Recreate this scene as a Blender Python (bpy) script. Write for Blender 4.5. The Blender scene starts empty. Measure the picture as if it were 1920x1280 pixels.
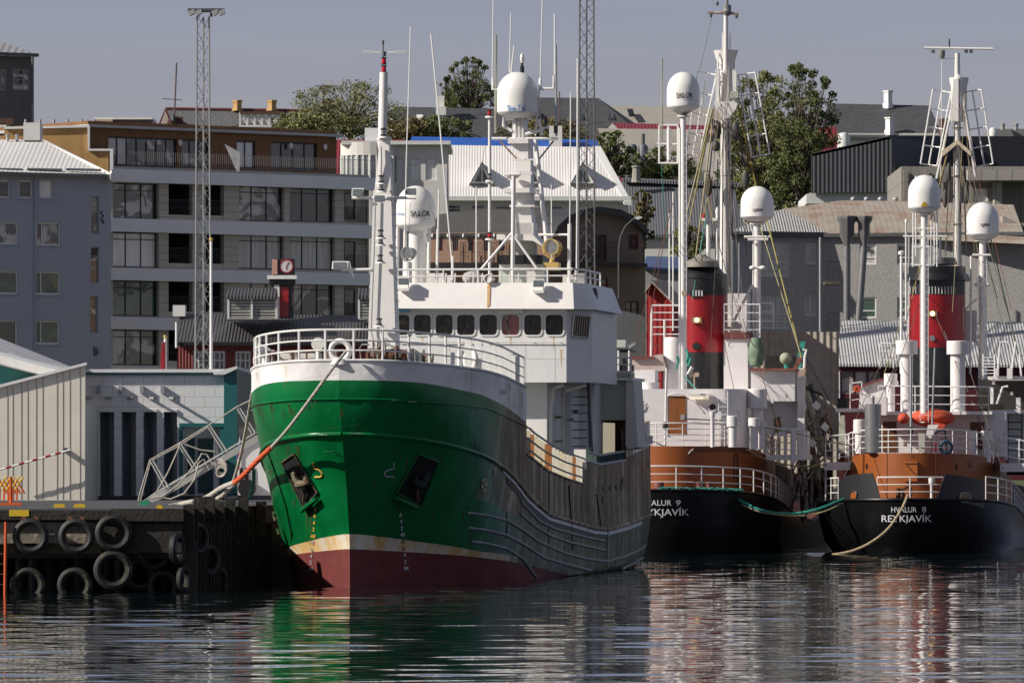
import bpy, math, random
import numpy as np
from mathutils import Vector
R=math.radians
sc=bpy.context.scene
# ---------------------------------------------------------------- camera
FX=12000.; HZ=883.; CX=960.; H=3.5
cam=bpy.data.cameras.new('camera'); camo=bpy.data.objects.new('camera',cam)
sc.collection.objects.link(camo); sc.camera=camo
cam.sensor_width=36; cam.lens=36*FX/1920; cam.shift_y=243/1920
cam.clip_start=1; cam.clip_end=6000
camo.location=(0,0,H); camo.rotation_euler=(R(90),0,0)
# ---------------------------------------------------------------- world and sun
SUN_EL=32; SV=Vector((-.95,-.31,0)).normalized()*math.cos(R(SUN_EL))+Vector((0,0,math.sin(R(SUN_EL))))
w=bpy.data.worlds.new('World'); sc.world=w; w.use_nodes=True
nt=w.node_tree; nt.nodes.clear()
out=nt.nodes.new('ShaderNodeOutputWorld'); bg=nt.nodes.new('ShaderNodeBackground')
sky=nt.nodes.new('ShaderNodeTexSky'); sky.sky_type='NISHITA'; sky.sun_disc=False
sky.sun_elevation=R(SUN_EL); sky.sun_rotation=math.atan2(SV.x,SV.y)%(2*math.pi)
sky.air_density=1.0; sky.dust_density=.6; sky.ozone_density=2.0
tint=nt.nodes.new('ShaderNodeMix'); tint.data_type='RGBA'; tint.blend_type='MULTIPLY'
tint.inputs[0].default_value=1; tint.inputs[7].default_value=(.75,.64,.79,1)
tc=nt.nodes.new('ShaderNodeTexCoord'); mp=nt.nodes.new('ShaderNodeMapping'); mp.inputs['Scale'].default_value=(6,6,60)
nz=nt.nodes.new('ShaderNodeTexNoise'); nz.inputs['Scale'].default_value=1.2; nz.inputs['Detail'].default_value=5
mr=nt.nodes.new('ShaderNodeMapRange'); mr.inputs[1].default_value=.3; mr.inputs[2].default_value=.7; mr.inputs[3].default_value=.96; mr.inputs[4].default_value=1.05
vm=nt.nodes.new('ShaderNodeVectorMath'); vm.operation='SCALE'
L=nt.links.new
L(tc.outputs['Generated'],mp.inputs[0]); L(mp.outputs[0],nz.inputs['Vector']); L(nz.outputs[0],mr.inputs[0])
L(sky.outputs[0],tint.inputs[6])
# unseen cloud added above the view for ambient fill, clear grey blue air near the horizon
sx=nt.nodes.new('ShaderNodeSeparateXYZ'); L(tc.outputs['Generated'],sx.inputs[0])
m2=nt.nodes.new('ShaderNodeMapRange'); m2.interpolation_type='SMOOTHSTEP'; m2.inputs[1].default_value=.085; m2.inputs[2].default_value=.35; L(sx.outputs[2],m2.inputs[0])
n2=nt.nodes.new('ShaderNodeTexNoise'); n2.inputs['Scale'].default_value=3; n2.inputs['Detail'].default_value=5; L(tc.outputs['Generated'],n2.inputs['Vector'])
m3=nt.nodes.new('ShaderNodeMapRange'); m3.inputs[1].default_value=.35; m3.inputs[2].default_value=.65; m3.inputs[3].default_value=.45; L(n2.outputs[0],m3.inputs[0])
mu=nt.nodes.new('ShaderNodeMath'); mu.operation='MULTIPLY'; L(m2.outputs[0],mu.inputs[0]); L(m3.outputs[0],mu.inputs[1])
cm=nt.nodes.new('ShaderNodeMix'); cm.data_type='RGBA'; cm.inputs[7].default_value=(2.0,2.15,2.5,1); L(mu.outputs[0],cm.inputs[0]); L(tint.outputs[2],cm.inputs[6])
L(cm.outputs[2],vm.inputs[0]); L(mr.outputs[0],vm.inputs['Scale']); L(vm.outputs[0],bg.inputs[0])
bg.inputs[1].default_value=.092; L(bg.outputs[0],out.inputs[0])
sl=bpy.data.lights.new('sun','SUN'); so=bpy.data.objects.new('sun',sl); sc.collection.objects.link(so)
sl.energy=5.0; sl.angle=R(.5); sl.color=(1,.93,.83)
so.rotation_euler=SV.to_track_quat('Z','Y').to_euler(); so.location=(-300,-100,200)
vs=sc.view_settings; vs.view_transform='Standard'; vs.look='None'; vs.exposure=.12; vs.gamma=1
# ---------------------------------------------------------------- helpers
class Fr:
    """a local frame: x to the right, y away from the viewer, turned by th"""
    def __init__(s,ox,oy,th=0): s.ox,s.oy=ox,oy; s.s,s.c=math.sin(th),math.cos(th)
    def __call__(s,x,y,z): return (s.ox+y*s.s+x*s.c, s.oy+y*s.c-x*s.s, z)
    def X(s,px,y):
        k=(px-CX)/FX
        return (k*(s.oy+y*s.c)-s.ox-y*s.s)/(s.c+k*s.s)
    def Z(s,py,x,y): return H+(HZ-py)*(s.oy+y*s.c-x*s.s)/FX
    def P(s,px,py,y):
        x=s.X(px,y); return (x,y,s.Z(py,x,y))
    def W(s,px,py,y): return s(*s.P(px,py,y))
    def U(s,px,v):
        k=(px-CX)/FX
        return (k*(s.oy-v*s.s)-s.ox-v*s.c)/(s.s-k*s.c)
    def proj(s,x,y,z):
        X,Y,Z=s(x,y,z); return CX+FX*X/Y, HZ-(Z-H)*FX/Y
def rootof(o):
    while o.parent: o=o.parent
    return o
class MB:
    def __init__(s,T=None): s.v=[]; s.f=[]; s.T=T or Fr(0,0); s.mi=[]; s.m=0
    def add(s,vs,fs,world=False):
        n=len(s.v); s.v+= [tuple(p) if world else s.T(*p) for p in vs]
        s.f+=[tuple(i+n for i in f) for f in fs]; s.mi+=[s.m]*len(fs); return s
    def box(s,x0,x1,y0,y1,z0,z1):
        v=[(x,y,z) for z in (z0,z1) for y in (y0,y1) for x in (x0,x1)]
        return s.add(v,[(0,2,3,1),(4,5,7,6),(0,1,5,4),(2,6,7,3),(0,4,6,2),(1,3,7,5)])
    def pbox(s,px0,py0,px1,py1,y,d):
        T=s.T; x0=T.X(px0,y);x1=T.X(px1,y); xm=(x0+x1)/2
        return s.box(x0,x1,y,y+d,T.Z(py1,xm,y),T.Z(py0,xm,y))
    def ppoly(s,pts,y,d):
        T=s.T; a=[T.P(px,py,y) for px,py in pts]; n=len(a); b=[(p[0],p[1]+d,p[2]) for p in a]
        return s.add(a+b,[tuple(range(n-1,-1,-1)),tuple(range(n,2*n))]+[(i,(i+1)%n,n+(i+1)%n,n+i) for i in range(n)])
    def slab(s,c,t=.12):
        """thick sheet from corners (px,py,y)"""
        a=[s.T.P(*p) for p in c]; n=len(a); b=[(p[0],p[1],p[2]-t) for p in a]
        return s.add(a+b,[tuple(range(n)),tuple(range(2*n-1,n-1,-1))]+[(i,n+i,n+(i+1)%n,(i+1)%n) for i in range(n)])
    def cyl(s,p0,p1,r,r2=None,n=8,world=False):
        r2=r if r2 is None else r2
        a=Vector(p0 if world else s.T(*p0)); b=Vector(p1 if world else s.T(*p1)); d=(b-a)
        if d.length<1e-6: return s
        d.normalize(); u=d.orthogonal().normalized(); w_=d.cross(u); v=[]
        for c,rr in ((a,r),(b,r2)):
            for i in range(n):
                t=2*math.pi*i/n; v.append(c+(u*math.cos(t)+w_*math.sin(t))*rr)
        return s.add(v,[tuple(range(n-1,-1,-1)),tuple(range(n,2*n))]+[(i,(i+1)%n,n+(i+1)%n,n+i) for i in range(n)],True)
    def tube(s,pts,r,n=6,world=False):
        P=[Vector(p if world else s.T(*p)) for p in pts]; v=[]; k=len(P)
        u=None
        for j,p in enumerate(P):
            d=(P[min(j+1,k-1)]-P[max(j-1,0)]).normalized()
            if u is None: u=d.orthogonal().normalized()
            u=(u-d*u.dot(d)); u=u.normalized() if u.length>1e-6 else d.orthogonal().normalized()
            w_=d.cross(u)
            for i in range(n):
                t=2*math.pi*i/n; v.append(p+(u*math.cos(t)+w_*math.sin(t))*(r[j] if hasattr(r,'__len__') else r))
        f=[tuple(range(n-1,-1,-1)),tuple(range((k-1)*n,k*n))]
        for j in range(k-1):
            for i in range(n): a=j*n+i; b=j*n+(i+1)%n; f.append((a,b,b+n,a+n))
        return s.add(v,f,True)
    def pcyl(s,a,b,r,r2=None,n=8): return s.cyl(s.T.P(*a),s.T.P(*b),r,r2,n)
    def ptube(s,pts,r,n=6): return s.tube([s.T.P(*p) for p in pts],r,n)
    def lathe(s,cx,cy,prof,n=20):
        v=[];k=len(prof)
        for r,z in prof:
            for i in range(n):
                t=2*math.pi*i/n; v.append((cx+r*math.cos(t),cy+r*math.sin(t),z))
        f=[tuple(range(n-1,-1,-1)),tuple(range((k-1)*n,k*n))]
        for j in range(k-1):
            for i in range(n): a=j*n+i;b=j*n+(i+1)%n; f.append((a,b,b+n,a+n))
        return s.add(v,f)
    def plathe(s,px,y,prof,n=20):
        """profile in (half width px, py)"""
        x=s.T.X(px,y); k=s.T(x,y,0)[1]/FX
        return s.lathe(x,y,[(max(w*k,.001),s.T.Z(py,x,y)) for w,py in prof],n)
    def torus(s,c,R_,r,ax=(0,1,0),n=20,m=8,sy=1):
        c=Vector(s.T(*c)); a=Vector(ax).normalized(); u=a.orthogonal().normalized(); w_=a.cross(u); v=[]
        for i in range(n):
            t=2*math.pi*i/n; d=u*math.cos(t)+w_*math.sin(t)
            for j in range(m):
                q=2*math.pi*j/m; v.append(c+d*(R_+r*math.cos(q))+a*(r*math.sin(q)*sy))
        f=[(i*m+j,((i+1)%n)*m+j,((i+1)%n)*m+(j+1)%m,i*m+(j+1)%m) for i in range(n) for j in range(m)]
        return s.add(v,f,True)
    def ball(s,c,rx,ry=None,rz=None,n=12,m=8):
        ry=ry or rx; rz=rz or rx; v=[]
        for j in range(m+1):
            a=math.pi*j/m
            for i in range(n):
                t=2*math.pi*i/n; v.append((c[0]+rx*math.sin(a)*math.cos(t),c[1]+ry*math.sin(a)*math.sin(t),c[2]-rz*math.cos(a)))
        return s.add(v,[(j*n+i,j*n+(i+1)%n,(j+1)*n+(i+1)%n,(j+1)*n+i) for j in range(m) for i in range(n)])
    def build(s,name,mat,parent=None,flat=False,label=None):
        me=bpy.data.meshes.new(name); o=bpy.data.objects.new(name,me)
        if parent: o.parent=parent; org=rootof(parent).location
        else:
            a=np.array(s.v); org=Vector(((a[:,0].min()+a[:,0].max())/2,(a[:,1].min()+a[:,1].max())/2,a[:,2].min())); o.location=org
        me.from_pydata([(p[0]-org[0],p[1]-org[1],p[2]-org[2]) for p in s.v],[],s.f)
        for m_ in (mat if isinstance(mat,(list,tuple)) else [mat]): me.materials.append(m_)
        if isinstance(mat,(list,tuple)): me.polygons.foreach_set('material_index',s.mi)
        me.validate(); me.update()
        if not flat: me.shade_smooth(); me.set_sharp_from_angle(angle=R(38))
        if label: o['label']=label
        sc.collection.objects.link(o); return o
def tag(o,label,cat,group=None):
    o['label']=label; o['category']=cat
    if group: o['group']=group
    return o
def thing(name,label,cat,loc,group=None):
    o=bpy.data.objects.new(name,None); o.location=loc; o.empty_display_size=.5
    sc.collection.objects.link(o); return tag(o,label,cat,group)
def struct(o): o['kind']='structure'; return o
# ---------------------------------------------------------------- materials
MC={}
def M(name,col,rough=.6,var=.12,sc_=1.5,metal=0,bump=0,bsc=20,corr=None,streak=0,scol=(.12,.07,.04),spec=.5,ssc=(3,3,.25),sth=.5,emit=None,trans=0,
      brick=None,bcol=None,coat=0,blotch=0,blcol=(.2,.1,.05),blth=.62,blsc=.8,corr2=None):
    if name in MC: return MC[name]
    m=bpy.data.materials.new(name); m.use_nodes=True; nt=m.node_tree; N=nt.nodes.new; l=nt.links.new
    b=nt.nodes['Principled BSDF']; b.inputs['Roughness'].default_value=rough; b.inputs['Metallic'].default_value=metal
    b.inputs['Specular IOR Level'].default_value=spec; b.inputs['Coat Weight'].default_value=coat
    if emit: b.inputs['Emission Color'].default_value=(*emit[:3],1); b.inputs['Emission Strength'].default_value=emit[3]
    b.inputs['Transmission Weight'].default_value=trans
    tc=N('ShaderNodeTexCoord')
    nz=N('ShaderNodeTexNoise'); nz.inputs['Scale'].default_value=sc_; nz.inputs['Detail'].default_value=6; nz.inputs['Roughness'].default_value=.6
    l(tc.outputs['Object'],nz.inputs['Vector'])
    mr=N('ShaderNodeMapRange'); mr.inputs[1].default_value=.25; mr.inputs[2].default_value=.75; mr.inputs[3].default_value=1-var; mr.inputs[4].default_value=1+var
    l(nz.outputs[0],mr.inputs[0])
    vm=N('ShaderNodeVectorMath'); vm.operation='SCALE'; vm.inputs[0].default_value=col; l(mr.outputs[0],vm.inputs['Scale'])
    cur=vm.outputs[0]
    def mix(a,bc,fac):
        x=N('ShaderNodeMix'); x.data_type='RGBA'; l(a,x.inputs[6]); l(fac,x.inputs[0])
        if isinstance(bc,tuple): x.inputs[7].default_value=(*bc,1)
        else: l(bc,x.inputs[7])
        return x.outputs[2]
    hs=[]
    if brick:
        bt=N('ShaderNodeTexBrick'); mp=N('ShaderNodeMapping'); mp.inputs['Rotation'].default_value=(R(90),0,0)
        l(tc.outputs['Object'],mp.inputs[0]); l(mp.outputs[0],bt.inputs['Vector'])
        bt.inputs['Brick Width'].default_value=brick[0]; bt.inputs['Row Height'].default_value=brick[1]; bt.inputs['Mortar Size'].default_value=brick[2]
        bt.inputs['Scale'].default_value=1; bt.offset=brick[3]
        cur=mix(cur,bcol,bt.outputs['Fac'])
    if blotch:
        z=N('ShaderNodeTexNoise'); z.inputs['Scale'].default_value=blsc; z.inputs['Detail'].default_value=9; z.inputs['Roughness'].default_value=.7
        l(tc.outputs['Object'],z.inputs['Vector'])
        q=N('ShaderNodeMapRange'); q.inputs[1].default_value=blth-.04; q.inputs[2].default_value=blth+.06; q.inputs[4].default_value=blotch; l(z.outputs[0],q.inputs[0])
        cur=mix(cur,blcol,q.outputs[0])
    if streak:
        mp=N('ShaderNodeMapping'); mp.inputs['Scale'].default_value=ssc; l(tc.outputs['Object'],mp.inputs[0])
        z=N('ShaderNodeTexNoise'); z.inputs['Scale'].default_value=1; z.inputs['Detail'].default_value=7; z.inputs['Roughness'].default_value=.65; l(mp.outputs[0],z.inputs['Vector'])
        q=N('ShaderNodeMapRange'); q.inputs[1].default_value=sth; q.inputs[2].default_value=sth+.2; q.inputs[4].default_value=streak; l(z.outputs[0],q.inputs[0])
        cur=mix(cur,scol,q.outputs[0])
    l(cur,b.inputs['Base Color'])
    prev=None
    def bumpn(h,st,dist):
        nonlocal prev
        x=N('ShaderNodeBump'); x.inputs['Strength'].default_value=st; x.inputs['Distance'].default_value=dist; l(h,x.inputs['Height'])
        if prev: l(prev,x.inputs['Normal'])
        prev=x.outputs[0]
    for cc in (corr,corr2):
        if cc:   # (axis, period m, depth)
            wv=N('ShaderNodeTexWave'); wv.bands_direction=cc[0]; wv.inputs['Scale'].default_value=.31416/cc[1]; wv.inputs['Distortion'].default_value=0
            l(tc.outputs['Object'],wv.inputs['Vector']); bumpn(wv.outputs[1],1,cc[2])
    if bump:
        z=N('ShaderNodeTexNoise'); z.inputs['Scale'].default_value=bsc; z.inputs['Detail'].default_value=4
        l(tc.outputs['Object'],z.inputs['Vector']); bumpn(z.outputs[0],1,bump)
    if prev: l(prev,b.inputs['Normal'])
    MC[name]=m; return m
WHITE=M('white_paint',(.78,.76,.73),.45,.05,2,bump=.004,bsc=4,streak=.25,scol=(.55,.42,.28),sth=.62)
WHITE2=M('white_paint_rusty',(.76,.73,.68),.5,.06,2,streak=.75,scol=(.38,.16,.05),sth=.6,ssc=(2.5,2.5,.5),bump=.004,bsc=5)
WPINK=M('white_paint_warm',(.74,.69,.67),.5,.06,1.5,bump=.01,bsc=2.5,streak=.3,scol=(.5,.32,.2),sth=.64)
RAIL=M('rail_paint',(.76,.75,.73),.4,.08,5,streak=.4,scol=(.4,.22,.1),sth=.68,ssc=(6,6,6))
BLACK=M('black_paint',(.012,.012,.014),.4,.2,3)
RUST=M('rusty_iron',(.13,.055,.03),.85,.5,6,bump=.02,bsc=25)
STEEL=M('galvanised_steel',(.36,.37,.37),.45,.15,4,metal=.3)
DSTEEL=M('dark_grey_steel',(.08,.085,.09),.5,.2,4)
RED=M('signal_red',(.33,.01,.016),.35,.12,1.5,coat=.3)
ROPEW=M('pale_rope',(.45,.42,.37),.9,.25,9,bump=.02,bsc=40)
ROPEO=M('orange_rope',(.62,.1,.03),.85,.2,6,bump=.02,bsc=40)
ROPEG=M('teal_rope',(.04,.3,.24),.85,.3,8,bump=.02,bsc=40)
RUBBER=M('tyre_rubber',(.009,.009,.009),.6,.35,5,bump=.012,bsc=14,blotch=.45,blcol=(.05,.047,.035),blth=.6,blsc=2.5)
LENS=M('lamp_glass',(.25,.27,.28),.1,.2,8,metal=.6)
REDL=M('red_lamp_glass',(.5,.005,.01),.15,.1,3)
WIRE=M('rigging_wire',(.12,.1,.08),.8,.3,8)
def GL(name,base,base2,scale=(.5,.5,.35),rough=.06,th=.5,w_=.12,bump=.012,coat=1):
    """window pane: dark room or blinds behind wavy glass"""
    if name in MC: return MC[name]
    m=bpy.data.materials.new(name); m.use_nodes=True; nt=m.node_tree; N=nt.nodes.new; l=nt.links.new
    b=nt.nodes['Principled BSDF']; b.inputs['Roughness'].default_value=.5; b.inputs['Coat Weight'].default_value=coat; b.inputs['Coat Roughness'].default_value=rough
    b.inputs['Coat IOR'].default_value=1.7
    tc=N('ShaderNodeTexCoord'); mp=N('ShaderNodeMapping'); mp.inputs['Scale'].default_value=scale; l(tc.outputs['Object'],mp.inputs[0])
    z=N('ShaderNodeTexNoise'); z.inputs['Scale'].default_value=1; z.inputs['Detail'].default_value=3; z.inputs['Distortion'].default_value=1.5; l(mp.outputs[0],z.inputs['Vector'])
    q=N('ShaderNodeMapRange'); q.inputs[1].default_value=th-w_/2; q.inputs[2].default_value=th+w_/2; l(z.outputs[0],q.inputs[0])
    x=N('ShaderNodeMix'); x.data_type='RGBA'; x.inputs[6].default_value=(*base,1); x.inputs[7].default_value=(*base2,1); l(q.outputs[0],x.inputs[0]); l(x.outputs[2],b.inputs['Base Color'])
    z2=N('ShaderNodeTexNoise'); z2.inputs['Scale'].default_value=.9; z2.inputs['Detail'].default_value=2; l(tc.outputs['Object'],z2.inputs['Vector'])
    bp=N('ShaderNodeBump'); bp.inputs['Distance'].default_value=bump; l(z2.outputs[0],bp.inputs['Height']); l(bp.outputs[0],b.inputs['Coat Normal'])
    MC[name]=m; return m
GD=GL('dark_glass',(.012,.013,.016),(.07,.075,.08),(.8,.8,.6),th=.58)
GB=GL('blind_glass',(.62,.62,.62),(.75,.75,.74),(.6,.6,.25),th=.5)
GG=GL('green_glass',(.006,.05,.03),(.015,.11,.065),(.5,.5,.5),th=.6)
GR=GL('mixed_glass',(.02,.022,.026),(.42,.41,.4),(.45,.45,.55),th=.53,w_=.05)
GC=GL('curtain_glass',(.2,.22,.22),(.5,.52,.5),(14,14,.2),th=.5,w_=.3)
GW=GL('wheelhouse_glass',(.008,.008,.008),(.075,.055,.03),(3.2,3.2,2.2),th=.6,w_=.1,rough=.04,coat=.25)
# ---------------------------------------------------------------- shared builders
def cv(F,y,r):
    x0,x1=F.X(r[0],y),F.X(r[2],y); xm=(x0+x1)/2
    return (x0,F.Z(r[3],xm,y),x1,F.Z(r[1],xm,y))
def facade(root,F,rect,y,depth,holes,mat,rec=.2,name='wall',body=True):
    """wall with real openings; rects are picture measurements turned into metres on the wall plane"""
    x0,z0,x1,z1=cv(F,y,rect); hs=[cv(F,y,h) for h in holes]; m=MB(F)
    xs=sorted({x0,x1,*[h[0] for h in hs],*[h[2] for h in hs]}); zs=sorted({z0,z1,*[h[1] for h in hs],*[h[3] for h in hs]})
    xs=[x for x in xs if x0<=x<=x1]; zs=[q for q in zs if z0<=q<=z1]
    for A,B in zip(xs,xs[1:]):
        for C,D in zip(zs,zs[1:]):
            if any(h[0]<=A and B<=h[2] and h[1]<=C and D<=h[3] for h in hs): continue
            m.add([(A,y,C),(B,y,C),(B,y,D),(A,y,D)],[(0,1,2,3)])
    for A,C,B,D in hs:
        q=y+rec
        m.add([(A,y,C),(B,y,C),(B,y,D),(A,y,D),(A,q,C),(B,q,C),(B,q,D),(A,q,D)],[(0,4,5,1),(1,5,6,2),(2,6,7,3),(3,7,4,0)])
    if body:
        A,C,B,D=x0,z0,x1,z1; q=y+depth
        m.add([(A,y,C),(B,y,C),(B,y,D),(A,y,D),(A,q,C),(B,q,C),(B,q,D),(A,q,D)],[(4,7,6,5),(1,5,6,2),(2,6,7,3),(3,7,4,0)])
    return m.build(name,mat,root,flat=True)
def window(root,F,r,y,nx=1,ny=1,fm=None,g=None,fw=.05,rec=.15,hb=None,sill=None,name='window'):
    """r px rect, glass at y+rec; hb = list of relative heights for bars"""
    g=g or GD; x0,x1=F.X(r[0],y),F.X(r[2],y); xm=(x0+x1)/2; z0,z1=F.Z(r[3],xm,y),F.Z(r[1],xm,y); q=y+rec
    m=MB(F); m.box(x0,x1,q,q+.04,z0,z1); o=m.build(name,g,root,flat=True)
    if fm:
        f=MB(F); a,b=q-.06,q-.003
        f.box(x0,x0+fw,a,b,z0,z1); f.box(x1-fw,x1,a,b,z0,z1); f.box(x0+fw,x1-fw,a,b,z0,z0+fw); f.box(x0+fw,x1-fw,a,b,z1-fw,z1)
        bw=fw*.7
        for i in range(1,nx):
            x=x0+(x1-x0)*i/nx; f.box(x-bw/2,x+bw/2,a+.01,b,z0+fw,z1-fw)
        for h in (hb if hb is not None else [i/ny for i in range(1,ny)]):
            z=z0+(z1-z0)*h; f.box(x0+fw,x1-fw,a+.005,b-.006,z-bw/2,z+bw/2)
        f.build('frame',fm,o,flat=True)
    if sill: MB(F).box(x0-.05,x1+.05,y-.06,y-.004,z0-.08,z0).build('sill',sill,o,flat=True)
    return o
def windows(root,F,rects,y,**k):
    gs=k.pop('gs',None)
    for i,r in enumerate(rects):
        if gs: k['g']=gs[i%len(gs)]
        window(root,F,r,y,**k)
def railing(root,F,base,h=.95,bars=3,sp=1.1,r=.022,mat=None,name='railing',plate=None,pmat=None,lean=0,flat=False):
    mat=mat or RAIL; P=[Vector(p) for p in base]; m=MB(F)
    for b in range(bars):
        k=h*(b+1)/bars; m.tube([p+Vector((0,0,k)) for p in P],r*(1.25 if b==bars-1 else .8),6)
    o=m.build(name,mat,root)
    D=[0]
    for a,b in zip(P,P[1:]): D.append(D[-1]+(b-a).length)
    n=max(1,round(D[-1]/sp))
    for i in range(n+1):
        d=D[-1]*i/n; j=0
        while j<len(D)-2 and D[j+1]<d: j+=1
        p=P[j].lerp(P[j+1],(d-D[j])/max(D[j+1]-D[j],1e-6)); q=MB(F)
        if plate: q.box(p.x-plate,p.x+plate*.1,p.y-.012,p.y+.012,p.z,p.z+h*.96)
        else: q.cyl(p,p+Vector((0,0,h)),r,n=6)
        q.build('stanchion',pmat or mat,o)
    return o
def ladder(root,F,a,b,w_=.35,step=.3,r=.018,mat=None,name='ladder',dirx=(1,0,0)):
    A,B=Vector(a),Vector(b); d=Vector(dirx)*w_/2; m=MB(F); m.cyl(A-d,B-d,r,n=6); m.cyl(A+d,B+d,r,n=6)
    n=int((B-A).length/step)
    for i in range(1,n): p=A.lerp(B,i/n); m.cyl(p-d,p+d,r*.8,n=5)
    return m.build(name,mat or RAIL,root)
def radome(root,F,px,y,pyt,pyb,r_px,mat=None,stem=None):
    h=pyb-pyt; k=r_px
    prof=[(k*.55,pyb+3),(k*.62,pyb+1),(k*.93,pyb-h*.06),(k,pyb-h*.1),(k,pyb-h*.13),(k*1.0,pyb-h*.45)]
    top=pyb-h*.5
    for i in range(1,10):
        a=math.pi/2*i/9; prof.append((k*math.cos(a),top-(h*.5)*math.sin(a)))
    return MB(F).plathe(px,y,prof,32).build('radome',mat or DOME,root)
DOME=M('radome_gelcoat',(.78,.77,.74),.35,.03,1)
_tc={}
def glyphs(s,bold=0):
    if (s,bold) in _tc: return _tc[(s,bold)]
    c=bpy.data.curves.new('t','FONT'); c.body=s; c.size=1; c.offset=bold; c.resolution_u=3
    o=bpy.data.objects.new('t',c); sc.collection.objects.link(o)
    me=bpy.data.meshes.new_from_object(o); v=[tuple(x.co) for x in me.vertices]; f=[tuple(p.vertices) for p in me.polygons]
    bpy.data.objects.remove(o); bpy.data.meshes.remove(me); bpy.data.curves.remove(c); _tc[(s,bold)]=(v,f); return v,f
def lettering(root,s,px0,px1,py0,py1,fn,mat,bold=.01,name='lettering',shear=0):
    """letters laid on the surface fn(px,py)->world point"""
    v,f=glyphs(s,bold); a=np.array(v)[:,:2]; mn=a.min(0); mx=a.max(0); m=MB()
    P=[]
    for x,y in a:
        tx=(x-mn[0])/(mx[0]-mn[0]); ty=(y-mn[1])/(mx[1]-mn[1])
        P.append(fn(px0+(px1-px0)*tx+shear*ty,py1+(py0-py1)*ty))
    m.add(P,f,True); return m.build(name,mat,root,flat=True)
def plane_fn(F,y): return lambda px,py:F.W(px,py,y)
def dome_fn(F,px,y,r_px):
    x=F.X(px,y); Y0=F(x,y,0)[1]; k=Y0/FX
    def fn(qx,qy):
        d=max(-.98,min(.98,(qx-px)/r_px)); yy=Y0-math.sqrt(1-d*d)*(r_px*k+.03); X=(qx-CX)/FX*yy; return (X,yy,H+(HZ-qy)*yy/FX)
    return fn
# ================================================================ water, ground, quay
W=Fr(0,0,0); WSL=.019
def Yg(py,z=2.4): return FX*(H-z)/(py-HZ)
wm=bpy.data.materials.new('harbour_water'); wm.use_nodes=True; nt=wm.node_tree; N=nt.nodes.new; l=nt.links.new
b=nt.nodes['Principled BSDF']; b.inputs['Base Color'].default_value=(.006,.012,.014,1); b.inputs['Roughness'].default_value=.03; b.inputs['IOR'].default_value=1.6
tc=N('ShaderNodeTexCoord'); prev=None
for scl,st,dist,det in (((3.0,4.5,1),1,.0012,2),):
    mp=N('ShaderNodeMapping'); mp.inputs['Scale'].default_value=scl; mp.inputs['Rotation'].default_value=(0,0,R(2)); l(tc.outputs['Object'],mp.inputs[0])
    z=N('ShaderNodeTexNoise'); z.inputs['Scale'].default_value=1; z.inputs['Detail'].default_value=det; z.inputs['Roughness'].default_value=.5; l(mp.outputs[0],z.inputs['Vector'])
    x=N('ShaderNodeBump'); x.inputs['Strength'].default_value=st; x.inputs['Distance'].default_value=dist; l(z.outputs[0],x.inputs['Height'])
    if prev: l(prev,x.inputs['Normal'])
    prev=x.outputs[0]
l(prev,b.inputs['Normal'])
# real ripples: many small wave trains, crests lying mostly across the view, ruffled and calmer patches
rng=np.random.RandomState(7); NX,NY=520,1150; gx=np.linspace(-45,45,NX); gy=60+275*np.linspace(0,1,NY)**1.0; GX,GY=np.meshgrid(gx,gy); Z=np.zeros_like(GX)
for i in range(90):
    lam=.6*(9**rng.rand()); a=R(rng.normal()*24); k=2*math.pi/lam; s_=(.55 if lam>2.5 else 1)*1.0
    ph=rng.rand()*6.28; mod=.55+.45*np.sin(GX*rng.uniform(-.12,.12)+GY*rng.uniform(-.1,.1)+rng.rand()*6.28)
    Z+=s_*mod/k*np.cos(k*(GX*math.sin(a)+GY*math.cos(a))+ph)
sl_=np.gradient(Z,gy[1]-gy[0],axis=0).std(); Z*=WSL/sl_
Z*=np.clip((1-np.abs(GX)/45)*8,0,1)*np.clip((335-GY)/6,0,1)*np.clip((GY-60)/6,0,1)
wme=bpy.data.meshes.new('water'); idx=np.arange(NX*NY).reshape(NY,NX); nq=(NX-1)*(NY-1)
co=np.stack([GX,GY,Z],-1).reshape(-1,3); ext=np.array([(-900,-600,0),(900,-600,0),(900,60,0),(-900,60,0),(-45,60,0),(45,60,0),(-45,335,0),(45,335,0),(-900,335,0),(900,335,0),(-900,340,0),(900,340,0)],float); nb_=len(co)
co=np.vstack([co,ext]); q4=np.stack([idx[:-1,:-1],idx[:-1,1:],idx[1:,1:],idx[1:,:-1]],-1).reshape(-1,4)
q4=np.vstack([q4,np.array([(0,1,2,3),(3,4,6,8),(5,2,9,7),(8,9,11,10)])+nb_]); nq=len(q4)
wme.vertices.add(len(co)); wme.vertices.foreach_set('co',co.ravel()); wme.loops.add(nq*4); wme.loops.foreach_set('vertex_index',q4.ravel()); wme.polygons.add(nq); wme.polygons.foreach_set('loop_start',np.arange(nq)*4)
wme.update(calc_edges=True); wme.validate(); wme.shade_smooth(); wme.materials.append(wm)
wo=bpy.data.objects.new('water',wme); sc.collection.objects.link(wo); struct(wo)
ASPH=M('asphalt',(.055,.055,.06),.9,.25,.6,bump=.01,bsc=8)
GRASSY=M('hill_grass',(.05,.07,.025),.95,.3,.1)
xs=list(range(-1500,1501,60)); ys=[330,360,400,430,460,500,550,600,640,700,800,1000,1500,2500,4500]
zg=lambda Y: float(np.interp(Y,[330,400,460,600,650,5000],[2.4,2.4,8,22,24,26]))
g=MB(); n=len(xs); g.add([(x,y,zg(y)) for y in ys for x in xs],[(j*n+i,j*n+i+1,(j+1)*n+i+1,(j+1)*n+i) for j in range(len(ys)-1) for i in range(n-1)])
struct(g.build('ground',GRASSY))
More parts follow.
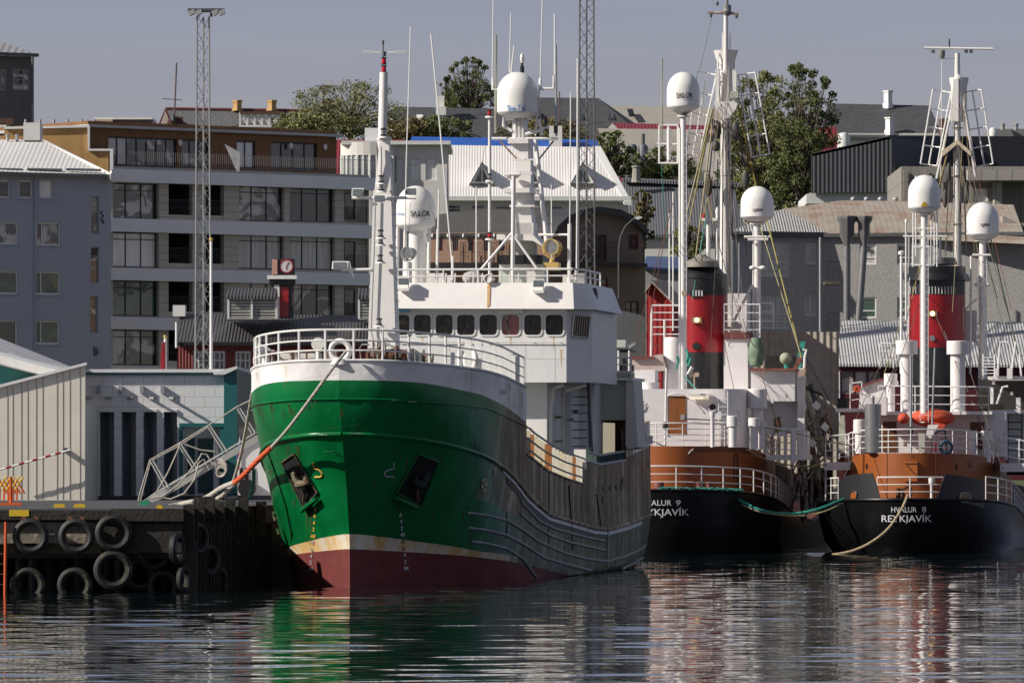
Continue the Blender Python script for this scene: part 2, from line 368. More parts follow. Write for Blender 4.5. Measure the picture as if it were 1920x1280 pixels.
# far quay wall behind the whale catchers
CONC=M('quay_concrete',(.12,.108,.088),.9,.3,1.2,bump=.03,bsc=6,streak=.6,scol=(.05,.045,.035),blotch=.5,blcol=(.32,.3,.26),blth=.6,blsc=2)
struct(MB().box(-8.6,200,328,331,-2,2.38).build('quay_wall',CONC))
QX1=-9.45
struct(MB().box(-200,QX1,185.6,331,1.9,2.4).add([(QX1,185.6,2.4),(-8.95,196,2.4),(-8.5,201,2.4),(-7.7,206,2.4),(-4.2,228,2.4),(-3,331,2.4),(QX1,331,2.4)],[(0,1,2,3,4,5,6)]).build('quay_deck',ASPH,flat=True))
TIMBER=M('old_quay_timber',(.026,.022,.018),.9,.4,3,bump=.03,bsc=9,streak=.7,scol=(.012,.012,.01),blotch=.8,blcol=(.12,.105,.085),blth=.62,blsc=1.6)
PILE=M('dark_wet_pile',(.008,.007,.006),.7,.5,3,bump=.03,bsc=7,blotch=.6,blcol=(.035,.035,.015),blth=.66,blsc=1.5)
q=thing('quay','weathered concrete quay with timber piles under a dark cap beam','quay',(-15,186,0))
m=MB(); 
for i,(a,b,z0,z1) in enumerate([(-60,-9.6,1.42,2.02)]): m.box(a,-11.0,185.2,185.9,z0,z1)
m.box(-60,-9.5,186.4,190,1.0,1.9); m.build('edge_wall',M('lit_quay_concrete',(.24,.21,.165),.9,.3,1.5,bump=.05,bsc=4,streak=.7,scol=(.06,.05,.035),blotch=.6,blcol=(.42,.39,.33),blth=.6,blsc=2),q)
m=MB(); m.box(-11.6-.0,-9.5,184.95,185.5,2.06,2.42); m.box(-60,-11.64,185.0,185.5,2.1,2.36); m.build('cap_beam',TIMBER,q)
YEL=M('yellow_paint',(.62,.42,.02),.6,.12,5,blotch=.5,blcol=(.2,.15,.08),blth=.62,blsc=5)
MB().box(W.X(17,184.95),W.X(54,184.95),184.98,185.55,2.2,2.385).build('yellow_band',YEL,q)
random.seed(4)
for i in range(16):
    x=-15.6+i*.42; yy=185.9+random.random()*1.4
    MB().cyl((x,yy,-2.5),(x+random.uniform(-.05,.05),yy,1.45),.11+.07*random.random(),n=8).build('pile',PILE,q)
# water-side face going away beside the ship
SIDE=[(185.4,QX1+.05),(196,-8.85),(201,-8.4),(206,-7.6)]
for i in range(20):
    t=i/19; yy=185.5+t*19; x=float(np.interp(yy,[a for a,_ in SIDE],[b for _,b in SIDE]))+.02
    top=1.9+.75*(i%3==0)+random.uniform(-.15,.3)
    MB().box(x-.16,x+.16,yy,yy+.32,-2.5,min(top,2.75)).build('fender_post',TIMBER,q)
MB().add([p for X_,Y_ in ((QX1-.15,186),(-9.05,196),(-8.6,201),(-7.8,206),(-4.3,228),(-3.1,331)) for p in ((X_,Y_,-2),(X_,Y_,2.37))],[(2*i,2*i+2,2*i+3,2*i+1) for i in range(5)]).build('side_wall',PILE,q)
MB().box(-60,-9.7,190,190.4,-2.5,1.2).build('back_wall',PILE,q)
m=MB(); m.box(-60,-9.6,185.5,185.75,.98,1.12); m.build('waler',TIMBER,q)
MB().box(-11.9,-9.55,185.1,185.5,1.15,1.98).build('corner_timbers',TIMBER,q)
# tyres hung as fenders
def tyre(px,py,r_px,y=184.75,tilt=0,lab='',squash=1,chain=True,mossy=0,ci=(0,)):
    k=y/FX; r=r_px*k; c=W.P(px,py,y); t=thing('tyre_fender',lab,'tyre',c,'tyres hung along the quay')
    a=Vector((math.sin(tilt),-math.cos(tilt),0)); u=Vector((math.cos(tilt),math.sin(tilt),0)); v=[];n=28
    prof=[(.58,-.12),(.60,-.02),(.66,.10),(.80,.15),(.93,.12),(1.0,.06),(1.0,-.14),(.92,-.2),(.75,-.22),(.60,-.18)]; m_=len(prof)
    for i in range(n):
        q_=2*math.pi*i/n; d=u*math.cos(q_)+Vector((0,0,1))*math.sin(q_)*squash
        for pr,pa in prof: v.append(Vector(c)+d*(r*pr)+a*(r*pa*1.3))
    MB().add(v,[(i*m_+j,i*m_+(j+1)%m_,((i+1)%n)*m_+(j+1)%m_,((i+1)%n)*m_+j) for i in range(n) for j in range(m_)],True).build('tyre',RUBM if mossy else RUBBER,t)
    if chain:
        for s_ in (-.45,.4):
            m=MB(); x=c[0]+s_*r*1.0; z0=c[2]+r*.8; z1=2.12; nl=max(4,int((z1-z0)/.085))
            for i in range(nl+1):
                z=z0+(z1-z0)*i/nl; m.torus((x+.02*(i%2)-s_*.12*(i/nl),y+.05-.12*(1-i/nl)*0-.25*(i/nl)+.2,z),.06,.02,(1,.3,0) if i%2 else (.2,1,0),8,5,1)
            m.build('chain',RUST,t)
RUBM=M('mossy_tyre_rubber',(.011,.011,.010),.7,.35,5,bump=.012,bsc=14,blotch=.75,blcol=(.085,.075,.03),blth=.57,blsc=3)
for a in [(57,1005,34,0,'black tyre hung leftmost in the upper row on the quay',0),(143,1005,34,0,'black tyre hung second from left in the upper row on the quay',0),
          (213,999,35,.1,'black tyre hung third from left in the upper row, right under the cap beam',0),(52,1096,33,0,'mossy tyre half sunk in the water at the far left',1),
          (140,1096,33,0,'mossy tyre half sunk in the water, second from left',1),(212,1068,37,.1,'mossy tyre hung just clear of the water below another tyre',1),
          (288,1040,29,.25,'tyre in the shade at the right end of the quay front, hung low on chains',0),(262,1075,32,.3,'shaded tyre half hidden behind the mossy low tyre',0),(305,1098,30,.3,'shaded tyre at the waterline near the quay corner',0)]:
    px,py,r_,ti,lab,mo=a; tyre(px,py,r_,184.85+(.75 if ti>=.25 else 0),ti,lab,mossy=mo,chain=py<1060)
tyre(333,1028,30,184.9,1.25,'tyre hung edge on by the quay corner showing its tread',chain=False)
tyre(345,1085,24,184.9,1.2,'weedy tyre edge on at the waterline by the quay corner',chain=False,mossy=1)
for px,py,y,l_ in ((372,1010,187.5,'shaded tyre right behind the quay corner at mid height'),(408,1090,194,'shaded tyre at the waterline on the side face'),(458,1010,203,'shaded tyre high on the side face beside the green bow'),(436,1040,200,'tyre in deep shade midway along the side face'),(393,1050,190,'large shaded tyre on the side face just past the quay corner'),(425,1000,199,'shaded tyre farther along the side face by the piles'),(446,1085,206,'low tyre on the side face nearest the green bow')):
    tyre(px,py,30,y,1.0,l_,chain=False)
# orange quay ladder
t=thing('quay_ladder','orange steel ladder on the quay face at the far left','ladder',W.P(8,1105,184.6))
m=MB(); m.cyl(W.P(11,978,184.7),W.P(9,1125,184.7),.045,n=8); m.cyl(W.P(-22,978,184.7),W.P(-24,1125,184.7),.045,n=8); m.build('rail',M('orange_paint',(.6,.09,.02),.5,.2,4,blotch=.5,blcol=(.15,.05,.03),blth=.6,blsc=5),t)
for py in range(1000,1110,19): MB().cyl(W.P(-22,py,184.7),W.P(10,py,184.7),.015,n=6).build('rung',RUST,t)
# yellow edge markers
for i,(px,w_,py) in enumerate([(111,21,950),(149,22,950),(299,12,952)]):
    y=Yg(py)-8; o=MB(); o.ppoly([(px-w_/2,py+1),(px+w_/2,py+1),(px+w_/2,py-3),(px+w_*.2,py-6),(px-w_*.35,py-6),(px-w_/2,py-3)],y,.35)
    tag(o.build('mooring_cleat',YEL),['yellow mooring cleat farthest left on the quay edge','yellow mooring cleat between the two others on the quay edge','small yellow mooring cleat below the foot of the gangway'][i],'cleat','yellow cleats on the quay edge')
# folding barrier
t=thing('folding_barrier','orange and yellow folding scissor barrier at left quay edge','barrier',W.P(15,945,206))
OR=M('orange_plastic',(.62,.12,.02),.5,.15,5)
for i in range(5):
    x=-2+i*8
    for a_,b_,mm in (((x,898),(x+16,925),OR),((x+14,893),(x-2,918),YEL),((x+2,915),(x+1,938),OR)):
        MB(W).pcyl((*a_,206),(*b_,206),.035,n=6).build('slat',mm,t)
MB(W).pcyl((20,893,206),(20,946,206),.05,n=8).pbox(-5,942,40,947,205.8,.5).build('stand',OR,t)
# moss line along the beige shed
MOSS=M('moss',(.07,.08,.02),1,.5,4,bump=.05,bsc=12)
random.seed(8); m=MB()
for i in range(260):
    x=W.X(random.uniform(20,98),244.3); z=2.41; m.add([(x,244.3-random.random()*.8,z),(x+.12,244.2-random.random()*.8,z),(x+.05,244.2,z+random.uniform(.04,.22))],[(0,1,2)])
o=m.build('weeds',MOSS); o['kind']='stuff'
# ================================================================ left sheds
t=thing('corrugated_shed','beige corrugated shed wall with sloping white coping','shed',(-20,245,2.4))
Ys=Yg(937.5)
BEI=M('beige_sheet',(.7,.67,.58),.6,.05,1,streak=.25,scol=(.35,.33,.25),sth=.55)
m=MB(W); m.ppoly([(-60,737),(160,681),(159,938),(-60,938)],Ys,.25)
m.build('wall',BEI,t)
for px in (14,24,40,52,68,80,107,118,131,150):
    pt=681+(160-px)*.2545; MB(W).ppoly([(px-.55,pt+2),(px+.55,pt+2),(px+.55,936),(px-.55,936)],Ys-.014,.01).build('seam_rib',M('seam_shadow_strip',(.3,.28,.22),.7,.1,2),t)
MB(W).ppoly([(-60,736),(162,679),(162,684),(-60,742)],Ys-.15,.6).build('coping',M('white_coping',(.7,.7,.7),.5,.08,3),t)
m=MB(W); m.slab([(-60,742,Ys+.3),(160,690,Ys+.3),(160,684,Ys+30),(-60,736,Ys+30)],.15); m.box(W.X(159,Ys)-.2,W.X(159,Ys),Ys+.3,Ys+28,2.4,6); m.build('roof',BEI,t)
# white roof hall behind
t=thing('low_hall','low hall with pale sloping roof and teal gable behind the beige shed','hall',(-24,300,2.4))
PALE=M('pale_roof_sheet',(.6,.6,.6),.5,.1,.5,streak=.5,scol=(.25,.25,.25),ssc=(.3,1,1),sth=.5)
m=MB(W); m.slab([(-120,640,262),(140,706,262),(140,690,300),(-40,618,300)],.3); m.build('roof',PALE,t)
m=MB(W); m.slab([(-120,634,261.5),(142,703,261.5),(142,697,262.6),(-120,627,262.6)],.35); m.build('eave',M('white_coping',(0,0,0)),t)
TEAL=M('teal_paint',(.012,.12,.125),.5,.12,2)
m=MB(W); m.ppoly([(-60,655),(138,708),(138,760),(-60,760)],262.2,30); m.build('wall',TEAL,t)
# white block warehouse
t=thing('block_warehouse','white painted block warehouse with teal eave and slit doors','warehouse',(-14,250,2.4))
Yw=12000/48.0
BLK=M('white_block_wall',(.72,.71,.72),.75,.05,1,brick=(.8,.4,.012,.5),bcol=(.45,.45,.46),streak=.3,scol=(.4,.37,.33),sth=.6,bump=.006,bsc=10)
DB=M('dusty_blue_door',(.1,.17,.21),.6,.12,2,corr=('Z',.12,.01)); GREYW=M('grey_reveal',(.3,.31,.34),.8,.1,2)
slits=[(150,772,173,933),(187,772,214,933),(228,772,255,933),(269,772,294,933),(307,772,332,933)]
facade(t,W,(120,703,420,937),Yw,25,slits+[(345,798,412,930)],BLK,rec=1.0)
for a,b,c,d in slits:
    x0,z0,x1,z1=cv(W,Yw,(a,b,c,d)); o=MB().box(x0,(x0+x1)/2+.02,Yw+.85,Yw+.97,z0,z1).build('slit_door',DB,t); MB().box((x0+x1)/2+.02,x1,Yw+.6,Yw+.98,z0,z1).build('jamb',GREYW,o)
    MB().box((x0+x1)/2-.0,(x0+x1)/2+.06,Yw+.4,Yw+.84,z0,z1).build('post',BLACK,o)
    MB(W).pbox(a,767,c,772,Yw-.08,.1).build('lintel',M('white_coping',(0,0,0)),t)
TG=M('greyed_teal_trim',(.06,.16,.18),.6,.1,2)
MB(W).pbox(118,692,424,698,Yw-.25,26).build('parapet',M('white_coping',(0,0,0)),t); MB(W).pbox(118,698,421,703,Yw-.12,.6).build('fascia',TG,t)
for px in (184,225,265,304): MB(W).pbox(px-3,723,px+4,737,Yw-.2,.18).build('wall_vent',GREYW,t)
for px in (164,202,243,283,320): MB(W).cyl(W.P(px-3,746,Yw),W.P(px+7,747,Yw-.55),.06,n=8).build('pipe_stub',STEEL,t)
m=MB(W); m.ppoly([(420,701),(444,690),(444,925),(419,930)],Yw-1.5,22); m.build('teal_wall',TEAL,t)
m=MB(W); m.ppoly([(400,698),(444,686),(445,691),(421,702),(400,702)],Yw-1.7,22.5); m.build('coping',M('white_coping',(0,0,0)),t)
m=MB(W); m.pbox(336,794,343,931,Yw-.1,.3); m.pbox(412,794,420,931,Yw-.1,.3); m.pbox(336,793,420,800,Yw-.15,.3); m.build('porch_frame',TEAL,t)
MB(W).pbox(343,800,412,930,Yw+.7,.1).build('porch_back',BLK,t)
DT=M('dark_teal_door',(.008,.05,.055),.5,.15,2); MB(W).pbox(371,822,400,924,Yw+.6,.08).build('door',DT,t); MB(W).pbox(352,820,365,926,Yw+.6,.08).build('door',DT,t); MB(W).pbox(400,815,410,926,Yw+.5,.08).build('door_post',BLK,t)
MB(W).pbox(140,929,420,938,Yw-.05,.3).build('plinth',M('dark_plinth',(.05,.05,.055),.9,.2,2),t)
# barrier pole resting on the beige wall
t=thing('boom_pole','red and white striped pole leaning along the beige shed','pole',W.P(60,870,Ys-.6))
pp=[W.P(-10,884+(-10)*0,Ys-.55)]; A=Vector(W.P(-10,883,Ys-.5)); B=Vector(W.P(132,843,Ys-.5))
MB().cyl(A,B,.035,n=8).build('pole',RAIL,t)
for f in (.15,.32,.5,.67,.8): MB().cyl(A.lerp(B,f),A.lerp(B,f+.07),.045,n=8).build('red_band',RED,t)
MB(W).pbox(118,839,123,848,Ys-.5,.5).build('bracket',DSTEEL,t)
# white coach behind the bow
t=thing('coach','white coach with blue and red curved stripes parked behind the bow','coach',W.P(470,930,232))
CW=M('coach_white',(.78,.77,.76),.3,.03,1,coat=.4)
m=MB(W); m.ppoly([(446,928),(444,850),(452,800),(470,762),(640,758),(640,928)],231,2.5); m.build('body',CW,t)
m=MB(W); m.ppoly([(444,862),(446,836),(470,800),(520,790),(520,797),(478,808),(452,842)],230.96,.03); m.build('blue_stripe',M('blue_paint',(.02,.05,.4),.3),t)
m=MB(W); m.ppoly([(445,880),(447,848),(478,812),(520,801),(520,804),(480,816),(450,852),(449,880)],230.93,.03); m.build('red_stripe',M('red_paint',(.5,.02,.03),.3),t)
MB(W).ppoly([(447,800),(476,768),(520,766),(520,800),(452,838)],230.9,.05).build('windscreen',GD,t)
for px in (453,463,476): MB(W).ppoly([(px-4,918),(px-4,884),(px-2,876),(px+1,876),(px+3,884),(px+3,918)],230.97,.02).build('side_opening',BLACK,t)
MB(W).pcyl((463,915,230.8),(463,915,231.2),.33,n=16).build('wheel',RUBBER,t)
MB(W).pbox(444,770,520,776,231.0,.01).build('window_band',DSTEEL,t)
# ---- gangway from quay to ship
Yg1,Yg2=207,206.5
ALU=M('aluminium',(.5,.5,.48),.45,.12,5,metal=.25,blotch=.3,blcol=(.3,.28,.2),blth=.6,blsc=4)
t=thing('gangway','aluminium gangway with rope rails resting on the quay beside the bow','gangway',W.P(268,945,Yg1))
m=MB(W); m.ppoly([(262,943),(266,949),(300,936),(486,826),(486,812),(290,930)],Yg1,.05); m.ppoly([(266,940),(290,928),(486,808),(486,805),(288,924)],Yg1+.9,.05); m.build('side_beam',ALU,t)
m=MB(W); m.slab([(268,944,Yg1+.06),(486,822,Yg1+.06),(486,819,Yg1+.85),(268,941,Yg1+.85)],.04); m.build('walkway',ALU,t)
MB(W).ppoly([(259,943),(264,950),(280,944),(276,936)],Yg1-.06,.05).build('green_end',M('gangway_green',(.02,.28,.14),.5),t)
for a_,b_ in (((281,862),(310,915)),((334,833),(365,882)),((389,798),(420,848)),((445,765),(472,812))):
    MB(W).pcyl((*a_,Yg1),(*b_,Yg1),.03,n=6).build('rail_post',ALU,t); MB(W).pcyl((a_[0]+5,a_[1]-1,Yg1+.9),(b_[0]+6,b_[1]-2,Yg1+.9),.03,n=6).build('rail_post',ALU,t)
for pts in ([(259,938),(262,925),(281,862),(334,832),(389,798),(445,762),(470,750)],[(263,938),(283,864),(336,835),(391,800)],[(345,832),(375,843),(402,846)]): MB(W).ptube([(*p,Yg1+.02) for p in pts],.022).build('rail_rope',ROPEW,t)
# loose white ropes on the gangway
for i,pts in enumerate([[(282,934),(305,930),(330,912),(350,890),(372,862),(378,850),(388,852),(400,872)],[(290,928),(315,885),(333,845),(338,830)],[(300,932),(320,935),(345,925),(365,898),(372,868),(382,860),(392,880)]]):
    tag(MB(W).ptube([(*p,Yg1-.1) for p in pts],.025).build('loose_rope',ROPEW),['white rope looping up the gangway from its green foot','thin white line slanting up from the gangway foot','white rope sagging in the lower loop under the gangway rail'][i],'rope','ropes lying on the gangway')
m=MB()
for i in range(7): m.torus(W.P(414+i%3,885-i*2,Yg1-.2+.03*i),.16+.012*i,.018,(.3+.1*i,1,.1*i-.3),16,5,1)
tag(m.build('rope_coil',ROPEW),'coil of white rope hanging under the upper gangway','rope coil')
# ================================================================ town
def house(name,label,px,y,group=None): return thing(name,label,'building' if 'chimney' not in name else 'chimney',(W.X(px,y),y,zg(y)),group)
LT=M('white_trim',(.68,.68,.66),.5,.06,2)
# ---- blue grey building (left)
F=Fr(W.X(208,363),363,R(-28)); y=0
BLUE=M('blue_grey_render',(.34,.37,.45),.85,.06,.7,bump=.004,bsc=14,streak=.15,scol=(.18,.19,.24),sth=.55)
t=house('office_building','blue grey rendered building with white framed windows and white roof',100,363)
wn=[(-8,338,20,371),(35,338,61,372),(74,338,100,372),(-12,416,35,458),(68,417,114,460),(-12,508,34,551),(66,509,113,552),(-12,600,33,655),(66,601,112,645)]
st=[(171,369,186,439),(170,463,186,531),(169,555,184,624)]
facade(t,F,(-40,328,208,700),y,16,wn+st,BLUE,rec=.18)
for i,r in enumerate(wn): window(t,F,r,y,nx=1,fm=LT,g=[GD,GD,GB,GR,GR,GG,GG,GG,GG][i],fw=.09,rec=.16,sill=BLUE)
for i,r in enumerate(wn):
    if r[2]-r[0]>40 and i>2: MB(F).pbox(r[0]+9,r[1]+3,r[0]+11,r[3]-3,y+.09,.05).build('mullion',LT,t)
for r in st: window(t,F,r,y,ny=4,fm=M('grey_frame',(.3,.3,.29),.6),g=GR,fw=.06,rec=.16)
MB(F).pcyl((176,659,-.02),(176,659,.1),.27,n=20).build('round_vent',DSTEEL,t)
MB(F).pcyl((66,330,-.06),(66,655,-.06),.05).build('downpipe',BLUE,t)
for a,b in ((190,396),(193,402),(191,409),(194,414)): MB(F).pbox(a-1.5,b,a+1.5,b+5,-.05,.05).build('wall_ornament',BLACK,t)
WR=M('white_sheet_roof',(.74,.72,.69),.5,.05,.5,corr=('X',.25,.012),blotch=.15,blcol=(.5,.48,.45),blth=.55,blsc=.3)
m=MB(F); m.slab([(-60,319,-.5),(213,329,-.5),(82,262,9),(-60,262,9)],.12); m.build('roof',WR,t)
m=MB(F); m.slab([(207,324,-.7),(215,330,-.7),(84,262,9.2),(76,261,9.2)],.4); m.build('verge',LT,t)
m=MB(F); m.pbox(-40,324,214,330,-.6,.15); m.build('gutter',M('gutter_grey',(.14,.15,.16),.5),t)
for a,b in ((-20,42),(51,117),(124,190)): MB(F).slab([(a,317.5+.006*a,-.1),(b,318.5+.006*b,-.1),(b,315.5+.006*b,.2),(a,314.5+.006*a,.2)],.05).build('snow_guard',DSTEEL,t)
for a in (14,32): MB(F).plathe(a,8.5,[(3,268),(3,256),(4,255),(4,253),(3,252)],8).build('roof_vent',STEEL,t)
# ---- wood clad apartment block
F=Fr(W.X(208,372),372,R(-38)); y=0
t=house('apartment_block','modern apartment block with grey balcony bands and timber clad penthouse',430,385)
STO=M('stone_cladding',(.52,.48,.42),.8,.06,1,brick=(4,.42,.012,.0),bcol=(.12,.115,.105))
BAND=M('pale_grey_band',(.78,.78,.81),.6,.04,.6)
rows=[(342,412,346,418),(433,502,436,508),(525,594,528,598),(617,686,620,690)]
holes=[];kinds=[]
cols=[(212,298,'w'),(316,361,'l'),(386,433-13,'l'),(448,533,'w'),(543,628,'w'),(645,690,'b')]
for i,(ta,ba,tb,bb) in enumerate([(342,410,350,418),(434,501,440,507),(525,592,529,597),(617,684,619,688)]):
    for a,b,k in cols:
        f=((a+b)/2-212)/(690-212); T_,B_=ta+(tb-ta)*f,ba+(bb-ba)*f
        if k=='l': B_-=9-0
        holes.append((a,T_+1,b,B_)); kinds.append((k,i))
m=facade(t,F,(205,320,692,704),y,14,holes,STO,rec=.35)
gch=[[GR,GR,GD],[GB,GC,GC],[GG,GC,GR],[GR,GC,GB]]; wi=0
BF=M('black_frame',(.015,.016,.018),.4)
for h,(k,i) in zip(holes,kinds):
    if k=='w': window(t,F,h,y,nx=3,hb=[.8],fm=BF,g=gch[i][wi%3],fw=.07,rec=.33); wi+=1
    elif k=='l':
        x0,z0,x1,z1=cv(F,y,h); m=MB(F); m.add([(x0,y+.35,z0),(x1,y+.35,z0),(x1,y+.35,z1),(x0,y+.35,z1),(x0,y+2.4,z0),(x1,y+2.4,z0),(x1,y+2.4,z1),(x0,y+2.4,z1)],[(0,4,5,1),(1,5,6,2),(2,6,7,3),(3,7,4,0),(4,7,6,5)]); m.build('loggia',M('loggia_dark',(.025,.025,.027),.8),t)
        railing(t,F,[(x0,y+.2,z0),(x1,y+.2,z0)],.9,2,.13,.012,DSTEEL,'balcony_rail')
    else:
        x0,z0,x1,z1=cv(F,y,h); window(t,F,(h[0]+1,h[1]+12,h[0]+22,h[3]-6),y,nx=1,fm=BF,g=GD,rec=.1); MB(F).box(x0,x1,y+.1,y+.3,z0,z0+.95).build('glass_balustrade',GD,t)
        MB(F).box(x0,x1,y+.31,y+.5,z0,z1).build('back_wall',STO,t)
for a,b,c,d in ((316,316+0,342,342),(409,418,434,440),(502,508,525,529),(594,598,617,619),(686,690,706,708)):
    if a==316: continue
    f=MB(F); x0=F.X(200,y); x1=F.X(690,y); z1=F.Z(a,F.X(208,y),y); z0=F.Z(c,F.X(208,y),y); f.box(x0,x1+.25,y-.35,y-.01,z0,z1); f.build('balcony_band',BAND,t)
zA=F.Z(317,F.X(208,y),y); zB=F.Z(341,F.X(208,y),y); zT=F.Z(238,F.X(208,y),y)
x0=F.X(200,y);x1=F.X(690,y); MB(F).box(x0,x1+.35,y-.5,y-.01,zB,zA).build('balcony_band',BAND,t)
MB(F).box(x0,x1+.3,y,y+13,zA-.15,zA-.02).build('terrace',BAND,t)
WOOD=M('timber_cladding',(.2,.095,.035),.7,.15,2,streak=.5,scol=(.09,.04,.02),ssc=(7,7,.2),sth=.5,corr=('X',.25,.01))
yp=1.2; xe=F.X(631,yp)
pw=[(203,258,332,318),(341,262,395,320),(444,264,479,320),(508,267,595,322)]
def pen(r): return r
facade(t,F,(165,236,631,322),yp,11,[(203,258,332,312),(341,262,392,314),(444,264,479,316),(508,267,595,318)],WOOD,rec=.2,name='penthouse_wall')
for r,nx,g_ in (((203,258,332,312),7,GR),((341,262,392,314),3,GR),((444,264,479,316),2,GB),((508,267,595,318),4,GD)): window(t,F,r,yp,nx=nx,fm=BF,g=g_,fw=.09,rec=.18)
MB(F).box(F.X(160,yp),xe+.3,yp-.35,yp+11.3,zT,zT+.16).build('roof_edge',M('grey_flashing',(.42,.43,.45),.5),t)
railing(t,F,[(F.X(240,-.3),-.3,zA),(x1+.2,-.3,zA)],1.05,1,.14,.01,M('rail_grey',(.3,.3,.3),.4,metal=.4),'terrace_railing')
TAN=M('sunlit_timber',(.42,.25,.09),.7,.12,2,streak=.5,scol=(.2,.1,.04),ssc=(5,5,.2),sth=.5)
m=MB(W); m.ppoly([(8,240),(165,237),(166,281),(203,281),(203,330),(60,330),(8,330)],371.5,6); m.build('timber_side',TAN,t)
m=MB(W); m.ppoly([(8,238),(168,235),(168,279),(212,279),(212,318),(206,318),(206,283),(165,283),(164,239),(8,242)],371.3,.6); m.build('white_edge',LT,t)
m=MB(W); m.pbox(44,230,75,263,352,2); m.build('chimney',M('white_chimney',(.75,.74,.72),.7),t)
m=MB(W); m.pbox(176,221,286,238,385,4); m.build('roof_hut',DSTEEL,t); MB(W).pbox(176,220,286,224,384.8,4.5).build('hut_roof',LT,t); MB(W).pbox(178,224,211,236,384.6,.4).build('hut_side',M('sand_panel',(.4,.33,.25),.7),t)
for px in (48,75,101,127,153,177): MB(W).pcyl((px,224,380),(px,238,380),.08).build('roof_post',STEEL,t)
MB(W).ppoly([(421,270),(450,286),(449,322),(444,322)],368.5,.03).build('wind_screen',M('screen_grey',(.35,.35,.36),.6,.3,3),t)
for px,py in ((338,268),(546+0,274),(610,276)): MB(F).ball(F.P(px-52 if 0 else px,py,yp-.1),.14,.08,.2).build('wall_lamp',LT,t)
# ---- grey tower house far left
y=470; t=house('tower_house','grey rendered tower house with hipped roof at the far left',20,y)
F=Fr(W.X(60,y),y,R(-30)); GR1=M('dark_grey_render',(.115,.11,.118),.85,.08,1,bump=.004,bsc=10)
facade(t,F,(-60,104,61,300),0,9,[(-25,130,11,169),(24,130,55,169)],GR1,rec=.12)
for r in ((-25,130,11,169),(24,130,55,169)): window(t,F,r,0,nx=3,ny=2,fm=M('grey_frame',(.3,.3,.29),.6),g=GR,rec=.1,fw=.07)
m=MB(F); m.slab([(-70,100,-.7),(73,103,-.7),(0,78,4),(-70,76,4)],.15); m.build('roof',M('grey_sheet_roof',(.3,.3,.31),.5,.08,1,corr=('X',.5,.03)),t)
m=MB(F); m.pbox(-70,98,73,104,-.7,9); m.build('eave',DSTEEL,t)
MB(W).pcyl((61,106,469),(61,290,469),.1).build('downpipe',DSTEEL,t)
# ---- dark red boathouse with corrugated roof and clock
y=285; t=house('red_boathouse','dark red corrugated house with black ribbed roof and two dormers',500,y)
BROOF=M('black_ribbed_roof',(.055,.052,.052),.5,.2,2,corr=('X',.15,.04),streak=.3,scol=(.12,.11,.1),sth=.55)
DRED=M('dark_red_sheet',(.17,.022,.018),.6,.2,2,corr=('X',.14,.04))
hw=[(362,658,422,710),(441,658,470,710),(480,658,560,710)]
facade(t,W,(332,638,700,720),y,9,hw,DRED,rec=.1)
for r in hw: window(t,W,r,y,nx=max(3,round((r[2]-r[0])/10)),ny=3,fm=LT,g=GD,fw=.09,rec=.09)
m=MB(W); m.slab([(326,643,y-.6),(702,643,y-.6),(702,591,y+4.5),(338,588,y+4.5)],.12); m.build('roof',BROOF,t)
MB(W).pbox(326,641,702,647,y-.65,.1).build('fascia',BLACK,t)
for (a,b,c,d,nm) in ((423,522,430,516,0),(668,700,675,700,1)):
    f=MB(W); f.slab([(a,555,y-.1),(b,555,y-.1),(b-3,540,y+1.8),(a+2,540,y+1.8)],.12); o=f.build('dormer_roof',BROOF,t)
    facade(t,W,(c-4,554,d+4,598),y+.1,3,[(c,558,d,597)],LT,rec=.12,name='dormer_wall')
    x0,z0,x1,z1=cv(W,y+.1,(c,558,d,597)); MB().box(x0,x1,y+.2,y+.25,z0,z1).build('louvre',M('louvre_grey',(.3,.31,.29),.5,.15,2,corr=('Z',.18,.06)),t)
    for i in range(7):
        z=z0+(z1-z0)*(i+.5)/7; MB().box(x0,x1,y+.13,y+.2,z-.03,z+.03).build('louvre_slat',M('louvre_light',(.42,.42,.38),.5),t)
    if not nm: MB(W).pbox(470,556,474,598,y+.02,.1).build('mullion',LT,t)
MB(W).pbox(324,572,347,593,y+3.5,1.2).build('chimney',LT,t); MB(W).pcyl((331,604,y-.7),(331,652,y-.7),.06).build('downpipe',LT,t)
t=thing('clock_tower','small red and black tower with a square clock on top','clock tower',W.P(534,600,288))
y=288; CB=M('clock_case',(.03,.02,.02),.4); 
MB(W).pbox(512,485,552,517,y-.5,1).build('case',CB,t)
MB(W).pbox(510,486,520,514,y-.62,.6).build('side_face',M('salmon_panel',(.55,.3,.25),.5),t)
x,_,z=W.P(537,499,y-.52); fc=MB().cyl((x,y-.53,z),(x,y-.56,z),.27,n=28).build('clock_face',LT,t)
m=MB(); m.torus((x,y-.55,z),.29,.03,(0,1,0),28,6); m.build('clock_rim',RED,t)
m=MB(); m.cyl((x,y-.575,z),(x+.09,y-.575,z+.2),.012); m.cyl((x,y-.575,z),(x-.03,y-.575,z-.14),.016)
for i in range(12):
    a=math.pi*i/6; m.box(x+.22*math.sin(a)-.012,x+.22*math.sin(a)+.012,y-.567,y-.56,z+.22*math.cos(a)-.02,z+.22*math.cos(a)+.02)
m.build('clock_hands',RED,t)
MB(W).pbox(501,516,556,523,y-.7,1.4).build('cap',M('white_chimney',(0,0,0)),t); MB(W).pbox(505,523,553,534,y-.55,1.1).build('neck',BLACK,t)
MB(W).pbox(507,534,550,596,y-.4,.8).build('shaft',M('clock_shaft',(.05,.05,.055),.6),t); MB(W).pbox(524,538,541,594,y-.45,.1).build('red_panel',RED,t); MB(W).pbox(514,534,524,594,y-.5,.1).build('white_edge',LT,t)
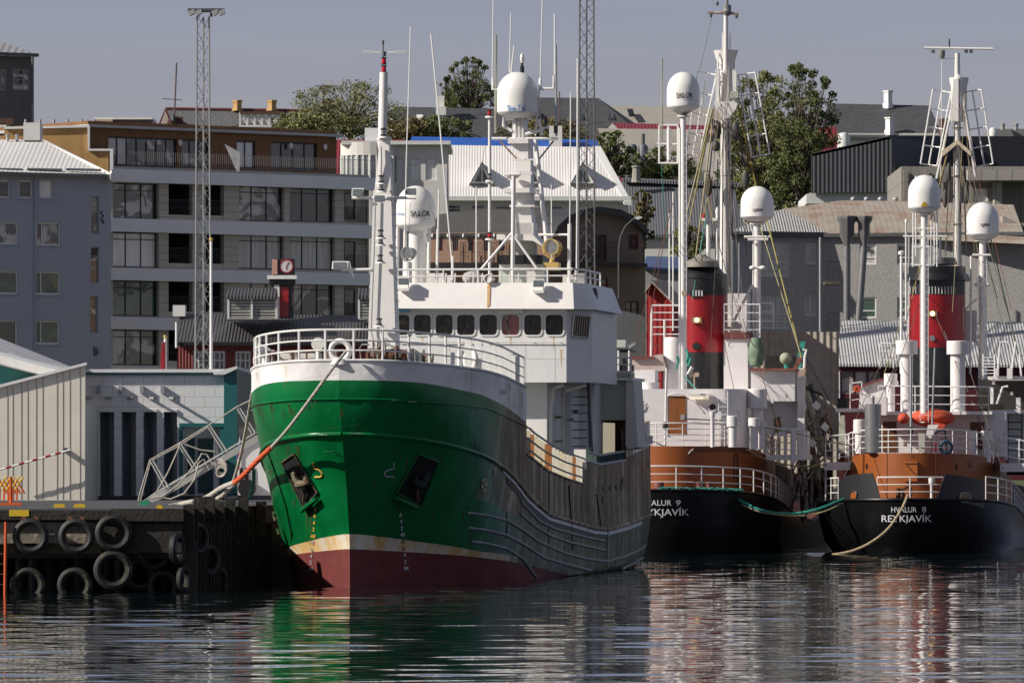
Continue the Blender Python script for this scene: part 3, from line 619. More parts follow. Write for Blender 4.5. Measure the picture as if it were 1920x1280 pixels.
# ---- white art deco building
y=405; t=house('white_corner_building','white art deco building with a curved front bay and flat roof',740,y)
CR=M('cream_render',(.66,.64,.6),.8,.03,.6,streak=.15,scol=(.45,.43,.4),sth=.6)
wd=[(652,296,664,332),(667,296,680,332),(682,295,697,332),(704,295,710,332),(734,296,757,338),(767,296,789,338),(798,296,819,338)]
lo=[(684,386,697,424),(734,386,745,424),(770,386,800,410),(684,470,700,505),(734,470,745,505)]
facade(t,W,(643,270,838,650),y,12,wd+lo,CR,rec=.15)
for i,r in enumerate(wd+lo): window(t,W,r,y,nx=1,hb=[.72],fm=LT,g=[GB,GD,GB,GD,GB,GB,GB,GD,GD,GD,GR,GR][i],fw=.07,rec=.13)
MB(W).pbox(640,264,845,271,y-.6,13).build('cornice',LT,t)
m=MB(W); c=W.P(695,300,y+1.2); z0,z1=W.Z(650,0,y),W.Z(268,0,y)
for i in range(14):
    a0=math.pi+math.pi*i/14*1.0; a1=math.pi+math.pi*(i+1)/14
    for (zz0,zz1) in ((z0,W.Z(342,0,y)),(W.Z(292,0,y),z1)): 
        m.add([(c[0]+1.9*math.cos(a),y+.6+1.9*math.sin(a)*.8,zz) for a,zz in ((a0,zz0),(a1,zz0),(a1,zz1),(a0,zz1))],[(0,1,2,3)])
m.build('curved_bay',CR,t)
m=MB()
for i in range(0,15,1):
    a=math.pi+math.pi*i/14; m.cyl((c[0]+1.86*math.cos(a),y+.6+1.86*math.sin(a)*.8,W.Z(342,0,y)),(c[0]+1.86*math.cos(a),y+.6+1.86*math.sin(a)*.8,W.Z(292,0,y)),.1 if i%2 else .05,n=6)
m.build('bay_posts',LT,t)
m=MB()
for i in range(14):
    a0=math.pi+math.pi*i/14; a1=math.pi+math.pi*(i+1)/14
    m.add([(c[0]+1.8*math.cos(a),y+.6+1.8*math.sin(a)*.8,zz) for a,zz in ((a0,W.Z(342,0,y)),(a1,W.Z(342,0,y)),(a1,W.Z(292,0,y)),(a0,W.Z(292,0,y)))],[(0,1,2,3)])
m.build('bay_window',GC,t)
MB(W).pbox(684,240,708,266,y+3,1.2).build('chimney',LT,t)
t=house('red_roof_house','house with dark red sheet roof between the timber penthouse and white building',640,430)
m=MB(W); m.slab([(600,350,425),(660,350,425),(760,262,432),(600,262,432)],.15); m.ppoly([(600,350),(660,350),(660,600),(600,600)],425.5,5); m.build('roof',M('dark_red_roof',(.2,.02,.03),.5,.1,1,corr=('X',.3,.04)),t)
# ---- white building with blue ridge
y=440; t=house('dormer_building','white building with white ribbed roof, small dormers and a blue upper roof',1000,y)
facade(t,W,(760,372,1178,700),y,14,[(838,384,864,398),(884,384,910,398),(930,386,958,398),(1030,386,1055,398)],CR,rec=.12)
for r in [(838,384,864,398),(884,384,910,398),(930,386,958,398),(1030,386,1055,398)]: window(t,W,r,y,nx=1,ny=2,fm=LT,g=GD,rec=.1,fw=.06)
WRR=M('white_ribbed_roof',(.7,.68,.66),.5,.04,.5,corr=('X',.19,.018))
m=MB(W); m.slab([(750,367,y-.6),(1182,376,y-.6),(1120,276,y+5),(835,272,y+5)],.15); m.build('roof',WRR,t)
MB(W).slab([(1170,377,y-.8),(1184,378,y-.8),(1126,274,y+5.1),(1110,274,y+5.1)],.25).build('verge',LT,t)
MB(W).pbox(750,368,1183,376,y-.75,.2).build('gutter',LT,t)
m=MB(W); m.slab([(766,273,y+4.9),(1125,281,y+4.9),(1118,262,y+7.5),(772,256,y+7.5)],.2); m.build('blue_roof',M('blue_tarpaulin',(.02,.1,.42),.45,.1,1,bump=.03,bsc=2),t)
for px in (904,995,1093):
    f=MB(W); yb=y+.4
    zT_=F.Z if 0 else None
    a=W.P(px,300,yb); wv=.78; zb=W.Z(344,a[0],yb); zt=W.Z(306,a[0],yb)
    f.add([(a[0]-wv,yb,zb),(a[0]+wv,yb,zb),(a[0],yb,zt)],[(0,1,2)]); o=f.build('dormer',LT,t)
    f=MB(); f.add([(a[0]-wv-.12,yb-.25,zb-.1),(a[0],yb-.25,zt+.12),(a[0],yb+3.6,zt+.12),(a[0]-wv-.12,yb+3.6,zb-.1),(a[0]+wv+.12,yb-.25,zb-.1),(a[0]+wv+.12,yb+3.6,zb-.1)],[(0,3,2,1),(1,2,5,4)]); f.build('dormer_roof',LT,o,flat=True)
    f=MB(); f.add([(a[0]-wv*.62,yb-.02,zb+.12),(a[0]-.05,yb-.02,zb+.12),(a[0]-.05,yb-.02,zt-.35)],[(0,1,2)]); f.add([(a[0]+wv*.62,yb-.02,zb+.12),(a[0]+.05,yb-.02,zb+.12),(a[0]+.05,yb-.02,zt-.35)],[(0,2,1)]); f.build('dormer_window',GD,o,flat=True)
MB(W).pbox(1030,236,1054,280,y+5,1.2).build('chimney',LT,t)
# ---- pink building with barrel roof
y=345; t=house('barrel_roof_building','pinkish brown building with arched dark roof, narrow red windows and balconies',1000,y)
PK=M('pink_render',(.45,.29,.2),.85,.06,.8,bump=.004,bsc=10,streak=.3,scol=(.3,.2,.14),sth=.55); BR=M('brown_render',(.17,.135,.11),.85,.1,.8,bump=.004,bsc=10)
DRF=M('dark_red_frame',(.1,.012,.012),.5)
pw=[(820+i*29,438,828+i*29+2,470) for i in range(8)]
facade(t,W,(803,436,1046,700),y,12,pw,PK,rec=.12)
for i,r in enumerate(pw):
    window(t,W,r,y,nx=2,fm=DRF,g=GC if i%2 else GD,fw=.05,rec=.1)
    MB(W).ball(W.P(r[0]-9,442,y-.08),.07,.07,.12).build('wall_lamp',LT,t)
for a,b in ((864,904),(912,936),(950,975)): x0,z0,x1,z1=cv(W,y,(a,455,b,492)); railing(t,W,[(x0,y-.05,z0),(x0,y-.7,z0),(x1,y-.7,z0),(x1,y-.05,z0)],1.05,2,.15,.012,BLACK,'balcony_rail')
MB(W).pbox(803,492,1046,508,y-.8,.8).build('canopy',M('dark_canopy',(.03,.028,.026),.7),t)
F=Fr(W.X(1040,y),y-.4,R(-30)); gb=[(1117,427,1138,490),(1178,430,1197,468),(1117,520,1140,565),(1172,565,1198,615),(1117,618,1140,655)]
m=facade(t,F,(1040,497,1210,700),0,13,gb[2:],BR,rec=.12,name='gable_base')
m=facade(t,F,(1074,430,1205,498),0,13,gb[:2],BR,rec=.12,name='gable_wall')
m=MB(F); pts=[(1046,436),(1060,415),(1085,402),(1120,396),(1160,401),(1190,413),(1208,430),(1208,440),(1046,440)]; m.ppoly(pts,.01,12.9); m.ppoly([(1040,436),(1075,434),(1075,498),(1040,498)],.01,12.9); m.build('gable_top',BR,t)
RFD=M('dark_barrel_roof',(.035,.036,.04),.6,.1,2)
m=MB(F); A_=[(1036,448),(1046,424),(1066,405),(1092,393),(1125,387),(1165,393),(1195,408),(1216,432),(1216,440)]
for p,q_ in zip(A_,A_[1:]):
    a=F.P(*p,-.5); b=F.P(*q_,-.5); m.add([a,b,(b[0],13.5,b[2]),(a[0],13.5,a[2]),(a[0],-.5,a[2]-.35),(b[0],-.5,b[2]-.35)],[(0,1,2,3),(0,4,5,1)])
m.build('arched_roof',RFD,t)
m=MB(W); m.slab([(800,438,y-.08),(1046,438,y-.08),(1075,396,y+4),(900,392,y+4),(822,402,y+3)],.15); m.build('roof',M('grey_felt_roof',(.085,.08,.075),.7,.15,1),t)
for i,r in enumerate(gb): window(t,F,r,0,nx=2,hb=[.7],fm=DRF,g=GD,fw=.08,rec=.1)
railing(t,F,[F.P(1078,492,-.6),F.P(1165,492,-.6)],1.1,2,.14,.012,BLACK,'balcony_rail'); MB(F).pbox(1046,492,1214,499,-.7,.72).build('string_course',M('dark_canopy',(0,0,0)),t)
m=MB(F); m.ppoly([(1126,700),(1126,592),(1140,584),(1165,582),(1200,590),(1209,594),(1209,700)],-.03,.02); m.build('white_patch',M('patchy_white_render',(.55,.53,.5),.85,.1,1,blotch=.4,blcol=(.25,.22,.2),blth=.6),t)
lettering(t,'HAMBORG',1163,1190,618,623,plane_fn(F,-.06),BLACK,0,'sign') if 0 else None
# ---- grey concrete house with rusty hipped roof
y=333; t=house('pebbledash_building','grey pebbledash building with rusty corrugated hipped roof and tall windows',1500,y)
PD=M('grey_pebbledash',(.38,.37,.36),.9,.25,9,bump=.02,bsc=18)
F=Fr(W.X(1375,y),y,R(-24))
gw=[(1425,456,1481,518),(1510,456,1530,495),(1425,553,1481,616),(1509,553,1530,592)]
facade(t,F,(1374,440,1538,720),0,.8,gw,PD,rec=.14)
for i,r in enumerate(gw): window(t,F,r,0,nx=2 if i%2==0 else 1,hb=[.2,.42] if i%2==0 else [],fm=LT,g=GC,fw=.07,rec=.12)
F2=Fr(*F(F.X(1538,0),0,0)[:2],R(12)); gw2=[(1612,458,1643,496),(1682,458,1712,496),(1612,557,1643,596),(1682,557,1700,596)]
facade(t,F2,(1538,440,1925,720),0,12,gw2,M('dark_pebbledash',(.3,.29,.28),.9,.25,9,bump=.02,bsc=18),rec=.14,name='side_wall')
for i,r in enumerate(gw2): window(t,F2,r,0,nx=1,hb=[.35],fm=LT,g=[GR,GD,GG,GG][i],fw=.08,rec=.12)
RR=M('rusty_roof_sheet',(.34,.30,.25),.7,.12,1,streak=.8,scol=(.26,.12,.055),ssc=(1.3,.5,.8),sth=.52,corr=('X',.3,.006),blotch=.5,blcol=(.25,.11,.06),blth=.55,blsc=.6)
CGR=M('grey_corrugated',(.42,.41,.39),.6,.1,1,corr=('X',.15,.03),streak=.3,scol=(.25,.2,.16),sth=.6)
m=MB(W); m.slab([(1370,434,332),(1552,436,336),(1466,392,341)],.15); m.build('hip_roof',CGR,t)
m=MB(W); m.slab([(1552,436,336),(1925,452,331),(1900,384,345),(1690,377,345),(1575,376,344),(1466,392,341)],.15); m.build('roof',RR,t)
m=MB(F); m.pbox(1371,434,1546,443,-.35,.4); m.build('gutter',DSTEEL,t); MB(F2).pbox(1540,436,1925,443,-.3,.3).build('eave',DSTEEL,t)
for px in (1538,1705): MB(W).pcyl((px,445,331),(px,625,331),.07).build('downpipe',STEEL,t)
for a,w_ in ((1588,16),(1620,13)):
    f=MB(W); f.plathe(a,329,[(w_+3,405),(w_+3,412),(w_-2,420),(w_-2,442),(6,458),(6,470)],8); f.pcyl((a,462,329),(a-(0 if a<1600 else 10),600,329),.19,n=10); f.build('flue',M('sheet_flue',(.22,.22,.22),.45,.2,2,metal=.5),t)
for p in (488,583): x0,z0,x1,z1=cv(W,330,(1550,p,1574,p+39)); railing(t,W,[(x0,330,z0),(x1,330,z0)],1.0,2,.11,.012,BLACK,'balcony_rail'); MB(W).pbox(1546,p+39,1575,p+45,329.8,1.5).build('balcony_slab',CONC,t)
for px in (1600,1625,1651,1679): MB(W).ball(W.P(px,374,345),.16,.16,.16).build('roof_vent',STEEL,t)
# ---- dark blue sheet building
y=420; t=house('dark_sheet_building','dark blue grey metal clad building with sloping top behind rusty roof',1700,y)
DS=M('dark_ribbed_cladding',(.06,.062,.07),.5,.08,1,corr=('X',.28,.04)); NAVY=M('navy_cladding',(.012,.014,.024),.5,.1,1)
m=MB(W); m.ppoly([(1522,289),(1670,256),(1682,360),(1522,362)],y,.5); m.build('ribbed_wall',DS,t)
m=MB(W); m.add([W.P(1670,256,y),W.P(1682,362,y),W.P(2000,326,y+22),W.P(2000,256,y+22)],[(0,1,2,3)]); m.ppoly([(1671,257),(2000,257),(2000,340),(1683,340)],y+9,.5);m.build('side_wall',NAVY,t,flat=True)
m=MB(W); m.slab([(1522,288,y),(1670,255,y),(2000,256,y+22),(1560,286,y+14)],.2); m.build('roof',DSTEEL,t)
m=MB(W); m.ppoly([(1512,364),(1524,360),(1683,359),(1683,378),(1512,382)],y+.6,12); m.build('white_base',LT,t)
t=house('concrete_block','bare grey concrete building with ribbed parapet at the right edge',1850,380)
CN=M('bare_concrete',(.25,.235,.21),.9,.12,.8,brick=(1.6,6,.03,0),bcol=(.16,.15,.135),streak=.4,scol=(.12,.11,.1),sth=.55)
cw=[(1825,353,1852,378),(1855,353,1876,378)]
facade(t,W,(1690,312,1960,560),375,14,cw,CN,rec=.3); [window(t,W,r,375,nx=1,hb=[.5],fm=LT,g=GB,rec=.25) for r in cw]
m=MB(W); m.pbox(1815,318,1960,338,372,3); m.build('parapet',M('pale_concrete',(.34,.32,.29),.9,.1,1,brick=(.9,5,.04,0),bcol=(.2,.19,.17)),t); m=MB(W); m.pbox(1865,318,1879,500,373,1.6); m.build('pillar',M('pale_concrete',(0,0,0)),t)
for px in (1694,1734,1765): MB(W).pbox(px,318,px+4,372,374.6,.3).build('rib',CN,t)
t=house('concrete_annex','small grey pebbledash annex with a slanted top at the right edge',1900,342)
m=facade(t,W,(1880,418,1960,720),338,9,[(1882,464,1897,504),(1882,562,1896,600)],M('annex_render',(.3,.28,.25),.9,.2,8,bump=.02,bsc=14),rec=.15)
for r in ((1882,464,1897,504),(1882,562,1896,600)): window(t,W,r,338,nx=1,hb=[.5],fm=LT,g=GB,rec=.12)
m=MB(W); m.ppoly([(1880,404),(1912,420),(1960,420),(1960,436),(1880,420)],337.6,9.5); m.build('coping',M('annex_render',(0,0,0)),t)
# ---- hall with grey corrugated roof and dark red wall, right
y=300; t=house('red_hall','dark red hall with pale corrugated roof behind the right whale catcher',1740,y)
CGR2=M('pale_corrugated',(.42,.42,.42),.5,.08,1,corr=('X',.14,.03))
m=MB(W); m.slab([(1559,682,y-.5),(1960,684,y-.5),(1960,604,y+5),(1580,601,y+5)],.12); m.build('roof',CGR2,t)
facade(t,W,(1561,684,1960,900),y,8,[(1578,696,1600,738),(1603,696,1625,738),(1628,696,1650,738)],M('maroon_board',(.09,.012,.018),.6,.15,2),rec=.1)
for r in ((1578,696,1600,738),(1603,696,1625,738),(1628,696,1650,738)): window(t,W,r,y,nx=1,fm=M('grey_frame',(0,0,0)),g=GR,rec=.08,fw=.05)
MB(W).pbox(1563,696,1576,860,y-.06,.05).build('white_strip',M('white_corr',(.6,.6,.6),.5,corr=('X',.12,.03)),t)
# ---- weathered board fence / shed
y=292; t=house('board_shed','weathered grey board shed wall between the two whale catchers',1500,y)
BD=M('weathered_boards',(.42,.38,.32),.9,.2,2,streak=.6,scol=(.2,.17,.14),ssc=(6,6,.3),sth=.5,corr=('X',.3,.05))
for i in range(5): a=622+i*30; MB(W).pbox(1380,a,1573,a+34,y-.05*i,.06).build('board_row',BD,t)
MB(W).pbox(1380,760,1573,914,y-.3,.3).build('wall',BD,t)
# ---- small red gable house
y=312; t=house('red_gable_shed','small bright red gabled shed with rusty roof beside the funnel',1235,y)
F=Fr(W.X(1235,y),y,R(8))
m=MB(F); m.ppoly([(1212,546),(1224,531),(1262,572),(1262,912),(1212,912)],0,8); m.build('wall',M('barn_red',(.3,.012,.012),.7,.15,2,corr=('X',.25,.02)),t)
m=MB(F); m.slab([(1222,526,-.4),(1268,572,-.4),(1285,568,6),(1250,526,6)],.12); m.slab([(1209,545,-.4),(1222,526,-.4),(1250,526,6),(1238,545,6)],.12); m.build('roof',RR,t)
# ---- grey slate roof house centre right
y=460; t=house('long_grey_roof_house','house with long dark grey corrugated roof behind the barrel roof',1280,y)
GRR=M('dark_grey_ribbed_roof',(.12,.125,.135),.55,.08,1,corr=('X',.2,.03))
m=MB(W); m.slab([(1168,440,y),(1400,440,y),(1374,345,y+9),(1160,340,y+9)],.2); m.slab([(1168,336,y+8),(1390,346,y+8),(1390,343,y+9),(1168,333,y+9)],.2); m.build('roof',GRR,t)
facade(t,W,(1170,438,1400,640),y+.4,9,[(1318,450,1327,458)],CR,rec=.1); window(t,W,(1318,450,1327,458),y+.4,nx=1,fm=LT,g=GD,rec=.08)
MB(W).plathe(1193,y+7,[(10,342),(8,338),(7,316),(9,314),(9,311),(0,310)],8).build('chimney',M('stone_chimney',(.3,.28,.24),.9,.15,3),t)
t=house('red_ridge_house','house with a thin dark red roof edge above the grey roof',1200,480)
m=MB(W); m.slab([(1150,348,472),(1276,352,472),(1276,337,478),(1150,333,478)],.3); m.ppoly([(1150,348),(1276,352),(1276,500),(1150,500)],472.3,6); m.build('roof',M('dark_red_roof',(0,0,0)),t)
t=house('blue_glass_roof_house','low house with dark blue glazed roof behind the red shed',1235,370)
m=MB(W); m.slab([(1205,500,362),(1290,505,362),(1290,482,368),(1212,480,368)],.15); m.build('roof',M('blue_roof_glass',(.01,.03,.09),.15,.1,1),t); m=MB(W); m.pbox(1208,504,1290,700,362.3,6); m.build('wall',M('grey_wall',(.33,.33,.34),.8),t)
# ---- skyline
y=610; DSL=M('dark_slate',(.06,.062,.068),.7,.3,2,bump=.02,bsc=6,streak=.3,scol=(.1,.1,.1),sth=.6,ssc=(1.2,1.2,.4)); t=house('slate_house','hillside house with speckled grey roof and two yellow chimneys',440,y)
SP=M('speckled_shingle',(.11,.11,.115),.8,.6,5,bump=.05,bsc=5)
m=MB(W); m.slab([(300,262,y),(620,262,y),(600,209,y+6),(311,204,y+6)],.2); m.build('roof',SP,t)
m=MB(W); m.ppoly([(296,262),(311,204),(326,262),(326,420),(296,420)],y-.5,4); m.build('gable_wall',M('cream_wall',(.5,.42,.35),.8),t); MB(W).ptube([(294,246,y-.8),(310,205,y-.8),(327,246,y-.8)],.14).build('barge_board',M('maroon_trim',(.12,.03,.03),.7),t); MB(W).pbox(620,262,300,420,y+.3,6).build('wall',M('cream_wall',(0,0,0)),t)
MB(W).ptube([(311,204,y+5.8),(600,208,y+5.8)],.15).build('ridge',M('maroon_trim',(0,0,0)),t)
YB=M('yellow_brick',(.42,.26,.1),.85,.15,3)
for px,a in ((445,189),(510,190)): MB(W).plathe(px,y+5.5,[(11,208),(9,203),(8,201),(8,193),(9.5,192),(9.5,188)],4).build('chimney',YB,t)
MB(W).pbox(327,219,342,238,y+1.5,1.2).build('chimney',M('maroon_brick',(.1,.05,.04),.9),t); MB(W).pbox(604,185,625,207,y+5,1.5).build('chimney',M('maroon_brick',(0,0,0)),t)
MB(W).pcyl((331,118,y+1),(326,238,y+1),.08).pcyl((305,185,y+1),(342,188,y+1),.04).build('aerial',M('aerial_brown',(.13,.09,.09),.7),t); MB(W).pcyl((606,160,y+4),(606,186,y+4),.06).pcyl((590,161,y+4),(618,161,y+4),.04).build('aerial',M('aerial_brown',(0,0,0)),t)
x0,z0,x1,z1=cv(W,y-2,(450,212,532,238)); f=MB()
for i in range(7):
    a=x0+(x1-x0)*i/6; f.box(a-.09,a+.09,y-2,y-1.8,z0,z1+.1)
    if i<6: b=x0+(x1-x0)*(i+1)/6; f.cyl((a,y-1.9,z0+.2),(b,y-1.9,z1),.05); f.cyl((b,y-1.9,z0+.2),(a,y-1.9,z1),.05)
f.box(x0,x1,y-2.05,y-1.75,z0,z0+.15); f.build('roof_balcony',LT,t); MB(W).pbox(450,209,532,214,y-2.2,.6).build('balcony_cornice',M('maroon_brick',(0,0,0)),t)
t=house('dark_roof_house','hillside house with long dark slate roof and a white stepped chimney',830,600)
y=600; m=MB(W); m.slab([(700,262,y),(975,262,y),(935,204,y+6),(735,200,y+6)],.2); m.build('roof',DSL,t); MB(W).pbox(700,258,975,420,y+.3,7).build('wall',GR1,t)
MB(W).pbox(817,180,833,204,y+3,1.2).pbox(817,200,836,216,y+2,1.6).build('chimney',LT,t); MB(W).slab([(783,220,y+3),(795,220,y+3),(792,215,y+3.6),(781,215,y+3.6)],.2).build('skylight',LT,t); MB(W).pcyl((821,155,y+3.5),(821,181,y+3.5),.04).pcyl((815,155,y+3.5),(823,155,y+3.5),.04).build('aerial',STEEL,t)
t=house('hipped_slate_house','large dark hipped slate roof house on the skyline behind the lattice mast',1100,590)
y=590; m=MB(W); m.slab([(985,262,y),(1215,262,y),(1122,184,y+8),(1000,183,y+8)],.2); m.slab([(1185,262,y+.5),(1235,262,y+4),(1122,184,y+8)],.1); m.build('roof',DSL,t); MB(W).pbox(985,258,1230,420,y+.4,8).build('wall',CR,t)
for px,py in ((1090,219),(1148,219),(1010,215)): MB(W).slab([(px-8,py+4,y+3.6),(px+5,py+4,y+3.6),(px+2,py-6,y+4.8),(px-7,py-6,y+4.8)],.2).build('skylight',GD,t)
MB(W).pcyl((1049,172,y+2),(1049,240,y+2),.06).build('aerial',M('aerial_brown',(0,0,0)),t)
t=house('sand_roof_house','house with pale sandy shingle roof and skylight behind the left radome',1240,610)
y=610; SND=M('sandy_shingle',(.3,.28,.25),.85,.15,3,bump=.02,bsc=5); m=MB(W); m.slab([(1145,268,y),(1400,268,y),(1400,202,y+6),(1148,198,y+6)],.2); m.build('roof',SND,t); MB(W).slab([(1180,215,y+3),(1190,215,y+3),(1186,204,y+4.4),(1176,204,y+4.4)],.2).build('skylight',BLACK,t); MB(W).pbox(1145,262,1400,420,y+.4,7).build('wall',CR,t)
t=house('red_cottage','cottage with dark red sheet roof and white gable on the hillside',1200,565)
y=565; m=MB(W); m.slab([(1138,245,y),(1345,252,y),(1345,236,y+4),(1146,230,y+4)],.2); m.build('roof',M('dark_red_roof',(0,0,0)),t); MB(W).pbox(1142,243,1345,420,y+.3,5).build('wall',CR,t); MB(W).ppoly([(1138,243),(1148,231),(1160,243)],y-.3,.3).build('gable',LT,t)
t=house('sand_gable_house','gabled house with pale felt roof below the red cottage',1240,545)
y=545; m=MB(W); m.slab([(1135,300,y-2),(1330,320,y-2),(1312,243,y+3),(1120,241,y+3)],.2); m.build('roof',SND,t); MB(W).pbox(1130,290,1320,430,y+.3,6).build('wall',CR,t); MB(W).ppoly([(1106,262),(1120,241),(1135,272),(1135,300),(1106,300)],y-2.2,.6).build('gable',BR,t)
for px in (1186,1206): MB(W).plathe(px,530,[(9,304),(9,276),(6,271),(0,270)],12).build('vent_cowl',M('slate_grey_paint',(.1,.11,.14),.5),t)
MB(W).pcyl((1206,251,530),(1206,272,530),.14).build('flue_pipe',DSTEEL,t)
t=house('black_roof_house','black slate roofed house with white chimneys right of the big tree',1650,560)
y=560; m=MB(W); m.slab([(1540,256,y),(1770,258,y),(1742,198,y+6),(1552,194,y+6)],.2); m.build('roof',DSL,t); MB(W).pbox(1545,250,1765,420,y+.4,6).build('wall',CR,t)
for a,b in ((1665,170),(1668,220)): MB(W).plathe(a,y+(5.5 if b<200 else .5),[(10,b+34),(10,b+25),(8,b+23),(8,b+4),(10,b+3),(10,b)],4).build('chimney',LT,t)
for px in (1580,1641,1700): MB(W).slab([(px-6,251,y+.6),(px+11,251,y+.6),(px+5,231,y+2.8),(px-10,231,y+2.8)],.25).build('skylight',GD,t)
MB(W).pbox(1763,222,1778,256,y-3,2).build('brick_chimney',M('maroon_brick',(0,0,0)),t)
t=house('maroon_roof_house','house with maroon roof half hidden by the big tree',1560,540); y=540
m=MB(W); m.slab([(1440,300,y),(1575,300,y),(1568,238,y+5),(1450,240,y+5)],.2); m.build('roof',M('dark_red_roof',(0,0,0)),t); MB(W).pbox(1450,290,1572,420,y+.3,5).build('wall',CR,t)
MB(W).plathe(1582,530,[(12,280),(12,258),(8,250),(0,248)],12).build('white_vent',LT,t)
t=house('flat_roof_house','low grey flat roof with small vents at the right edge of the skyline',1880,560); y=560
MB(W).pbox(1855,242,1990,420,y,8).build('wall',M('grey_wall2',(.2,.2,.2),.8,.2,3),t); MB(W).plathe(1862,y-1,[(9,256),(9,246),(5,240),(0,239)],12).build('vent',LT,t)
for px in (1880,1905): MB(W).plathe(px,y-.5,[(4,244),(4,236),(5,235),(5,232)],8).build('vent_pipe',STEEL,t)
t=house('flue_house','small house with brown chimney and antenna behind the tower house',12,400); y=400
MB(W).pbox(-20,232,12,420,y,5).build('wall',CR,t); MB(W).pbox(0,222,24,234,y,1).build('chimney',M('maroon_brick',(0,0,0)),t); 
# ---- lattice masts
def lattice(root,F,px,y,top,bot,w0,w1,step,mat,r=.028):
    x=F.X(px,y); z0=F.Z(bot,x,y); z1=F.Z(top,x,y); n=int((z1-z0)/step); m=MB(F)
    cs=[(-1,-.6),(1,-.6),(0,.9)]
    P=lambda k,z:(x+cs[k][0]*(w0+(w1-w0)*(z-z0)/(z1-z0)),y+cs[k][1]*(w0+(w1-w0)*(z-z0)/(z1-z0)),z)
    for k in range(3): m.cyl(P(k,z0),P(k,z1),r*1.4,n=6)
    m.build('leg',mat,root); m=MB(F)
    for i in range(n):
        za=z0+(z1-z0)*i/n; zb=z0+(z1-z0)*(i+1)/n
        for k in range(3):
            k2=(k+1)%3; a,b=(k,k2) if i%2 else (k2,k); m.cyl(P(a,za),P(b,zb),r*.6,n=4)
    m.build('lacing',mat,root)
LAT=M('lattice_steel',(.26,.26,.26),.5,.15,3,metal=.2)
t=thing('floodlight_mast','tall steel lattice mast with floodlights on top, left','lattice mast',W.P(380,700,275)); lattice(t,W,381,275,32,700,.33,.26,.55,LAT)
m=MB(W); m.pbox(352,16,420,21,274.6,.9); m.pcyl((372,32,275),(372,18,275),.05); m.pcyl((396,32,275),(396,18,275),.05); m.build('head_frame',DSTEEL,t)
for px in (358,371,402,414): MB(W).ppoly([(px-7,22),(px+6,17),(px+8,24),(px-2,30)],274.4,.5).build('floodlight',M('lamp_housing',(.35,.35,.35),.4),t)
t=thing('radio_mast','tall steel lattice radio mast rising out of frame behind the green ship','lattice mast',W.P(1100,700,300)); lattice(t,W,1100,300,-60,540,.38,.32,.55,M('lattice_dark',(.13,.13,.13),.5,.15,3,metal=.2))
# ---- flag poles
GOLD=M('gold_paint',(.5,.33,.08),.35,metal=.6)
t=thing('flagpole','tall white flagpole with gold ball before the red boathouse','flagpole',W.P(396,700,262)); MB(W).pcyl((396,700,262),(396,452,262),.07,.05,n=10).build('pole',LT,t); MB(W).ball(W.P(396,449,262),.09).build('finial',GOLD,t)
t=thing('flagpole','short white flagpole with a limp red flag behind the warehouse','flagpole',W.P(310,700,262)); MB(W).pcyl((310,700,262),(310,634,262),.06,n=10).build('pole',LT,t); MB(W).ball(W.P(310,631,262),.08).build('finial',GOLD,t)
m=MB(W)
for i in range(5):
    a=301+i*1.7; m.ppoly([(a+5*(1-i/5)*.4,640+i),(a+2.5,640),(a+2.2,696),(a-.5,696+i)],261.9-.03*(i%2),.03)
m.build('flag',RED,t)
lettering(t,'BJP',302,308,672,692,plane_fn(W,261.8),LT,0,'flag_text') if 0 else None
# street lamp by barrel roof house
t=thing('street_lamp','curved arm street lamp before the barrel roof building','street lamp',W.P(1160,600,320)); MB(W).ptube([(1160,560,320),(1160,470,320),(1163,445,320),(1172,425,320),(1186,412,320),(1196,409,320)],.045).build('pole',DSTEEL,t); MB(W).ppoly([(1188,408),(1200,405),(1205,408),(1196,412)],319.8,.3).build('head',LT,t)
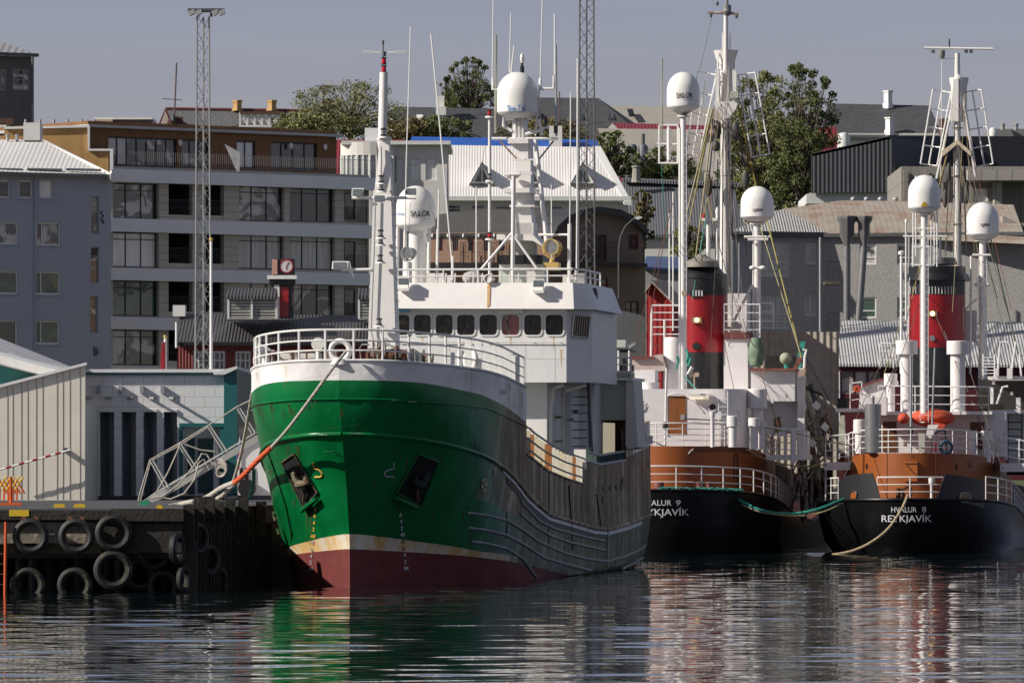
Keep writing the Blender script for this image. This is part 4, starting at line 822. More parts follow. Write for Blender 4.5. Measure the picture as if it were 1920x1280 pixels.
# ================================================================ trees
def leafmat(n,c,v=.5): return M(n,c,.7,v,.5,spec=.3)
BARK=M('bark',(.09,.07,.05),.9,.3,4)
def tree(name,label,px,y,top,bot,wpx,mat,seed,n=5000,ls=.2,spiky=.3,open_=.5,group='trees on the hillside',lobes=None):
    random.seed(seed); k=y/FX; x=W.X(px,y); zt=W.Z(top,x,y); zb=W.Z(bot,x,y); rw=wpx*k/2; g0=zg(y)
    t=thing(name,label,'tree',(x,y,g0),group); hh=(zt-zb)/2; c=Vector((x,y,zb+hh)); m=MB(); m.cyl((x,y,g0),(x,y,zb+hh),.28,.12,n=8)
    cl=[]
    for i in range(90 if lobes is None else lobes):
        while 1:
            p=Vector((random.uniform(-1,1),random.uniform(-1,1),random.uniform(-1,1)))
            if p.length<=1 and random.random()<.35+p.length: break
        if p.z<-.2: p.x*=1.05
        q=Vector((c.x+p.x*rw,c.y+p.y*rw*.8,c.z+p.z*hh*(1+.12*random.uniform(-1,1)))); cl.append((q,random.uniform(.4,1)*rw*.22))
    for i in range(int(10*spiky*2)):
        a=random.uniform(-1,1); q=Vector((c.x+a*rw*.8,c.y+random.uniform(-.4,.4)*rw,c.z+hh*(1.02-.35*a*a)+random.uniform(0,.12)*hh)); cl.append((q,rw*.1))
    for q,r in cl: 
        s_=Vector((x,y,zb+hh*random.uniform(.0,.8))); mid=s_.lerp(q,.5)+Vector((0,0,.2)); m.tube([s_,mid,q],[.07,.045,.015],5)
    m.build('trunk',BARK,t); rng=np.random.RandomState(seed); v=[];f=[]
    for i in range(n):
        q,r=cl[i%len(cl)]; d=rng.normal(size=3); d/=np.linalg.norm(d)+1e-9; d*=r*(rng.rand()**.45)*1.15
        p=np.array(q)+d*np.array([1,1,.8]); a=rng.normal(size=3); a/=np.linalg.norm(a); b=np.cross(a,rng.normal(size=3)); b/=np.linalg.norm(b)+1e-9
        s_=ls*rng.uniform(.5,1.1); j=len(v); v+=[tuple(p-a*s_),tuple(p-b*s_*.45),tuple(p+a*s_),tuple(p+b*s_*.45)]; f.append((j,j+1,j+2,j+3))
    mm=MB(); mm.v=v; mm.f=f; mm.build('crown',mat,t,flat=True); return t
OL=leafmat('olive_leaves',(.19,.195,.075),.9); DG=leafmat('dark_leaves',(.12,.14,.05),.9); BN=leafmat('autumn_leaves',(.15,.125,.05),.9)
tree('willow_tree','spreading olive green willow left of the foremast',655,575,165,262,230,OL,1,11000,.13,.9,lobes=130)
tree('shrub_tree','low olive bush beside the timber penthouse',575,560,215,262,130,OL,11,3500,.18,.4)
tree('poplar_tree','tall dark poplar left of the largest radome',880,620,118,262,95,DG,2,9000,.14,1.2,lobes=140)
tree('poplar_tree','slim dark poplar top just left of the tall poplar',840,625,150,262,38,DG,21,3500,.14,1,lobes=60)
tree('garden_tree','rounded dark tree in front of the dark slate roof',830,560,222,290,130,DG,3,5000,.18,.2)
tree('garden_tree','brownish hedge like tree right of the largest radome',1010,555,228,285,170,BN,5,5000,.18,.2)
tree('garden_tree','green brown tree between the two dormer roofs on the hill',760,558,225,285,120,BN,6,3800,.18,.2)
tree('garden_tree','dense tree beside the slate grey vent cowls',1150,520,250,350,80,DG,7,3800,.17,.3)
tree('garden_tree','leafy tree below the sandy gable roof',1240,522,285,350,130,DG,8,4200,.17,.3)
tree('broad_tree','large leafy green tree right of the tall mast',1435,505,155,410,170,OL,9,17000,.15,.7,lobes=150)
tree('broad_tree','largest dark green tree left of the black slate roof',1505,500,140,410,150,DG,10,17000,.15,.8,lobes=150)
tree('broad_tree','dark green tree low behind the right whale catcher mast',1405,512,205,420,120,DG,12,9000,.15,.3)
tree('broad_tree','rounded olive green tree between the tall mast and the dark clad building',1478,508,190,420,130,OL,17,14000,.15,.4,lobes=150)
tree('small_tree','small brownish tree beside the white dormer building',1205,420,365,470,55,BN,13,2600,.13,.6,lobes=60)
tree('small_tree','small green tree seen between the rigging wires',1290,400,430,520,70,OL,14,3500,.13,.6,lobes=60)
# ================================================================ green fishing ship
S=Fr(-4.9,193.5,math.asin(.155))
ship=thing('fishing_ship','green and white steel fishing ship with grimy brown side moored bow first at the quay','ship',(-4.9,193.5,0))
I=lambda t:(lambda q:float(np.interp(q,[a for a,_ in t],[b for _,b in t])))
def smooth_tab(t,n=200):
    # monotone cubic resample of a table
    x=np.array([a for a,_ in t],float); y=np.array([b for _,b in t],float); d=np.diff(y)/np.diff(x); m=np.zeros_like(y)
    m[1:-1]=np.where(d[1:]*d[:-1]>0,2*d[1:]*d[:-1]/(d[1:]+d[:-1]+1e-12),0); m[0]=d[0]*1.4; m[-1]=d[-1]
    X=np.linspace(x[0],x[-1],n); k=np.clip(np.searchsorted(x,X)-1,0,len(x)-2); h=x[k+1]-x[k]; s=(X-x[k])/h
    Y=(2*s**3-3*s**2+1)*y[k]+(s**3-2*s**2+s)*h*m[k]+(-2*s**3+3*s**2)*y[k+1]+(s**3-s**2)*h*m[k+1]
    return lambda q:float(np.interp(q,X,Y))
bt=[(-1.8,0),(-1.72,.75),(-1.45,1.5),(-.9,2.2),(0,2.75),(1.2,3.2),(2.6,3.55),(4.2,3.78),(6,3.85),(34,3.85),(40,3.75)]
LV=[] # (u0,b,z)
def level(u0,b,z): LV.append((u0,smooth_tab(b,400),z))
def zpix(btab,poly,side=1):
    b=smooth_tab(btab,400); px=[p for p,_ in poly]; py=[q for _,q in poly]
    us=np.linspace(btab[0][0],40,300); zs=[]
    for u in us:
        P_=S.proj(b(u),u,4)[0]; yy=float(np.interp(P_,px,py)); zs.append(S.Z(yy,b(u),u))
    zs=np.array(zs); 
    k=np.ones(9)/9; zp=np.pad(zs,4,mode='edge'); zs2=np.convolve(zp,k,'valid')
    return (lambda u:float(np.interp(u,us,zs2)))
b0=[(0,0),(1,.35),(2,.8),(4,1.5),(7,2.2),(12,2.9),(26,3.0),(34,2.5),(40,1.2)]
b1=[(0,0),(1,.62),(2,1.25),(4,2.25),(6.5,3.0),(9,3.4),(14,3.6),(26,3.6),(34,3.4),(38,3.1),(40,2.8)]
b3=[(-.12,0),(.8,.85),(2,1.6),(4,2.6),(6,3.15),(9,3.55),(13,3.75),(30,3.8),(40,3.5)]
b4=[(-.65,0),(-.45,.55),(.2,1.25),(1.2,1.95),(2.7,2.7),(4.7,3.3),(7,3.65),(10,3.82),(34,3.85),(40,3.7)]
b5=[(-1.35,0),(-1.25,.65),(-.9,1.3),(-.1,2.1),(1.2,2.75),(2.8,3.25),(4.6,3.6),(7,3.82),(10,3.85),(34,3.87),(40,3.8)]
p5=[(650,811),(660,812),(765,820),(840,833),(890,848),(915,858),(940,874),(965,897),(990,930),(1030,965),(1070,977),(1115,990),(1140,992),(1177,982),(1202,972),(1232,959)]
p6=[(650,746),(740,750),(840,757),(915,765),(945,779),(989,800)]
p7=[(640,712),(690,711),(800,718),(840,726),(902,739),(940,757),(960,770),(989,793)]
p8=[(640,674),(690,675),(740,677),(850,686),(910,695),(945,705),(989,726)]
pt=[(989,852),(1027,882),(1060,896),(1094,907),(1096,907),(1097,862),(1127,870),(1172,862),(1176,802),(1225,787)]
z5=zpix(b5,p5); z6=zpix(bt,p6); z7=zpix(bt,p7); z8=zpix(bt,p8)
z1=lambda u:0.; z2=lambda u:max(1.15-.055*u,-.4); z3=lambda u: float(np.interp(u,[0,2,5.5,9,16,26,40],[1.6,1.37,1.02,.85,.45,.25,.3]))
z4=lambda u:z3(u)+(z5(u)-z3(u))*.55
def mixb(a,b,f): A,B=smooth_tab(a,400),smooth_tab(b,400); return None
for tab,z in ((b0,lambda u:-1.2),(b1,z1),(b3,z2),(b3,z3),(b4,z4),(b5,z5),(bt,z6),(bt,z7),(bt,z8)): LV.append((tab[0][0],smooth_tab(tab,400),z))
# the second level lies between waterline and white stripe
l1=LV[1][1]; l3=LV[3][1]; LV[2]=(-.05,(lambda u:(l1(max(u,0))+l3(u))/2 if u>0 else 0.),z2)
UB=10.0
def b_at(u,z):
    """half breadth of the hull at station u, height z"""
    zs=[];bs=[]
    for u0,b,zf in LV: zs.append(zf(max(u,u0))); bs.append(b(u) if u>u0 else -.0)
    return float(np.interp(z,zs,bs))
def surf(px,py,off=.012,side=1,umax=40):
    best=None; prev=None; u=-1.9
    while u<umax:
        bb=1.0
        for _ in range(3):
            z=S.Z(py,side*bb,u); bb=b_at(u,z)
        if bb>0:
            e=S.proj(side*bb,u,z)[0]-px
            if prev is not None and (e>0)!=(prev[0]>0):
                f=prev[0]/(prev[0]-e); uu=prev[1]+(u-prev[1])*f; b2=b_at(uu,z); 
                return (side*b2,uu,S.Z(py,side*b2,uu))
            if best is None or abs(e)<best[0]: best=(abs(e),(side*bb,u,z))
            prev=(e,u)
        u+=.25 if u>3 else .1
    return best[1]
def surfw(px,py,off=.015,side=None):
    if side is None: side=1 if px>650 else -1
    a=Vector(S(*surf(px,py,side=side))); d=(Vector((0,0,H))-a).normalized(); n=Vector(S(side,-.35,0))-Vector(S(0,0,0)); n.normalize()
    return tuple(a+n*off+d*off)
def hullmat(name,base,grime=(.15,.115,.082),u_a=3.6,u_b=7.2,gs=.96,rough=.3,stain=None,full=0,coat=.5):
    m=bpy.data.materials.new(name); m.use_nodes=True; nt=m.node_tree; N=nt.nodes.new; l=nt.links.new; b=nt.nodes['Principled BSDF']
    b.inputs['Coat Weight'].default_value=coat*.2; b.inputs['Specular IOR Level'].default_value=.2; b.inputs['Coat Roughness'].default_value=.15
    tc=N('ShaderNodeTexCoord'); sx=N('ShaderNodeVectorMath'); sx.operation='DOT_PRODUCT'; l(tc.outputs['Object'],sx.inputs[0]); sx.inputs[1].default_value=(.155,.988,0)
    mp=N('ShaderNodeMapping'); mp.inputs['Scale'].default_value=(2.2,2.2,.16); l(tc.outputs['Object'],mp.inputs[0])
    z=N('ShaderNodeTexNoise'); z.inputs['Scale'].default_value=1.3; z.inputs['Detail'].default_value=9; z.inputs['Roughness'].default_value=.7; l(mp.outputs[0],z.inputs['Vector'])
    ad=N('ShaderNodeMath'); ad.operation='MULTIPLY_ADD'; ad.inputs[1].default_value=9; l(z.outputs[0],ad.inputs[0]); l(sx.outputs['Value'],ad.inputs[2])
    q=N('ShaderNodeMapRange'); q.inputs[1].default_value=u_a+4.5; q.inputs[2].default_value=u_b+4.5; l(ad.outputs[0],q.inputs[0]); q.inputs[4].default_value=gs
    r2=N('ShaderNodeValToRGB'); e=r2.color_ramp.elements; e[0].position=.40; e[0].color=(grime[0]*.5,grime[1]*.5,grime[2]*.5,1); e[1].position=.52; e[1].color=(grime[0]*1.5,grime[1]*1.5,grime[2]*1.5,1); x=e.new(.60); x.color=(grime[0]*3.6,grime[1]*3.7,grime[2]*3.9,1); x=e.new(.45); x.color=(grime[0]*1.25,grime[1]*.95,grime[2]*.75,1)
    mp3=N('ShaderNodeMapping'); mp3.inputs['Scale'].default_value=(2.0,2.0,.13); l(tc.outputs['Object'],mp3.inputs[0])
    z3_=N('ShaderNodeTexNoise'); z3_.inputs['Scale'].default_value=1.2; z3_.inputs['Detail'].default_value=8; l(mp3.outputs[0],z3_.inputs['Vector']); z4_=N('ShaderNodeTexNoise'); z4_.inputs['Scale'].default_value=.5; z4_.inputs['Detail'].default_value=9; z4_.inputs['Roughness'].default_value=.7; l(tc.outputs['Object'],z4_.inputs['Vector'])
    mxx=N('ShaderNodeMix'); mxx.inputs[0].default_value=.45; l(z3_.outputs[0],mxx.inputs[2]); l(z4_.outputs[0],mxx.inputs[3]); l(mxx.outputs[0],r2.inputs[0])
    n1=N('ShaderNodeTexNoise'); n1.inputs['Scale'].default_value=.7; n1.inputs['Detail'].default_value=8; l(tc.outputs['Object'],n1.inputs['Vector'])
    v=N('ShaderNodeMapRange'); v.inputs[1].default_value=.3; v.inputs[2].default_value=.7; v.inputs[3].default_value=.78; v.inputs[4].default_value=1.2; l(n1.outputs[0],v.inputs[0])
    vm=N('ShaderNodeVectorMath'); vm.operation='SCALE'; vm.inputs[0].default_value=base; l(v.outputs[0],vm.inputs['Scale'])
    # rust specks and drips
    rs=N('ShaderNodeTexNoise'); rs.inputs['Scale'].default_value=1; rs.inputs['Detail'].default_value=10; rs.inputs['Roughness'].default_value=.75; mp2=N('ShaderNodeMapping'); mp2.inputs['Scale'].default_value=(2.6,2.6,.7); l(tc.outputs['Object'],mp2.inputs[0]); l(mp2.outputs[0],rs.inputs['Vector'])
    rq=N('ShaderNodeMapRange'); rq.inputs[1].default_value=.625; rq.inputs[2].default_value=.69; rq.inputs[4].default_value=.75; l(rs.outputs[0],rq.inputs[0])
    a=N('ShaderNodeMix'); a.data_type='RGBA'; l(rq.outputs[0],a.inputs[0]); l(vm.outputs[0],a.inputs[6]); a.inputs[7].default_value=(*(stain or (.13,.05,.025)),1)
    c=N('ShaderNodeMix'); c.data_type='RGBA'; l(q.outputs[0],c.inputs[0]); l(a.outputs[2],c.inputs[6]); l(r2.outputs[0],c.inputs[7]); l(c.outputs[2],b.inputs['Base Color'])
    ro=N('ShaderNodeMapRange'); ro.inputs[3].default_value=rough; ro.inputs[4].default_value=.6; l(q.outputs[0],ro.inputs[0]); l(ro.outputs[0],b.inputs['Roughness'])
    nb=N('ShaderNodeTexNoise'); nb.inputs['Scale'].default_value=.8; nb.inputs['Detail'].default_value=3; l(tc.outputs['Object'],nb.inputs['Vector'])
    bp=N('ShaderNodeBump'); bp.inputs['Distance'].default_value=.07; l(nb.outputs[0],bp.inputs['Height'])
    wv=N('ShaderNodeTexBrick'); mp4=N('ShaderNodeMapping'); mp4.inputs['Rotation'].default_value=(R(90),0,R(8)); l(tc.outputs['Object'],mp4.inputs[0]); l(mp4.outputs[0],wv.inputs['Vector'])
    wv.inputs['Brick Width'].default_value=5; wv.inputs['Row Height'].default_value=1.6; wv.inputs['Mortar Size'].default_value=.006; wv.inputs['Scale'].default_value=1
    bp2=N('ShaderNodeBump'); bp2.inputs['Distance'].default_value=.012; l(wv.outputs['Fac'],bp2.inputs['Height']); l(bp.outputs[0],bp2.inputs['Normal']); l(bp2.outputs[0],b.inputs['Normal'])
    return m
HG=hullmat('hull_green',(.002,.135,.036)); HGL=hullmat('hull_green_low',(.002,.135,.036),grime=(.085,.09,.07),u_a=5,u_b=10,gs=.85)
HR=hullmat('hull_boot_red',(.17,.045,.042),grime=(.06,.03,.03),u_a=12,u_b=30,rough=.6,stain=(.3,.16,.12),coat=0)
HW=hullmat('hull_white',(.74,.73,.72),grime=(.3,.28,.26),u_a=5.5,u_b=13,gs=.6,rough=.45,stain=(.5,.35,.2))
HS=hullmat('hull_stripe',(.72,.68,.6),grime=(.25,.25,.22),u_a=7.5,u_b=9.5,gs=1,rough=.5,stain=(.62,.36,.08))
nt=HS.node_tree
for n in nt.nodes:
    if n.type=='MAP_RANGE' and abs(n.inputs[1].default_value-.625)<1e-3: n.inputs[1].default_value=.40; n.inputs[2].default_value=.56; n.inputs[4].default_value=.85
    if n.type=='MAPPING' and abs(n.inputs[3].default_value[2]-.7)<1e-3: n.inputs[3].default_value=(1.1,1.1,.15)
HGW=hullmat('hull_stern_white',(.5,.48,.45),grime=(.56,.53,.5),u_a=-20,u_b=-10,gs=.9,rough=.6)
mats=[HR,HS,HGL,HG,HW,HGW]
hb=MB(S)
def usts(u0,u1,n,p=2.2): return [u0+(u1-u0)*(i/n)**p for i in range(n+1)]
NB=46
def grid(rows,rowmats,u_start,u_end,n,p=1):
    for s_ in (1,-1):
        cols=[]
        for i in range(n+1):
            t=(i/n)**p; col=[]
            for (u0,b,zf) in rows:
                a0=u0 if u_start is None else u_start; u=a0+(u_end-a0)*t; col.append((s_*(b(u)),u,zf(u)))
            cols.append(col)
        m=len(rows); v=[q for c in cols for q in c]; f=[]
        for k in range(m-1):
            hb.m=rowmats[k]
            f=[((i*m+k),((i+1)*m+k),((i+1)*m+k+1),(i*m+k+1)) if s_>0 else ((i*m+k),(i*m+k+1),((i+1)*m+k+1),((i+1)*m+k)) for i in range(n)]
            if k==0: hb.add(v,f); base=len(hb.v)-len(v)
            else: hb.f+=[tuple(x+base for x in ff) for ff in f]; hb.mi+=[rowmats[k]]*len(f)
grid(LV,[0,0,1,2,3,3,3,4],None,UB,NB,2.0)
# aft of the forecastle break
zt_raw=zpix(bt,pt[:5]); UP1=S.U(1096.5,3.85); UP2=S.U(1174,3.85)
def ztop(u):
    if u<UP1: py=np.interp(S.proj(3.85,u,4)[0],[p for p,_ in pt[:5]],[q for _,q in pt[:5]])
    elif u<UP2: py=np.interp(S.proj(3.85,u,4)[0],[1097,1127,1172],[862,870,862])
    else: py=np.interp(S.proj(3.85,u,4)[0],[1176,1226],[803,787])
    return S.Z(float(py),3.85,u)
lt=smooth_tab(bt,400)
grid([(0,LV[0][1],LV[0][2]),(0,LV[1][1],z1),(0,LV[2][1],lambda u:max(z2(u),.04)),(0,LV[3][1],z3),(0,LV[4][1],z4),(0,LV[5][1],z5),(0,lt,lambda u:z5(u)+(ztop(u)-z5(u))*.6),(0,lt,ztop)],[0,0,1 if 0 else 2,2,2,3,3],UB,UP1-.01,30)
grid([(0,LV[0][1],LV[0][2]),(0,LV[1][1],z1),(0,LV[2][1],lambda u:.05),(0,LV[3][1],z3),(0,LV[4][1],z4),(0,LV[5][1],z5),(0,lt,lambda u:z5(u)+(ztop(u)-z5(u))*.6),(0,lt,ztop)],[0,2,2,2,2,3,3],UP1,UP2-.01,14)
zsw=lambda u:S.Z(float(np.interp(S.proj(3.85,u,4)[0],[1172,1230],[858,832])),3.85,u)
grid([(0,LV[0][1],LV[0][2]),(0,LV[1][1],z1),(0,LV[2][1],lambda u:.05),(0,LV[3][1],z3),(0,LV[4][1],z4),(0,LV[5][1],z5),(0,lt,lambda u:z5(u)+(zsw(u)-z5(u))*.6),(0,lt,zsw),(0,lt,ztop)],[0,2,2,2,2,3,3,5],UP2,40,14)
# transom
hb.m=3; cols=[(b(40),zf(40)) for b,zf in ((LV[0][1],LV[0][2]),(LV[1][1],z1),(LV[3][1],z3),(LV[4][1],z4),(LV[5][1],z5),(lt,ztop))]
hb.add([(s_*b,40,z) for s_ in (1,-1) for b,z in cols],[(i,i+6,i+7,i+1) for i in range(5)])
# break bulkhead
hb.m=4; hb.add([(3.85,UB,z5(UB)),(-3.85,UB,z5(UB)),(-3.85,UB,z8(UB)),(3.85,UB,z8(UB))],[(0,1,2,3)])
hb.build('hull',mats,ship)
# decks
DK=M('deck_paint',(.12,.16,.13),.8,.3,2,blotch=.5,blcol=(.2,.1,.05),blth=.55)
m=MB(S); us=[-1.8+(UB+1.8)*(i/30)**2 for i in range(31)]; v=[(s_*max(lt(u)-.02,0),u,z8(u)-.12) for u in us for s_ in (1,-1)]
m.add(v,[(2*i,2*i+2,2*i+3,2*i+1) for i in range(30)]); m.build('foredeck',DK,ship)
m=MB(S); us=[UB+i*1.5 for i in range(21)]; m.add([(s_*3.8,min(u,39.9),3.25 if 0 else S.Z(905,3.8,22)) for u in us for s_ in (1,-1)],[(2*i,2*i+2,2*i+3,2*i+1) for i in range(20)]); m.build('main_deck',DK,ship)
# rub strakes following the plating
def strake(pts,r,mat,name='rub_rail',n=10,side=None,off=0):
    P=[];
    for a,b in zip(pts,pts[1:]):
        k=max(2,int(math.dist(a,b)/14))
        for i in range(k): f=i/k; P.append((a[0]+(b[0]-a[0])*f,a[1]+(b[1]-a[1])*f))
    P.append(pts[-1]); return MB().tube([surfw(*p,off=off,side=side) for p in P],r,7,True).build(name,mat,ship)
# main knuckle strake: along level 5
for s_ in (1,-1):
    P=[]; 
    for i in range(70):
        u=-1.35+41.3*(i/69)**2; P.append((s_*(LV[5][1](u)+.02),u,z5(u)))
    MB(S).tube(P,.07,8).build('knuckle_strake',HG,ship)
    P=[(s_*(lt(u)+.012),u,z6(u)) for u in [-1.8+11.8*(i/40)**2 for i in range(41)]]; MB(S).tube(P,.03,6).build('seam',HG,ship)
    P=[(s_*(lt(u)+.0),u,z8(u)) for u in [-1.8+11.8*(i/40)**2 for i in range(41)]]; MB(S).tube(P,.045,8).build('gunwale',HW,ship)
    P=[(s_*3.86,u,ztop(u)) for u in [UB+.1+(UP1-.2-UB)*i/20 for i in range(21)]]; MB(S).tube(P,.04,6).build('gunwale',HG,ship)
SG=M('strake_grey_green',(.13,.155,.145),.5,.3,3,blotch=.6,blcol=(.3,.3,.28),blth=.5,blsc=4)
for pts in ([(975,938),(985,950),(1010,976),(1040,991),(1070,999),(1100,1007),(1134,1014)],[(975,963),(1000,984),(1030,1003),(1070,1017),(1134,1031)],
            [(875,961),(910,965),(950,975),(980,993),(1010,1015),(1060,1037),(1100,1047),(1138,1052),(1170,1043),(1200,1030),(1229,1013)],
            [(877,989),(915,994),(950,1003),(985,1022),(1020,1045),(1060,1057),(1108,1069)],[(883,1015),(915,1019),(950,1028),(980,1047),(1005,1082)],[(1166,1066),(1190,1054),(1222,1036)]):
    strake(pts,.055,SG)
for pts in ([(492,975),(500,965),(516,961)],[(497,1001),(505,994),(518,990)],[(510,1022),(514,1020),(521,1018)]): strake(pts,.055,HG,side=-1,off=.05)
# white grimy ribbon under the strake and red brown band below it
def ribbon(pts,w0,w1,mat,name,off=.02):
    m=MB(); P=[]
    for a,b in zip(pts,pts[1:]):
        k=max(2,int(math.dist(a,b)/12))
        for i in range(k): f=i/k; P.append((a[0]+(b[0]-a[0])*f,a[1]+(b[1]-a[1])*f))
    P.append(pts[-1]); n=len(P)
    v=[]
    for x,y in P: v+= [surfw(x,y+w0,off),surfw(x,y+w1,off)]
    m.add(v,[(2*i,2*i+1,2*i+3,2*i+2) for i in range(n-1)],True); return m.build(name,mat,ship)
GW_=M('grimy_white_line',(.75,.75,.75),.5,.15,3,streak=.8,scol=(.28,.2,.13),sth=.56)
ribbon([(942,876),(965,899),(990,932),(1010,950),(1030,966),(1070,978),(1115,991),(1138,993)],3,9,GW_,'white_line'); ribbon([(1140,993),(1177,983),(1203,973)],3,10,GW_,'white_line')
ribbon([(950,892),(965,909),(990,942),(1010,960),(1030,975),(1070,987),(1115,1000),(1134,1002)],1.5,13,M('dull_red_band',(.055,.035,.03),.6,.2,3),'red_line')
# vertical plate seams and scupper slots on the side
for px,a,b in ((1028,882,1030),(1138,996,1064),(950,960,1008)): 
    strake([(px,a),(px,(a+b)/2),(px,b)],.018,BLACK,'plate_seam',off=.005)
strake([(1066,910),(1069,950),(1072,1000),(1073,1030)],.03,BLACK,'discharge_slot',off=.01)
for i,px in enumerate((1121,1133,1145,1157,1166)):
    y0=912-i*1.2; m=MB(); m.add([surfw(px-2,y0,.03),surfw(px+2,y0,.03),surfw(px+2,y0+8,.03),surfw(px-2,y0+8,.03)],[(0,1,2,3)],True); m.build('freeing_port',BLACK,ship)
m=MB(); m.add([surfw(*q,.03) for q in ((1118,924),(1123,924),(1130,985),(1126,985))],[(0,1,2,3)],True); m.build('freeing_port',BLACK,ship)
for px,py in ((1218,868),(1168,900),(1132,935)): m=MB(); m.add([surfw(px+3*math.cos(a)*.8,py+8*math.sin(a),.03) for a in [i*math.pi/5 for i in range(10)]],[tuple(range(10))],True); m.build('hawse_slot',DSTEEL,ship)
# markings
YM=M('yellow_mark',(.6,.36,.05),.6); WMk=M('white_mark',(.6,.6,.6),.6); GM=M('grey_mark',(.28,.3,.32),.6)
strake([(588,867),(590,878),(599,880),(605,886),(605,892),(601,894),(591,894)],.03,YM,'bulb_mark',side=-1,off=.01)
strake([(738,867),(738,879),(729,880),(722,884),(720,889),(723,893),(738,894)],.03,GM,'bulb_mark',off=.01)
for i,(t_,py) in enumerate((('8',955),('6',967),('4',980),('2',992),('4M',1005),('8',1017),('6',1030),('4',1042),('2',1054),('3M',1067))):
    w_=2.2*len(t_); x=592-i*1.05; lettering(ship,t_,x-w_,x+w_,py-4,py+3.5,lambda a,b:surfw(a,b,.02,-1),YM if i<5 else GM,.02,'draught_mark')
for i,(t_,py) in enumerate((('6',965),('4',977),('2',990),('4M',1002),('8',1015),('6',1028),('4',1040),('2',1053),('3M',1065))):
    w_=2.2*len(t_); x=750+i*1.25; lettering(ship,t_,x-w_,x+w_,py-4,py+3.5,lambda a,b:surfw(a,b,.02,1),WMk if i<4 or i>5 else DSTEEL,.02,'draught_mark')
# thruster marks
for cx,cy,rx,ry,sd in ((907,909,5.5,13,1),(492,909,3.5,12,-1)):
    m=MB(); m.add([surfw(cx+rx*math.cos(a),cy+ry*math.sin(a),.02,sd) for a in [i*math.pi/10 for i in range(20)]],[tuple(range(20))],True); o=m.build('thruster_mark',M('cream_mark',(.55,.5,.35),.6),ship)
    if sd>0:
        m=MB()
        for a in (0,math.pi/2,math.pi,3*math.pi/2): m.add([surfw(cx,cy,.03,sd)]+[surfw(cx+rx*.85*math.cos(a+d),cy+ry*.85*math.sin(a+d),.03,sd) for d in (.15,.8)],[(0,1,2)],True)
        m.build('thruster_blades',DSTEEL,o)
lettering(ship,'JÓHANNA',936,948,727,742,lambda a,b:surfw(a,b,.03,1),GM,.01,'worn_name')
# anchor pockets as near-black patches painting the recess shade, with anchors
def pocket(pts,lip,side,cx,cy):
    
    n=7; q4=lambda a,b:((pts[0][0]*(1-a)+pts[1][0]*a)*(1-b)+(pts[3][0]*(1-a)+pts[2][0]*a)*b,(pts[0][1]*(1-a)+pts[1][1]*a)*(1-b)+(pts[3][1]*(1-a)+pts[2][1]*a)*b)
    o=MB().add([surfw(*q4(i/n,j/n),off=.035,side=side) for j in range(n+1) for i in range(n+1)],[(j*(n+1)+i,j*(n+1)+i+1,(j+1)*(n+1)+i+1,(j+1)*(n+1)+i) for j in range(n) for i in range(n)],True).build('anchor_pocket',M('pocket_shade',(.004,.004,.004),.9),ship)
    for a,b in zip(pts,pts[1:]+pts[:1]): MB().tube([surfw(a[0]+(b[0]-a[0])*f,a[1]+(b[1]-a[1])*f,.04,side) for f in (0,.25,.5,.75,1)],.035 if side<0 else .02,6,True).build('pocket_rim',M('rusty_green_rim',(.03,.06,.03),.7,.3,4,blotch=.9,blcol=(.15,.07,.04),blth=.5,blsc=3) if side<0 else HG,o)
    AN=M('anchor_iron',(.16,.15,.1),.8,.3,6,blotch=.7,blcol=(.2,.1,.05),blth=.5,blsc=5) if side<0 else M('anchor_shaded',(.006,.012,.012),.7)  # right-hand anchor near-black: shade of the unlit side put into its colour
    q=lambda x,y,o_=.14:surfw(cx-x if side>0 else cx+x,cy+y,o_,side)
    m=MB(); m.tube([q(-18,-24,.08),q(-16,-20,.12),q(-11,-10,.16),q(-4,-1,.18)],[.03,.085,.10,.09],8,True); m.build('anchor_fluke',AN,o)
    m=MB(); m.tube([q(3,-14,.08),q(6,-8,.12),q(7,0,.14)],[.03,.07,.09],8,True); m.build('anchor_fluke',AN,o)
    m=MB(); m.tube([q(-11,4,.12),q(-9,2,.16),q(0,0,.2),q(8,-1,.16),q(10,-5,.1)],[.06,.06,.12,.07,.05],8,True); m.tube([q(-9,1,.14),q(-7,8,.12)],.05,6,True); m.tube([q(-1,0,.18),q(3,9,.14)],[.10,.08],8,True); m.build('anchor_crown',AN,o)
    m=MB(); m.tube([q(3,9,.14),q(3,20,.1),q(0,32,.08)],.045,8,True); m.build('anchor_shank',M('rusty_green_rim',(0,0,0)),o)
    MB().tube([surfw(*lip[0],.1,side),surfw((lip[0][0]+lip[1][0])/2,(lip[0][1]+lip[1][1])/2,.12,side),surfw(*lip[1],.1,side)],.075,8,True).build('anchor_bolster',HG,ship)
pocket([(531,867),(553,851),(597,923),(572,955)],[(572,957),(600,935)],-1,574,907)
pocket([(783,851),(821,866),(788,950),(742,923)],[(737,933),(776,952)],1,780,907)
# faint weld frames near the pocket
strake([(448+130,0)][:0]+[(608,846),(648,847),(649,822)],.012,HG,'weld_seam',side=-1)
MB().tube([surfw(649.5,y_,.0,-1) for y_ in range(892,1102,10)],.035,6,True).build('stem_bar',HG,ship) if 0 else None
